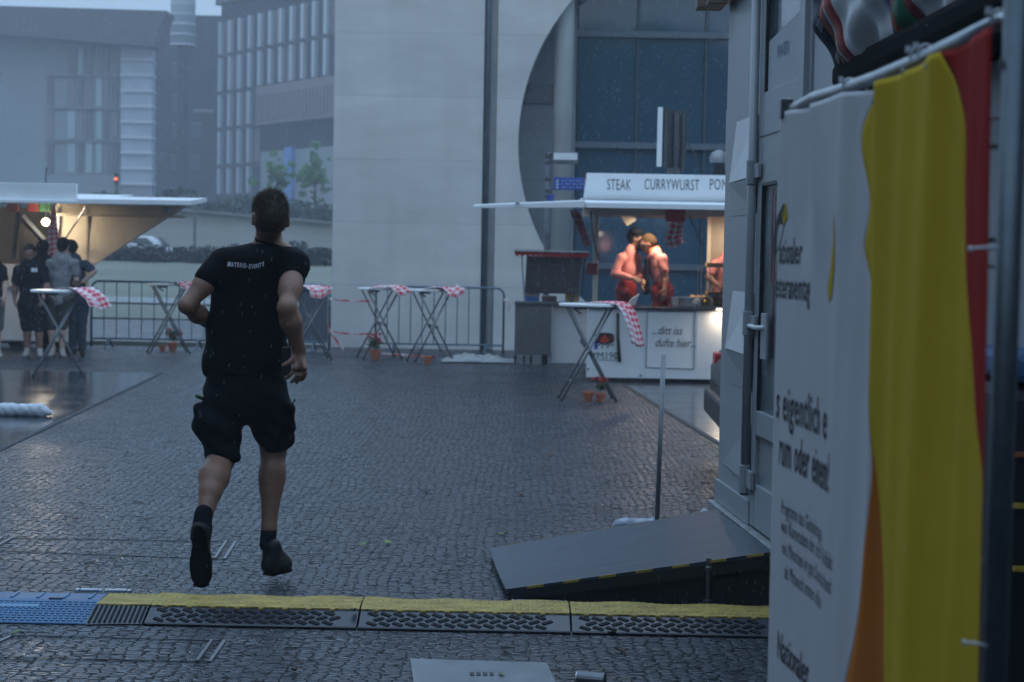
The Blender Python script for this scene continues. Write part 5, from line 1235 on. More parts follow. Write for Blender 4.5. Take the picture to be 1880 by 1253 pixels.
b = MB(); b.prism([CB(SD0+fw+.02, 2.425, -.010), CB(SD1-fw-.02, 2.425, -.010), CB(SD1-fw-.02, 2.74, -.010), CB(SD0+fw+.02, 2.66, -.010)], NL*.002); pap = b.build('paper_notice', mat('paper_grey', (.36, .39, .42), .6, var=.05), door)
b = MB(); cbox(b, SD1-fw-.04, SD1-fw-.015, 2.43, 2.78, -.006, -.002); b.build('tape_strip', mat('tape_tan', (.22, .17, .11), .6), door)
lettering('notice_lettering', 'RWEX', .085, CB(SD0+.42, 2.56, -.006), -EL, (0, 0, 1), mat('blue_ink', (.06, .08, .16), .6), pap)
hz = cab_s(1395, 600)[1]
b = MB(); sh = SD0+.02; b.cyl(CB(SD0-.0, hz, .035), CB(SD0+.26, hz, .055), .011, n=10); b.cyl(CB(SD0+.26, hz, .0), CB(SD0+.26, hz, .06), .012, n=10); b.build('handle', M['white_paint'], door, smooth=True)
b = MB(); cbox(b, SD0+.21, SD0+.33, hz-.15, hz+.07, .008, .022); b.build('lock_plate', M['container_grey'], door, bevel=.004)
b = MB()
for k in range(4): cbox(b, SD0+.25+k*.06, SD0+.262+k*.06, 1.5-.3*(k % 2), 1.95, -.009, -.008)
b.build('red_stickers', mat('sticker_red', (.34, .05, .07), .5, var=.5, scale=40), door)
# corner bracket on the roof and rain gutter
b = MB(); p = CB(-.05, ZT+.02, .10); b.box((p.x, p.y, p.z), (.14, .10, .09)); b.box((p.x+.02, p.y-.12, p.z-.03), (.10, .2, .03)); b.build('roof_bracket', mat('bracket_brown', (.16, .12, .09), .5, .4, var=.4, scale=20), cabin, bevel=.006)
b = MB(); cbox(b, 1.75, 1.85, .42, ZT, .003, .03); b.build('cover_strip', M['container_frame'], cabin, bevel=.003)
# low metal kick box behind ramp
b = MB(); p = CB(.1, 0, .12); b.prism([CB(-.12, .05, .22), CB(.45, .05, .22), CB(.45, .235, .05), CB(-.12, .235, .05)], (0, 0, .012)); b.build('step_plate', M['container_frame'], cabin)

# ---- car beyond the cabin
car = simple_car('parked_car', 'dark car with red tail light peeking out left of the cabin', (0, 0, 0), 0, 4.5, 1.85, 1.5, mat('car_black', (.012, .013, .016), .25, var=.1, rvar=.05))
xL = P(1306, 820, 11.6).x
car.location = (xL+2.42, 12.5, 0); car.rotation_euler = (0, 0, R(-2))

# ---- black housing with printed sheet on the cabin wall
def Wp(px, py, Y): return P(px, py, Y)
M['matt_black'] = mat('matt_black', (.006, .006, .007), .95, var=.2, spec=.1)
hb = thing('black_awning_box', 'black rounded housing mounted high on the cabin wall behind the fence', 'awning box', P(1660, 120, 5.6))
b = MB(); a = Wp(1524, 168, 6.1); c = Wp(1800, 60, 4.3)
zb = a.z; b.prism([(a.x, 6.1, zb), (a.x+.05, 4.0, zb+.0), (a.x+.40, 4.0, zb), (a.x+.36, 6.1, zb)], (0, 0, .1)); b.build('lower_shell', M['matt_black'], hb, bevel=.03)
b = MB(); b.prism([(a.x+.14, 6.1, zb+.101), (a.x+.19, 4.0, zb+.101), (a.x+.40, 4.0, zb+.101), (a.x+.36, 6.1, zb+.101)], (0, 0, .5)); b.build('upper_shell', M['matt_black'], hb, bevel=.03)
# printed sheet hanging over it
stripes = [M['white_paint'], mat('print_orange', (.42, .11, .05), .6, var=.15, scale=40), mat('print_blue', (.03, .06, .25), .6, var=.3, scale=40), mat('print_gold', (.42, .26, .09), .6, var=.15, scale=40), mat('print_red', (.42, .06, .06), .6, var=.3, scale=60), mat('print_green', (.03, .20, .10), .6, var=.2), mat('print_navy', (.03, .045, .07), .6, var=.2)]
b = MB(); bands = [(0, .055, 6), (.055, .10, 1), (.10, .13, 2), (.13, .145, 0), (.145, .165, 3), (.165, .215, 4), (.215, .60, 0), (.60, .64, 2), (.64, .67, 1), (.67, .72, 5), (.72, .76, 4), (.76, 1.0, 0)]
yA, yB_ = 5.95, 4.75
def sheetp(u, v):
    p = lerp(Wp(1536, 0, 5.95), Wp(1752, 0, 4.75), u); zt = 2.75; zl = 2.20+.05*u+.02*math.sin(u*19); z = zt+(zl-zt)*v
    bul = .07*math.sin(math.pi*min(1, v*1.05))**.7*(1-.4*u)+.012*math.sin(u*38+v*4)*v+.01*math.sin(v*23+u*14)
    return Vector((p.x-bul-.02+(.10*v**3), p.y+.06*(v-.4)*(.5-u), z))
for u0, u1, mi in bands:
    n = max(2, int((u1-u0)*60)); b.grid(lambda u, v, u0=u0, u1=u1: sheetp(u0+(u1-u0)*u-.06*v*math.sin(math.pi*(u0+(u1-u0)*u)), v), n, 30, m=mi)
o = b.build('printed_sheet', stripes, None, smooth=True, solid=.004); tag(o, 'crumpled white sheet printed with orange, blue and red stripes over the black housing', 'printed sheet')
for i, (tx, v) in enumerate((('ational', .66), ('eteranen', .86))):
    lettering('sheet_lettering', tx, .07, (0, 0, 0), (1, 0, 0), (0, 0, 1), M['white_paint'], o, fn=lambda x, y, v=v: sheetp(.004+max(0, x*.15+.02), v-y*1.6-x*.15)+Vector((-.006, -.004, 0)), align='LEFT')

# ============================================================ FENCE WITH BANNER
FA = Vector((.690, 4.28, 0)); FB = Vector((.787, 2.80, 0)); FD = (FB-FA); FL = FD.length; FD.normalize(); FN = Vector((-FD.y, FD.x, 0))
if FN.x > 0: FN = -FN
def bz(px, py):
    d = ray(px, py); o_ = Vector((0, 0, CAMZ)); t = (FA-o_).dot(FN)/d.dot(FN); p = o_+d*t
    return (p-FA).dot(FD), p.z
ztop = 2.0
fence = thing('site_fence', 'grey tubular site fence panel that carries the printed banner', 'fence', (FA.x, FA.y, 0))
def FP(u, z, n=0.0): return FA+FD*u+FN*n+Vector((0, 0, z))
u_r, _ = bz(1817, 300); zt_r = bz(1812, 40)[1]; u_l, zt_l = bz(1441, 190)
b = MB(); pts = [FP(u_l, zt_l-.012, -.01), FP(u_l+.02, zt_l-.016, -.01)]+[FP(lerp(Vector((u_l, 0, 0)), Vector((u_r, 0, 0)), f).x, zt_l+(zt_r-zt_l)*f-.018*math.sin(math.pi*f)**1.0*.9, -.008) for f in (.15, .3, .5, .7, .85)]+[FP(u_r, zt_r, -.01)]
pts = [p-FN*.008 for p in pts]; b.tube(pts, .0135, 12); b.build('top_tube', M['galv'], fence, smooth=True)
b = MB(); b.box(FP(u_l-.005, zt_l-.012, -.005), (.03, .03, .05)); b.build('end_clamp', M['dark_steel'], fence, bevel=.004)
pu = u_r+.045
b = MB(); b.cyl(FP(pu, 0, -.02), FP(pu, 2.25, -.02), .0205, n=20); b.build('post', mat('post_dark', (.07, .085, .095), .38, .7, var=.3, scale=8), fence, smooth=True)
b = MB(); b.cyl(FP(pu, bz(1835, 118)[1], -.0), FP(pu, bz(1835, 118)[1], .003), .0075, n=14); b.build('post_hole', M['black_plastic'], fence)
b = MB()
for i in range(7): b.cyl(FP(u_l, .35+i*.25, -.03), FP(u_r, .35+i*.25, -.03), .003, n=6)
for i in range(10): b.cyl(FP(u_l+.05+i*.15, .2, -.033), FP(u_l+.05+i*.15, zt_l-.02, -.033), .003, n=6)
b.build('wire_mesh', M['galv'], fence)
b = MB(); b.box2((FP(pu, 0).x-.12, FP(pu, 0).y-.35, 0), (FP(pu, 0).x+.12, FP(pu, 0).y+.35, .12)); b.build('concrete_foot', M['concrete'], fence, bevel=.02)
# banner
uL = bz(1429, 500)[0]; uR = bz(1818, 400)[0]
topL = [(1422, 208), (1500, 195), (1545, 172), (1600, 165), (1660, 138), (1728, 98), (1780, 72), (1815, 55)]
topuz = [bz(*p) for p in topL]
def top_at(u):
    for (a0, z0), (a1, z1) in zip(topuz, topuz[1:]):
        if u <= a1: return z0+(z1-z0)*max(0, (u-a0))/(a1-a0)
    return topuz[-1][1]
def poly_at(pts, z):
    q_ = sorted([bz(*p)[::-1] for p in pts])
    if z <= q_[0][0]: return q_[0][1]
    for (z0, a0), (z1, a1) in zip(q_, q_[1:]):
        if z <= z1: return a0+(a1-a0)*(z-z0)/(z1-z0)
    return q_[-1][1]
b1 = [(1606, 158), (1590, 185), (1571, 265), (1581, 319), (1590, 390), (1577, 430), (1574, 467), (1590, 520), (1595, 545), (1597, 650), (1602, 800), (1604, 860), (1592, 980), (1577, 1100), (1552, 1253), (1540, 1400)]
b2 = [(1606, 155), (1590, 186), (1571, 266), (1581, 320), (1590, 391), (1577, 431), (1574, 468), (1590, 521), (1596, 546), (1598, 651), (1603, 801), (1606, 860), (1612, 1000), (1619, 1110), (1626, 1253), (1632, 1400)]
b3 = [(1727, 96), (1745, 150), (1760, 217), (1763, 255), (1758, 335), (1760, 400), (1768, 500), (1773, 581), (1786, 782), (1800, 900), (1812, 1000)]
ZB = .12
def fold(u, z):
    k = (ztop-z)
    f = .0034*math.sin(u*34+.9*math.sin(z*2.2))*min(1, .3+k)+.011*math.sin(u*11+z*1.5+1)+.0022*math.sin(u*71-z*3)*min(1, .2+.5*max(0, u-.45))
    tz = 1/(1+math.exp((u-.50)*30))/(1+math.exp((z-1.66)*25)); f *= 1-.75*tz
    for (ua, s_) in ((.0, 1), (.28, 1), (.55, .8), (.85, 1), (1.15, .8)):          # creases running down from the ties
        d = (u-ua-.16*k*s_*(1 if ua < .5 else -.5)); f += (1-.8*tz)*(.016 if ua < .5 else .024)*math.exp(-(d/.055)**2)*math.exp(-k*.9)
    return f
def BP(u, z, n=0.0): return FP(u, z, fold(u, z)-.002+n)
# colours as regions of one cloth
cols = [mat('banner_white', (.54, .535, .54), .85, spec=.12, var=.04, scale=3, bump=.05, bscale=300), mat('banner_orange', (.42, .12, .015), .85, spec=.12, var=.05, bump=.05, bscale=300), mat('banner_yellow', (.52, .355, .02), .85, spec=.12, var=.05, bump=.05, bscale=300), mat('banner_red', (.32, .02, .015), .85, spec=.12, var=.05, bump=.05, bscale=300)]
b = MB(); rows = 150
def edges(z):
    pz = lambda q_, z: sum(poly_at(q_, z+d_) for d_ in (-.045, -.03, -.015, 0, .015, .03, .045))/7
    e1 = pz(b1, z); e2 = max(e1+.0005, pz(b2, z)); e3 = min(uR-.0005, pz(b3, z)); return [uL, e1, e2, max(e2+.001, e3), uR]
nseg = [70, 6, 40, 14]
for r_ in range(4):
    def gf(u, v, r_=r_):
        z = ZB+(2.12-ZB)*v
        for _ in range(2):
            E = edges(z); uu = E[r_]+(E[r_+1]-E[r_])*u; z = ZB+(top_at(uu)-ZB)*v
        return BP(uu, z)
    b.grid(gf, nseg[r_], rows, m=r_)
ban = b.build('printed_banner', cols, None, smooth=True); md = ban.modifiers.new('solid', 'SOLIDIFY'); md.thickness = .0015
tag(ban, 'tall white banner with yellow, orange and red fields and dark lettering tied to the fence', 'banner')
bink = mat('banner_ink', (.008, .009, .012), .6, var=.05)
def btext(txt, px, py, size, m=bink, bold=.012, sp=1.0, xs=.8, pl=None):
    u0, z0 = bz(px, py); fit = (u0-bz(pl, py)[0]) if pl else None
    return lettering('banner_lettering', txt, size, (0, 0, 0), (1, 0, 0), (0, 0, 1), m, ban, bold=bold, align='RIGHT', fn=lambda x, y: BP(u0+x, z0+y, .003), space=sp, xs=xs, fit=fit)
btext('ationaler', 1469, 484, .092, bold=.010, pl=1433, sp=1.1); btext('eteranentag', 1486, 552, .092, bold=.010, pl=1427, sp=1.1)
btext('s eigentlich e', 1524, 806, .125, pl=1426, sp=1.08); btext('rum oder einem!', 1531, 905, .125, pl=1431, sp=1.08)
g2 = mat('banner_ink_grey', (.035, .035, .045), .6)
for i, tx in enumerate(('Programm des Gedenktags ', 'wie Kameraden der sich Vielfalt', 'mit Menschen in ganz Deutschland', 'ab Mittwoch immer offen')):
    btext(tx, (1515, 1537, 1535, 1512)[i], (995, 1048, 1092, 1120)[i], .052, g2, .0, pl=(1437, 1434, 1436, 1440)[i], sp=1.05)
btext('Nationaler', 1482, 1262, .10, bold=.006, pl=1428)
def decal(pts, m, name):
    q_ = [bz(*p) for p in pts]; b = MB(); b.add([BP(u, z, .003) for u, z in q_], [tuple(range(len(q_)))]); b.build(name, m, ban)
decal([(1542, 385), (1544, 440), (1541, 490), (1534, 540), (1527, 556), (1524, 530), (1532, 488), (1539, 440)], cols[2], 'yellow_drop')
decal([(1441, 372), (1443, 400), (1436, 445), (1426, 478), (1423, 500), (1424, 440), (1434, 395)], bink, 'dark_emblem')
decal([(1443, 372), (1446, 396), (1440, 415), (1439, 395)], cols[2], 'yellow_tip')
for px, py in ((1491, 220), (1594, 187), (1667, 132), (1710, 122)):
    u, z = bz(px, py); b = MB(); b.cyl(BP(u, z, 0), BP(u, z, .004), .006, n=12); b.build('eyelet', M['dark_steel'], ban)
# cable ties
for i, (px, py, lab) in enumerate(((1545, 158, 'pale cable tie on the fence tube above the white field'), (1668, 104, 'left cable tie of the pair above the yellow field'), (1682, 98, 'right cable tie of the pair above the yellow field'), (1816, 36, 'pale cable tie at the top corner of the fence'))):
    u, z = bz(px, py); c = FP(u, z, -.019); b = MB(); n = 14
    b.tube([c+FD*0+FN*(.0165*math.cos(2*math.pi*k/n))+Vector((0, 0, .0165*math.sin(2*math.pi*k/n))) for k in range(n+1)], .0028, 6); b.box(c+FN*.02+Vector((0, 0, .014)), (.009, .009, .012))
    tag(b.build('cable_tie', mat('tie_white', (.5, .52, .55), .4)), lab, 'cable tie', 'pale cable ties on the site fence')
def tie_h(px0, py0, px1, py1, lab, Y=2.72, m=None):
    b = MB(); b.tube([P(px0, py0, Y), P((px0+px1)/2, (py0+py1)/2-2, Y-.01), P(px1, py1, Y)], .0026, 6); b.cyl(P(px0, py0, Y), P(px0+4, py0, Y), .005)
    tag(b.build('cable_tie', m or mat('tie_white', (.5, .52, .55), .4), smooth=True), lab, 'cable tie', 'pale cable ties on the site fence')
tie_h(1779, 458, 1835, 456, 'long pale cable tie across the fence post at head height')
tie_h(1768, 1180, 1812, 1186, 'pale cable tie low on the fence post')
tie_h(1806, 1196, 1840, 1200, 'pale cable tie lowest, beside the second fence tube', 2.85)
# second fence panel behind: bright thin tube, flat pale post, rails
f2 = thing('site_fence', 'second fence panel with bright thin tube right of the banner post', 'fence', P(1840, 700, 2.95))
b = MB(); b.cyl((P(1856, 0, 2.95)+Vector((0, 0, .2))), P(1815, 1253, 2.95)+Vector((-.012, 0, -.9)), .0055, n=12); b.build('thin_tube', mat('tube_bright', (.5, .6, .68), .25, .7, var=.3, scale=20), f2, smooth=True)
b = MB(); a = P(1872, 0, 3.05); c = P(1846, 1253, 3.05); b.cyl(a+Vector((0, 0, .2)), c+Vector((-.018, 0, -.8)), .0145, n=14); b.build('post', mat('post_pale', (.20, .225, .25), .45, .4, var=.1), f2, smooth=True)
b = MB()
for py0, py1, ym in ((60, 62, 2.9), (212, 214, 2.9)): b.tube([P(1846, py0, ym), P(1900, py1, ym+.1)], .006, 8)
b.build('rail', M['galv'], f2)
b = MB(); b.tube([P(1812, 270, 2.85), P(1870, 268, 2.9)], .004, 6); b.tube([P(1812, 441, 2.85), P(1870, 441, 2.9)], .004, 6); b.build('black_strap', M['black_plastic'], f2)
for i, (y0, y1, m_) in enumerate(((812, 826, 'tub_blue'), (893, 905, 'print_red'), (925, 940, 'print_red'), (975, 992, 'tub_blue'))):
    mm_ = bpy.data.materials.get(m_); a = P(1856-(y0/1253)*41-1, y0, 2.945); c = P(1856-(y1/1253)*41-1, y1, 2.945); b = MB(); b.cyl(a, c, .0072, n=12); b.build('coloured_tape', mm_, f2)
# dark things beyond the fence at the frame edge
t = thing('dark_crate_stack', 'dark covered load with blue sheet and yellow marks at the far right edge', 'covered load', P(1900, 900, 4.5))
b = MB(); a = P(1862, 708, 4.45); b.box2((a.x, 4.45, .0), (a.x+.6, 5.0, a.z)); b.build('dark_cover', mat('cover_dark', (.012, .014, .02), .6, var=.4, scale=4), t, bevel=.04)
b = MB(); z0 = P(1866, 706, 4.45).z; z1 = P(1866, 650, 4.45).z; b.box2((a.x, 4.44, z0+.002), (a.x+.6, 5.0, z1)); b.build('blue_sheet', mat('sheet_blue', (.04, .10, .22), .5, var=.2), t, bevel=.02)
for py, m_ in ((930, M['food_yellow']), (1046, M['food_yellow']), (836, M['terracotta'])):
    c = P(1873, py, 4.43); b = MB(); b.box((c.x, 4.44, c.z), (.03, .012, .012)); b.build('mark', m_, t)
# ============================================================ PEOPLE
def V3(p): return Vector(p)
def hand_prims(wr, fdir, palm_n, thumb_side, s=1.0, curl=.35, spread=.10):
    """palm, four bent fingers of unequal length and a thumb; fdir points along the fingers, palm_n out of the palm"""
    f = V3(fdir).normalized(); n = V3(palm_n); n = (n-f*n.dot(f)).normalized(); sd = f.cross(n)*(1 if thumb_side > 0 else -1)
    W = V3(wr); pr = []
    for k in (-.024, -.008, .008, .024):
        pr.append(cap(W+f*.012*s+sd*k*.6*s, W+f*.082*s+sd*k*s*1.05, .014*s, .0125*s, .012))
    for k, L in ((.029, .072), (.0095, .082), (-.010, .076), (-.029, .058)):
        b0 = W+f*.082*s+sd*k*s; d = (f+sd*(k*spread*30)*.12).normalized(); c = curl*(1.15 if k < 0 else .9)
        m1 = b0+(d*math.cos(c)+n*math.sin(c))*L*.48*s; m2 = m1+(d*math.cos(c*2.1)+n*math.sin(c*2.1))*L*.33*s; m3 = m2+(d*math.cos(c*3)+n*math.sin(c*3))*L*.24*s
        pr += [cap(b0, m1, .0100*s, .0088*s, .004), cap(m1, m2, .0088*s, .0080*s, .003), cap(m2, m3, .0080*s, .0068*s, .003)]
    t0 = W+f*.022*s+sd*.026*s; t1 = t0+(f*.55+sd*.75+n*.25).normalized()*.038*s; t2 = t1+(f*.85+sd*.35+n*.35).normalized()*.030*s
    pr += [cap(t0, t1, .0145*s, .0108*s, .012), cap(t1, t2, .0105*s, .0085*s, .004)]
    return pr
def head_prims(c, face, up=(0, 0, 1), s=1.0):
    c = V3(c); f = V3(face).normalized(); u = V3(up); u = (u-f*u.dot(f)).normalized(); r = f.cross(u)
    pr = [cap(c+u*.022*s-f*.012*s, c+u*.022*s-f*.016*s, .098*s, .098*s, .02, axis=r, flat=.80),
          cap(c+f*.028*s-u*.005*s, c+f*.042*s-u*.062*s, .066*s, .046*s, .03, axis=r, flat=.95),
          cap(c+f*.060*s-u*.085*s, c+f*.066*s-u*.088*s, .024*s, .022*s, .03),
          cap(c+f*.088*s+u*.006*s, c+f*.108*s-u*.024*s, .009*s, .0135*s, .010),
          cap(c+f*.085*s+u*.022*s-r*.03*s, c+f*.085*s+u*.022*s+r*.03*s, .014*s, .014*s, .012),
          cap(c+f*.088*s-u*.050*s-r*.014*s, c+f*.088*s-u*.050*s+r*.014*s, .009*s, .009*s, .006),
          cap(c+f*.088*s-u*.060*s-r*.012*s, c+f*.088*s-u*.060*s+r*.012*s, .009*s, .009*s, .006)]
    for q in (-1, 1):
        pr.append(cap(c+f*.098*s+r*q*.030*s+u*.004*s, c+f*.100*s+r*q*.032*s+u*.004*s, .012*s, .012*s, .008, op='cut'))
        pr.append(cap(c+r*q*.079*s-f*.004*s+u*.010*s, c+r*q*.083*s-f*.012*s-u*.026*s, .020*s, .013*s, .008, axis=r, flat=.42))
        pr.append(cap(c+r*q*.088*s+f*.0*s-u*.002*s, c+r*q*.089*s-u*.010*s, .008*s, .007*s, .004, op='cut', axis=r, flat=.5))
    return pr
def eyes(c, face, parent, up=(0, 0, 1), s=1.0):
    c = V3(c); f = V3(face).normalized(); u = V3(up); u = (u-f*u.dot(f)).normalized(); r = f.cross(u)
    for q in (-1, 1):
        p = c+f*.082*s+r*q*.030*s+u*.004*s; prof = [(.0115*math.sin(math.pi*i/8)+.0002, -.0115*math.cos(math.pi*i/8)) for i in range(9)]
        b = MB(); b.lathe(p, prof, 10); e = b.build('eye', M['eye_white'], parent, smooth=True)
        b = MB(); b.cyl(p+f*.010, p+f*.0122, .0055, n=10); b.build('iris', M['hair_dark'], e)
def fold_noise(a, seed=0, hi=1.0):
    def f(X, Y, Z):
        g = np.sin(Z*38*hi+4*np.sin(X*9+seed)+3*np.sin(Y*11+seed*2))*.45+np.sin(X*31*hi+3*np.sin(Z*13+seed))*.3+np.sin((X+Y)*22+Z*47*hi+seed)*.3
        return g*a
    return f
def person(label, Y, J, top, bottom, shoes='sneaker', skin='skin_pale', hair='hair_dark', face=(0, -1, 0), sleeve='short', legwear='shorts', extras=(), vox=.0105, group=None, build=1.0, hairlen=0, head_s=1.0, loose=0.0):
    """J: joints as (px, py, dy) seen from the camera at depth Y+dy; L is the side on the left of the picture"""
    g = {k: P(v[0], v[1], Y+(v[2] if len(v) > 2 else 0)) for k, v in J.items()}
    base = Vector((g['pel'].x, g['pel'].y, min(g['anL'].z, g['anR'].z)-.09))
    t = thing('person', label, 'person', base, group)
    B = build; f = V3(face).normalized(); pr = head_prims(g['head'], f, s=head_s)
    pr += [cap(g['head']-Vector((0, 0, .05))-f*.015, g['neck']+Vector((0, 0, -.02)), .054, .060, .025)]
    tor = lerp(g['neck'], g['pel'], .32); fl = f
    pr += [cap(lerp(g['neck'], g['pel'], .22), lerp(g['neck'], g['pel'], .55), .150*B, .132*B, .05, axis=(f.x, f.y, 0), flat=.66), cap(lerp(g['neck'], g['pel'], .6), g['pel'], .130*B, .150*B, .05, axis=(f.x, f.y, 0), flat=.72)]
    pr += [cap(g['shL'], g['shR'], .055*B, .055*B, .05)]
    for s in 'LR':
        pr += [cap(g['sh'+s], g['el'+s], .050*B, .040*B, .03), cap(g['el'+s], lerp(g['el'+s], g['wr'+s], .3), .040*B, .042*B, .02), cap(lerp(g['el'+s], g['wr'+s], .3), g['wr'+s], .042*B, .027, .02)]
        fd = (g['wr'+s]-g['el'+s]).normalized()
        if 'ha'+s in g: fd = (g['ha'+s]-g['wr'+s]).normalized()
        pr += hand_prims(g['wr'+s]-fd*.01, fd, (g['pel']-g['wr'+s]).normalized()+Vector((0, -.2, 0)), 1 if s == 'L' else -1, 1.0, .35)
        hip = g['pel']+Vector(((-.09 if s == 'L' else .09)*B**2, 0, -.05))
        pr += [cap(hip, g['kn'+s], .085*B, .057*B, .04), cap(g['kn'+s], lerp(g['kn'+s], g['an'+s], .35), .054*B, .056*B, .02), cap(lerp(g['kn'+s], g['an'+s], .35), g['an'+s], .056*B, .036, .02)]
    sdf_obj('body', pr, M[skin], t, vox)
    eyes(g['head'], f, t, s=head_s)
    c = g['head']; up = Vector((0, 0, 1)); r = f.cross(up)
    hp = [cap(c+up*.034-f*.010, c+up*.032-f*.024, .101*head_s, .101*head_s, .02, axis=r, flat=.83), cap(c+up*.01-f*.05, c-up*.035-f*.055, .075, .055, .03), cap(c+f*.150-up*.045, c+f*.15-up*.055, .088, .088, .02, op='cut')]
    if hairlen: hp.append(cap(c-f*.05, c-up*(.04+hairlen)-f*.05, .085, .06, .03))
    sdf_obj('hair', hp, M[hair], t, vox*.8, wr=lambda X, Y_, Z: .005*np.sin(X*160+np.sin(Z*90)*2)*np.sin(Z*140+Y_*120))
    # clothes
    g2 = .016+loose
    tp = [cap(lerp(g['neck'], g['pel'], .14), lerp(g['neck'], g['pel'], .55), .150*B+g2*.6, .138*B+g2, .05, axis=(f.x, f.y, 0), flat=.70), cap(lerp(g['neck'], g['pel'], .55), lerp(g['neck'], g['pel'], .80 if loose else 1.06), .138*B+g2, (.142 if loose else .152)*B+g2, .04, axis=(f.x, f.y, 0), flat=.74),
          cap(g['shL'], g['shR'], .055*B+g2*.8, .055*B+g2*.8, .04), cap(g['neck']+Vector((0, 0, -.02)), g['neck']+Vector((0, 0, -.05)), .066, .07, .03)]
    for s in 'LR':
        e = .62 if sleeve == 'short' else 1.0
        tp.append(cap(g['sh'+s], lerp(g['sh'+s], g['el'+s], e), .052*B+g2, .052*B+g2*.9 if sleeve == 'short' else .044*B+g2, .025))
        if sleeve == 'long': tp.append(cap(g['el'+s], lerp(g['el'+s], g['wr'+s], .86), .044*B+g2, .040, .02))
    if loose:
        b = MB(); nk = g['neck']+Vector((0, 0, -.015)); b.tube([nk+Vector((.072*math.cos(2*math.pi*i/18), .066*math.sin(2*math.pi*i/18), -.02*math.cos(2*math.pi*i/18)*f.x)) for i in range(19)], .014, 8); b.build('collar', top, t, smooth=True)
    sdf_obj('shirt', tp, top, t, vox, wr=fold_noise(.0055, len(label), .8))
    bp_ = [cap(lerp(g['neck'], g['pel'], .92), g['pel']+Vector((0, 0, -.06)), .140*B+g2*(1.2 if loose else .3), .142*B+g2*(1.3 if loose else .3), .04, axis=(f.x, f.y, 0), flat=.76)]
    for s in 'LR':
        hip = g['pel']+Vector(((-.09 if s == 'L' else .09)*B**2, 0, -.05))
        if legwear == 'shorts': bp_.append(cap(hip, lerp(g['kn'+s], g['an'+s], .05), .092*B+g2, .082*B+g2*.5, .03))
        else: bp_ += [cap(hip, g['kn'+s], .092*B+g2, .068*B+g2*.5, .03), cap(g['kn'+s], lerp(g['kn'+s], g['an'+s], .97), .068*B+g2*.5, .058, .02)]
    sdf_obj('shorts' if legwear == 'shorts' else 'trousers', bp_, bottom, t, vox, wr=fold_noise(.005, len(label)+3))
    for s in 'LR':
        a = g['an'+s]; d = Vector((f.x, f.y, 0)); 
        if 'to'+s in g: d = (g['to'+s]-a); d.z = 0
        d.normalize(); z0 = base.z
        hp_ = Vector((a.x, a.y, 0))-d*.045; sp_ = [cap((hp_.x, hp_.y, z0+.045), (hp_.x+d.x*.05, hp_.y+d.y*.05, z0+.05), .042, .042, .02), cap((hp_.x, hp_.y, z0+.035), (hp_.x+d.x*.21, hp_.y+d.y*.21, z0+.032), .036, .038, .02), cap((a.x, a.y, a.z+.02), (a.x+d.x*.06, a.y+d.y*.06, z0+.06), .044, .040, .02), cap((hp_.x, hp_.y, z0-.05), (hp_.x+d.x*.2, hp_.y+d.y*.2, z0-.05), .05, .05, .004, op='cut')]
        sdf_obj('shoe', sp_, M[shoes] if shoes in M else M['black_rubber'], t, .009)
    for nm, prims, mm in extras:
        sdf_obj(nm, [cap(P(*a[:2], Y+a[2]), P(*c_[:2], Y+c_[2]), ra, rb, .02) for a, c_, ra, rb in prims], mm, t, vox, wr=fold_noise(.004, 7))
    return t, g
M['cloth_black'] = mat('cloth_black', (.010, .011, .014), .9, spec=.06, var=.25, scale=20, bump=.1, bscale=200)
M['cloth_navy'] = mat('cloth_navy', (.030, .042, .075), .85, var=.2, scale=20)
M['cloth_grey'] = mat('cloth_grey', (.22, .22, .22), .85, var=.3, scale=16)
M['cloth_olive'] = mat('cloth_olive', (.035, .038, .03), .85, var=.2)
M['jeans'] = mat('jeans_dark', (.022, .032, .05), .85, var=.2)
M['check_pink'] = check_cloth('check_pink', (.58, .17, .15), (.70, .33, .30), 44)
M['trouser_red'] = mat('trouser_red', (.22, .008, .008), .8, var=.15)
M['sneaker'] = mat('sneaker_grey', (.30, .28, .26), .7, var=.2)
M['boot_black'] = mat('boot_black', (.004, .004, .005), .6, spec=.3, var=.2)
GP = 'people waiting at the left drinks stall'
t, g = person('person in black shirt with white chest print and black shorts at the left stall', 25.3, dict(head=(55, 464), neck=(57, 483), shL=(33, 497), shR=(80, 496), elL=(27, 528), elR=(86, 526, -.05), wrL=(27, 549, -.05), wrR=(79, 549, -.22), pel=(57, 553), knL=(50, 598), knR=(71, 598), anL=(50, 644), anR=(73, 645), toL=(40, 650, -.3), toR=(76, 650, -.3)), M['cloth_black'], M['cloth_black'], group=GP, face=(.15, -1, 0), build=1.05, skin='skin')
b = MB(); c = P(63, 496, 25.3-.17); b.box(c, (.09, .012, .06)); b.build('chest_print', M['white_paint'], t)
person('person in grey vest and olive shorts with back turned behind the checked cloth', 25.5, dict(head=(117, 452), neck=(115, 470), shL=(93, 484), shR=(137, 484), elL=(86, 512), elR=(140, 514), wrL=(92, 538, -.1), wrR=(132, 536, .15), pel=(107, 545), knL=(94, 595), knR=(114, 595), anL=(97, 644), anR=(114, 645), toL=(90, 650, -.2), toR=(118, 650, -.25)), M['cloth_grey'], M['cloth_olive'], group=GP, face=(.2, 1, 0))
person('person in navy shirt, hand on hip, dark trousers, right end of the group', 25.8, dict(head=(128, 456), neck=(134, 474), shL=(122, 488), shR=(157, 487), elL=(120, 515), elR=(173, 499), wrL=(125, 535, -.1), wrR=(152, 518, -.12), haR=(143, 523, -.1), pel=(143, 540), knL=(135, 592), knR=(150, 592), anL=(133, 640), anR=(151, 642), toL=(126, 650, -.2), toR=(152, 650, -.25)), M['cloth_navy'], M['jeans'], shoes='boot_black', legwear='trousers', group=GP, face=(-.9, .3, 0), hair='hair_dark')
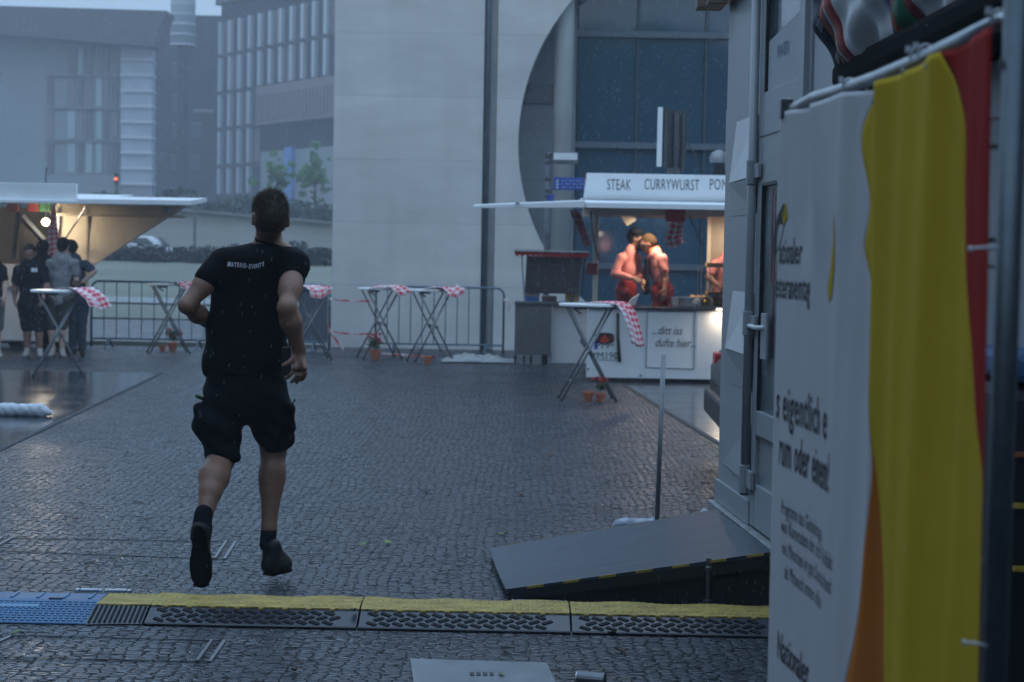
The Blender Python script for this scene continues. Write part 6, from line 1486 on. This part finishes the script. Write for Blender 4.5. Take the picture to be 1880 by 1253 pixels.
person('person with long black hair, hidden behind the one in black shirt', 25.9, dict(head=(80, 456), neck=(80, 474), shL=(62, 488), shR=(99, 488), elL=(60, 515), elR=(100, 515), wrL=(64, 535, .1), wrR=(96, 535, .1), pel=(81, 545), knL=(75, 590), knR=(87, 590), anL=(74, 640), anR=(88, 640)), M['cloth_black'], M['cloth_black'], shoes='boot_black', legwear='trousers', group=GP, face=(.1, 1, 0), hairlen=.14, vox=.012)
person('person cut by the left picture edge with bare arm and grey shorts', 25.0, dict(head=(-14, 462), neck=(-14, 482), shL=(-38, 497), shR=(3, 495), elL=(-40, 522), elR=(10, 520), wrL=(-38, 544), wrR=(8, 546, -.08), pel=(-16, 552), knL=(-24, 598), knR=(-5, 598), anL=(-25, 644), anR=(-4, 646), toR=(4, 650, -.3)), M['cloth_black'], mat('shorts_grey', (.10, .10, .10), .85, var=.2), group=GP, face=(.5, -.8, 0), vox=.012)
GV = 'vendors inside the right food stall'
YP = YT+.75
person('person in long sleeved pink checked shirt and dark cap, leaning to kiss the colleague', YP+.1, dict(head=(1168, 440), neck=(1160, 458), shL=(1140, 474, -.1), shR=(1168, 474, .12), elL=(1129, 503, -.15), elR=(1172, 505, .05), wrL=(1162, 512, -.3), wrR=(1186, 520, -.1), pel=(1150, 524), knL=(1144, 580), knR=(1160, 580), anL=(1145, 628), anR=(1160, 628)), M['check_pink'], M['trouser_red'], sleeve='long', legwear='trousers', shoes='boot_black', skin='skin_dark', group=GV, face=(.85, -.25, -.25), hair='hair_dark', build=.80, loose=.006,
       extras=[('beard', [((1174, 455, .0), (1178, 458, -.02), .035, .03)], M['hair_dark'])])
b = MB()
person('person in short sleeved pink shirt and red trousers, bending to the kiss from the right', YP-.05, dict(head=(1188, 448), neck=(1201, 462), shL=(1194, 476, .12), shR=(1216, 475, -.12), elL=(1186, 505, .1), elR=(1222, 508, -.15), wrL=(1180, 525, -.15), wrR=(1220, 533, -.2), haR=(1219, 545, -.22), pel=(1216, 526), knL=(1208, 582), knR=(1224, 582), anL=(1208, 628), anR=(1224, 628)), M['check_pink'], M['trouser_red'], legwear='trousers', shoes='boot_black', skin='skin', group=GV, face=(-.9, -.2, -.3), hair='hair_brown', build=.82, hairlen=.02, loose=.006,
       extras=[('neckerchief', [((1196, 461, -.02), (1206, 459, -.03), .05, .05)], mat('scarf_orange', (.60, .12, .02), .8)), ('apron', [((1188, 478, -.02), (1186, 535, -.04), .035, .05)], M['cloth_black'])])
person('person in pink shirt stooping over the glass case at the right end of the stall', YP+.1, dict(head=(1347, 462), neck=(1338, 472), shL=(1314, 486, -.12), shR=(1334, 484, .12), elL=(1300, 508, -.18), elR=(1330, 510, .1), wrL=(1318, 524, -.3), wrR=(1340, 522, -.1), pel=(1328, 530), knL=(1320, 590), knR=(1336, 590), anL=(1320, 628), anR=(1336, 628)), M['check_pink'], M['trouser_red'], legwear='trousers', shoes='boot_black', skin='skin', group=GV, face=(.6, -.7, -.3), hair='hair_brown')
t = thing('cap', 'black cap on the head of the left vendor', 'cap', (0, 0, 0))
c = P(1167, 429, YP+.1); ORG[t.name] = Vector(c); t.location = c
b = MB(); b.lathe(c-Vector((0, 0, .01)), [(.104, 0), (.104, .03), (.09, .062), (.05, .085), (.004, .092)], 20); b.build('crown', M['cloth_black'], t, smooth=True)
b = MB(); b.grid(lambda u, v: c+Vector((.09+u*.07, (v-.5)*.15*(1-u*.3), -.005-u*.012)), 6, 8); b.build('peak', M['cloth_black'], t, solid=.004)
# ============================================================ THE RUNNING MAN
Q_ = lambda px, py, Y=8.1: P(px, py, Y)
run = thing('person', 'person running away in black shirt lettered across the back and black cargo shorts', 'person', (P(455, 1070, 8.05).x, 8.05, 0))
FACE = Vector((-.50, .86, -.05)).normalized(); UPH = Vector((.03, .03, 1)).normalized()
Hc = Q_(494, 403, 8.04)
hs = .93
def head_fine(c, f, u, s):
    r = f.cross(u); pr = head_prims(c, f, u, s)
    for q in (-1, 1): pr += [cap(c+r*q*.084-f*.010+u*.004, c+r*q*.088-f*.016-u*.022, .021, .014, .006, axis=(r*q+f*.5), flat=.36)]
    return pr
pr = head_fine(Hc, FACE, UPH, hs)
pr += [cap(Hc-UPH*.02-FACE*.035, Q_(494, 432, 8.08), .050, .052, .02), cap(Q_(494, 425, 8.08), Q_(493, 455, 8.12), .052, .066, .02), cap(Q_(488, 442, 8.08), Q_(470, 464, 8.1), .028, .045, .03), cap(Q_(502, 442, 8.08), Q_(522, 464, 8.06), .028, .045, .03)]
UPB = (Q_(494, 440)-Q_(450, 700)).normalized()
ax = (0, 1, 0)
pr += [cap(Q_(478, 515, 8.14), Q_(462, 590, 8.14), .142, .130, .05, axis=ax, flat=.66), cap(Q_(462, 600, 8.14), Q_(452, 705, 8.14), .128, .150, .05, axis=ax, flat=.72), cap(Q_(418, 482, 8.12), Q_(534, 486, 8.04), .058, .062, .05)]
# left arm
SL, ELL, WL = Q_(405, 485, 8.10), Q_(343, 561, 7.99), Q_(398, 603, 8.26)
pr += [cap(Q_(418, 520, 8.13), Q_(414, 590, 8.13), .06, .06, .04), cap(SL, lerp(SL, ELL, .5), .056, .049, .03), cap(lerp(SL, ELL, .45), ELL, .048, .038, .03), cap(ELL, lerp(ELL, WL, .35), .037, .043, .02), cap(lerp(ELL, WL, .35), WL, .042, .028, .03)]
pr += hand_prims(WL, (WL-ELL).normalized()+Vector((0, .2, .05)), (.2, 0, -1), 1, 1.0, .6)
# right arm
SR, ELR, WR = Q_(540, 490, 7.99), Q_(527, 566, 7.84), Q_(549, 642, 7.93)
pr += [cap(SR, lerp(SR, ELR, .55), .058, .050, .03), cap(lerp(SR, ELR, .5), ELR, .048, .042, .03), cap(ELR+Vector((0, -.004, .01)), ELR, .033, .033, .02), cap(ELR, lerp(ELR, WR, .32), .038, .047, .025), cap(lerp(ELR, WR, .32), WR, .048, .029, .03)]
def fing(pts, r0, r1):
    pts = [Q_(*p) for p in pts]; o = []
    n = len(pts)-1
    for i in range(n): o.append(cap(pts[i], pts[i+1], r0+(r1-r0)*i/n, r0+(r1-r0)*(i+1)/n, .004))
    return o
pr += [cap(WR, Q_(548, 664, 7.93), .027, .030, .02, axis=(.2, 1, 0), flat=.75)]
for dx, r in ((-7, .015), (-1, .016), (5, .016), (10, .014)): pr.append(cap(Q_(549+dx*.4, 652, 7.93), Q_(550+dx, 676, 7.93-.004*abs(dx)), r, r*.86, .012))
pr += fing([(541, 655, 7.92), (532, 665, 7.905), (519.5, 671, 7.90)], .0145, .0085)          # thumb, leaving the side of the palm
pr += fing([(543, 674, 7.93), (536, 686, 7.92), (530, 692, 7.935), (525, 695, 7.95)], .0105, .0078)
pr += fing([(549, 677, 7.93), (545, 690, 7.915), (540, 698, 7.93), (535, 702, 7.95)], .0108, .0080)
pr += fing([(555, 677, 7.93), (553, 690, 7.915), (549, 698, 7.93), (544, 703, 7.95)], .0104, .0078)
pr += fing([(560, 674, 7.93), (561, 686, 7.92), (558, 694, 7.93), (554, 699, 7.95)], .0095, .0072)
# legs
HL, KL, AL = Q_(424, 725, 8.12), Q_(407, 838, 8.06), Q_(373, 945, 7.80)
HR, KR, AR = Q_(480, 725, 8.14), Q_(502, 828, 8.26), Q_(494, 968, 8.20)
AL2 = Q_(371, 965, 7.80)
pr += [cap(HL, KL, .080, .066, .04), cap(KL, lerp(KL, AL, .38), .061, .068, .03), cap(lerp(KL, AL, .34)+Vector((-.008, -.012, 0)), lerp(KL, AL, .6), .066, .052, .03), cap(lerp(KL, AL, .6), AL2, .052, .031, .02), cap(AL2, AL2+Vector((0, 0, -.05)), .028, .026, .01)]
pr += [cap(HR, KR, .080, .060, .04), cap(KR, lerp(KR, AR, .3), .054, .061, .03), cap(lerp(KR, AR, .25)+Vector((.004, -.014, 0)), lerp(KR, AR, .48), .058, .052, .03), cap(lerp(KR, AR, .4), AR, .056, .036, .03), cap(AR, AR+Vector((0, 0, -.06)), .035, .03, .02)]
body = sdf_obj('body', pr, M['skin'], run, .0056)
eyes(Hc, FACE, run, UPH, hs)
# hair: short cropped cap, then a fuzz of strands
r_h = FACE.cross(UPH)
hp = [cap(Hc+UPH*.026-FACE*.014, Hc+UPH*.022-FACE*.018, .0935, .0935, .02, axis=r_h, flat=.775), cap(Hc-FACE*.030, Hc-UPH*.006-FACE*.036, .068, .060, .03, axis=r_h, flat=.98),
      cap(Hc+UPH*.066+FACE*.025, Hc+UPH*.068-FACE*.025, .050, .048, .03, axis=r_h, flat=1.1),
      cap(Hc+FACE*.125-UPH*.02, Hc+FACE*.12-UPH*.06, .080, .080, .02, op='cut'), cap(Hc-UPH*.115-FACE*.09, Hc-UPH*.115+FACE*.05, .055, .055, .012, op='cut')]
for q in (-1, 1): hp.append(cap(Hc+r_h*q*.088+FACE*.002+UPH*.002, Hc+r_h*q*.090-FACE*.010-UPH*.045, .036, .036, .008, op='cut'))
hair = sdf_obj('hair', hp, mat('hair_runner', (.04, .027, .018), .6, var=.4, scale=90), run, .006, wr=lambda X, Y, Z: .0022*np.sin(X*260+np.sin(Z*130)*2)*np.sin(Z*240+Y*200))
hv = [(v.co.copy()+ORG[run.name], v.normal.copy()) for v in hair.data.vertices]
b = MB(); qh = random.Random(3)
for _ in range(6500):
    p, n_ = qh.choice(hv); up_k = max(0, (p-Hc).dot(UPH)/.1)
    if (p-Hc).dot(UPH) < -.05 and qh.random() < .6: continue
    L_ = qh.uniform(.006, .011)+up_k*qh.uniform(.006, .022); d = (n_*.8+UPH*.25*up_k+Vector((qh.uniform(-.5, .5), qh.uniform(-.5, .5), qh.uniform(-.45, .3)))).normalized()
    s_ = d.orthogonal().normalized()*.0011; s2 = d.cross(s_)
    b.add([p-s_, p+s_, p+s2, p+d*L_], [(0, 1, 3), (1, 2, 3), (2, 0, 3)])
me = b.build('strands', M['hair_brown'] if False else mat('hair_strand', (.085, .058, .036), .5, var=.4, scale=80), hair)
# T-shirt
M['tee'] = mat('tee_black', (.0016, .0018, .003), .75, spec=.08, var=.3, scale=16, bump=.25, bscale=90)
tp = [cap(Q_(462, 486, 8.12), Q_(512, 486, 8.10), .082, .082, .05), cap(Q_(482, 512, 8.12), Q_(467, 590, 8.14), .150, .140, .05, axis=ax, flat=.70), cap(Q_(467, 590, 8.14), Q_(449, 668, 8.13), .142, .176, .05, axis=ax, flat=.78), 
      cap(Q_(416, 485, 8.12), Q_(536, 486, 8.04), .069, .069, .05), cap(Q_(493, 459, 8.10), Q_(491, 476, 8.12), .061, .085, .04), cap(Q_(470, 478, 8.10), Q_(425, 486, 8.11), .070, .068, .04), cap(Q_(510, 478, 8.08), Q_(535, 484, 8.03), .073, .072, .04),
      cap(Q_(407, 487, 8.10), Q_(380, 512, 8.05), .070, .060, .03), cap(Q_(542, 488, 7.99), Q_(536, 512, 7.96), .065, .062, .03), cap(Q_(547, 482, 7.98), Q_(551, 494, 7.98), .040, .036, .025),
      cap(Q_(416, 520, 8.12), Q_(411, 600, 8.12), .068, .072, .05), cap(Q_(411, 600, 8.12), Q_(398, 672, 8.10), .072, .068, .05), cap(Q_(506, 540, 8.10), Q_(498, 660, 8.10), .055, .062, .05), cap(Q_(449, 668, 8.13), Q_(449, 676, 8.13), .178, .180, .03, axis=ax, flat=.76)]
def cutbox(c, d, L, r): return cap(c, V3(c)+V3(d)*L, r, r, .004, op='cut')
tee_cut = [cap(Q_(362, 535, 7.99), Q_(362, 536, 7.99), .075, .075, .006, op='cut'), cap(Q_(534, 548, 7.87), Q_(535, 549, 7.87), .07, .07, .006, op='cut')]
def tee_wr(X, Y, Z):
    f = fold_noise(.0028, 2)(X, Y, Z)
    cx = P(452, 600, 8.1); f = f+.006*np.sin((X-cx.x)*26+(Z-cx.z)*34+1.6*np.sin(Z*12))*np.clip((1.15-Z)*2.4, .15, 1)*.8
    sh = np.clip((Z-1.36)*8, 0, 1); f = f+.0012*np.sin(Z*150+X*90+np.sin(X*40)*2.5)*sh*np.clip((X+1.12)*6, 0, 1)
    hem = Q_(450, 689, 8.1).z; return np.maximum(f, (hem+.010*np.sin(X*9)-Z)*.8)
tee = sdf_obj('t_shirt', tp, M['tee'], run, .0065, wr=tee_wr)
b = MB(); n = 28; cc = Q_(494, 443, 8.09); b.tube([cc+Vector((.064*math.cos(2*math.pi*i/n), .060*math.sin(2*math.pi*i/n), .012*math.cos(2*math.pi*i/n)*-1-.010*math.sin(2*math.pi*i/n)*-1)) for i in range(n+1)], .006, 8); b.build('collar', M['tee'], tee, smooth=True)
# lettering, laid onto the cloth letter by letter
bv = BVHTree.FromPolygons([v.co+ORG[run.name] for v in tee.data.vertices], [tuple(p.vertices) for p in tee.data.polygons])
txt = 'MATERIE-EVENTE'; xs_t = [(418, 489.5, 1.12), (424.5, 490, 1), (430, 490.3, 1), (435.2, 490.6, 1), (440.6, 491, 1), (445, 491.4, 1), (449, 491.8, 1), (453.2, 492, 1), (458, 493.6, 1.05), (463.2, 493.7, 1), (467.8, 492.8, .86), (472.3, 492.2, 1), (477.5, 491.2, 1), (483.5, 488.6, .95)]
b = MB(); inkw = mat('print_white', (.62, .64, .68), .6, var=.03)
for ch, (px, py, s_) in zip(txt, xs_t):
    vs, fs = text_mesh(ch, .0288*s_, .035, 'CENTER', .16 if ch != '-' else 0)
    o = Q_(px, py, 7.5); nv = []
    sc = 8.0/7.5
    tl = {0: -.1}.get(0) if px < 421 else (.12 if px > 480 else -.03*(455-px)/30)
    for v in vs:
        x = v.x*.62*math.cos(tl)-v.y*math.sin(tl); y = v.x*math.sin(tl)*.62+v.y
        # sight line through the letter's place, then straight back onto the shirt
        d = (o-cam_o.location); p0 = cam_o.location+d*(8.0/7.5)+Vector((x, 0, y)); p0.y = 7.4
        hit = bv.ray_cast(p0, Vector((0, 1, 0)))
        nv.append((hit[0] if hit[0] else p0+Vector((0, .6, 0)))+Vector((0, -.0025, 0)))
    b.add(nv, fs)
b.build('shirt_lettering', inkw, tee)
# cargo shorts
M['shorts_black'] = mat('shorts_black', (.0022, .0028, .0048), .75, spec=.1, var=.3, scale=14, bump=.25, bscale=70)
sp = [cap(Q_(450, 688, 8.13), Q_(450, 715, 8.13), .158, .172, .04, axis=ax, flat=.82), cap(Q_(428, 705, 8.12), Q_(474, 705, 8.13), .13, .13, .04, axis=ax, flat=.95),
      cap(Q_(422, 728, 8.12), Q_(400, 782, 8.08), .118, .108, .035), cap(Q_(400, 782, 8.08), Q_(409, 826, 8.06), .108, .086, .03), cap(Q_(369, 752, 8.06), Q_(374, 788, 8.05), .040, .038, .02), cap(Q_(428, 830, 8.03), Q_(434, 838, 8.03), .030, .026, .02),
      cap(Q_(485, 728, 8.14), Q_(500, 780, 8.20), .118, .104, .03), cap(Q_(500, 780, 8.20), Q_(509, 806, 8.24), .104, .086, .03), cap(Q_(528, 752, 8.12), Q_(529, 785, 8.14), .036, .034, .02), cap(Q_(529, 798, 8.2), Q_(536, 803, 8.2), .024, .020, .02)]
zL, zR = Q_(405, 848, 8.05).z, Q_(510, 828, 8.2).z
def sh_wr(X, Y, Z):
    xm = Q_(456, 780).x; cut_l = (zL+.09*(X-Q_(405, 800).x)*-.2-Z); cut_r = (zR+.42*(X-Q_(500, 800).x)*.9-Z)
    c = np.where(X < xm, cut_l, cut_r); c = c-.0*Z
    f = fold_noise(.0055, 5)(X, Y, Z)+.004*np.sin(Z*60+X*40)
    return np.maximum(f, c*.8)
sh_ = sdf_obj('shorts', sp, M['shorts_black'], run, .0068, wr=sh_wr)
b = MB(); b.tube([Q_(533, 748, 8.0), Q_(539, 738, 7.99), Q_(542, 734, 7.99)], [.0025, .0025, .0055], 8); b.build('toggle', M['black_plastic'], sh_)
# socks and boots
b1_ = [cap(Q_(374, 943, 7.82), Q_(368, 985, 7.80), .042, .047, .02)]; sdf_obj('sock', b1_, M['cloth_black'], run, .006)
b1_ = [cap(Q_(494, 972, 8.20), Q_(491, 1000, 8.19), .0385, .039, .02)]; sdf_obj('sock', b1_, M['cloth_black'], run, .006)
M['boot_sole'] = mat('boot_sole', (.003, .003, .0035), .85, spec=.1, var=.3, scale=30)
def shoe(heel, toe, sole_n, parent, L=.30):
    """boot with the sole plane through heel and toe; sole_n points out of the sole"""
    d = (toe-heel).normalized(); n = (sole_n-d*sole_n.dot(d)).normalized(); sd = d.cross(n)
    up = -n; h = heel; L = (toe-heel).length
    pr = [cap(h+d*.035+up*.045, h+d*.07+up*.055, .040, .040, .025, axis=sd, flat=.95), cap(h+d*.04+up*.032, h+d*(L-.05)+up*.030, .036, .036, .02, axis=n, flat=.9), cap(h+d*(L-.11)+up*.030, h+d*(L-.055)+up*.028, .050, .047, .02, axis=n, flat=.66), cap(h+d*.075+up*.10, h+d*.15+up*.052, .040, .036, .03), cap(h+d*.05+up*.06, h+d*.055+up*.125, .041, .046, .02), cap(h-up*.05, h+d*L-up*.05, .056, .056, .003, op='cut')]
    s = sdf_obj('boot', pr, M['boot_black'], parent, .006)
    out = []
    for i in range(36):
        a = 2*math.pi*i/36; ca, sa = math.cos(a), math.sin(a); x = .5+.5*ca; w_ = .036+.018*max(0, math.sin(math.pi*min(1, max(0, (x-.35)/.9)))); w_ = w_ if x > .35 else .037
        out.append(h+d*(x*(L-.004)+.002)+sd*(sa*w_*(abs(sa)**-.35 if abs(sa) > .05 else 1)))
    b = MB(); b.prism([p+up*.008 for p in out], n*.014); so_ = b.build('sole', M['boot_sole'], s, bevel=.003)
    b = MB()
    for i in range(11):
        x = .02+i*(L-.05)/10; wv = .030 if i < 4 else (.044 if 5 < i < 9 else .036)
        b.beam(h+d*(x+.008)-sd*wv-up*.008, h+d*(x+.014)+sd*wv-up*.008, .012, .006, up=up)
    b.build('tread', M['boot_sole'], so_)
    return s
sL = shoe(Q_(365, 965, 7.735), Q_(370, 1080, 7.79), Vector((.05, -1, .10)), run)
sL['label'] = 'trailing boot with its sole turned to the camera'
sR = shoe(Q_(488, 1055, 8.13), Q_(528, 1043, 8.34), Vector((0, 0, -1)), run)
# small green tube in the pocket, radio at the belt
t = thing('pen_light', 'small green object sticking out of the cargo pocket', 'pocket tool', Q_(363, 728, 8.03))
b = MB(); b.cyl(Q_(360, 727, 8.03), Q_(369, 731, 8.05), .009, n=10); b.build('green_cap', mat('green_plastic', (.03, .12, .03), .5), t)
b = MB(); b.cyl(Q_(369, 731, 8.05), Q_(376, 735, 8.07), .008, n=10); b.build('barrel', M['black_plastic'], t)
t = thing('walkie_talkie', 'black walkie talkie with stub antenna behind the hand of the runner', 'radio', Q_(528, 670, 8.02))
b = MB(); b.beam(Q_(527, 636, 8.0), Q_(527, 690, 8.0), .045, .06, up=(0, 1, 0)); b.build('radio_body', M['black_plastic'], t, bevel=.006)
b = MB(); b.cyl(Q_(532, 637, 8.0), Q_(531, 622, 8.0), .006, n=10); b.build('antenna', M['black_rubber'], t)
b = MB()
for px in (522, 526.5): b.cyl(Q_(px, 637, 8.0), Q_(px, 630, 8.0), .006, n=10)
b.build('knob', M['black_plastic'], t)
b = MB(); b.cyl(Q_(518, 625.5, 8.0), Q_(526, 625.5, 8.0), .002, n=6); b.build('clip_wire', M['black_plastic'], t)
# ============================================================ RAIN DROPS
rn = np.random.default_rng(11); N = 15000
Yr = 3+rn.random(N)**.6*20; pxr = rn.uniform(-60, 1940, N); pyr = rn.uniform(-40, 1180, N)
d = np.array([list(ray(a, c)) for a, c in zip(pxr, pyr)]); tt = Yr/d[:, 1]; pos = d*tt[:, None]+np.array([0, 0, CAMZ])
pos = pos[(pos[:, 2] > .05)]; N = len(pos)
ln = rn.uniform(.004, .011, N)*(.5+pos[:, 1]/14); rd = rn.uniform(.0004, .0009, N)*(.4+pos[:, 1]/12)
tilt = np.array([.16, 0, 1.0]); tilt /= np.linalg.norm(tilt)
offs = [tilt*1, np.array([1, 0, 0]), np.array([-.5, .87, 0]), np.array([-.5, -.87, 0]), -tilt]
pts = np.stack([pos+offs[0]*ln[:, None], pos+offs[1]*rd[:, None], pos+offs[2]*rd[:, None], pos+offs[3]*rd[:, None], pos+offs[4]*ln[:, None]], 1).reshape(-1, 3)
fb = np.array([(0, 1, 2), (0, 2, 3), (0, 3, 1), (4, 2, 1), (4, 3, 2), (4, 1, 3)]); fs = (np.arange(N)[:, None, None]*5+fb).reshape(-1, 3)
me = bpy.data.meshes.new('raindrops'); me.from_pydata(pts.tolist(), [], fs.tolist()); 
wm_ = mat('rain_water', (.55, .62, .70), .15, var=.02); me.materials.append(wm_)
o = bpy.data.objects.new('raindrops', me); COL.objects.link(o); tag(o, kind='stuff')
# ============================================================ RAIN HAZE
hm = bpy.data.materials.new('haze'); hm.use_nodes = True; n = hm.node_tree.nodes; n.clear()
out = n.new('ShaderNodeOutputMaterial'); pv = n.new('ShaderNodeVolumePrincipled'); pv.inputs['Density'].default_value = .0020; pv.inputs['Color'].default_value = (.86, .92, 1, 1); pv.inputs['Anisotropy'].default_value = .2
hm.node_tree.links.new(pv.outputs[0], out.inputs['Volume'])
b = MB(); b.box2((-305, -65, -1), (305, 345, 42)); tag(b.build('haze', hm), kind='stuff')
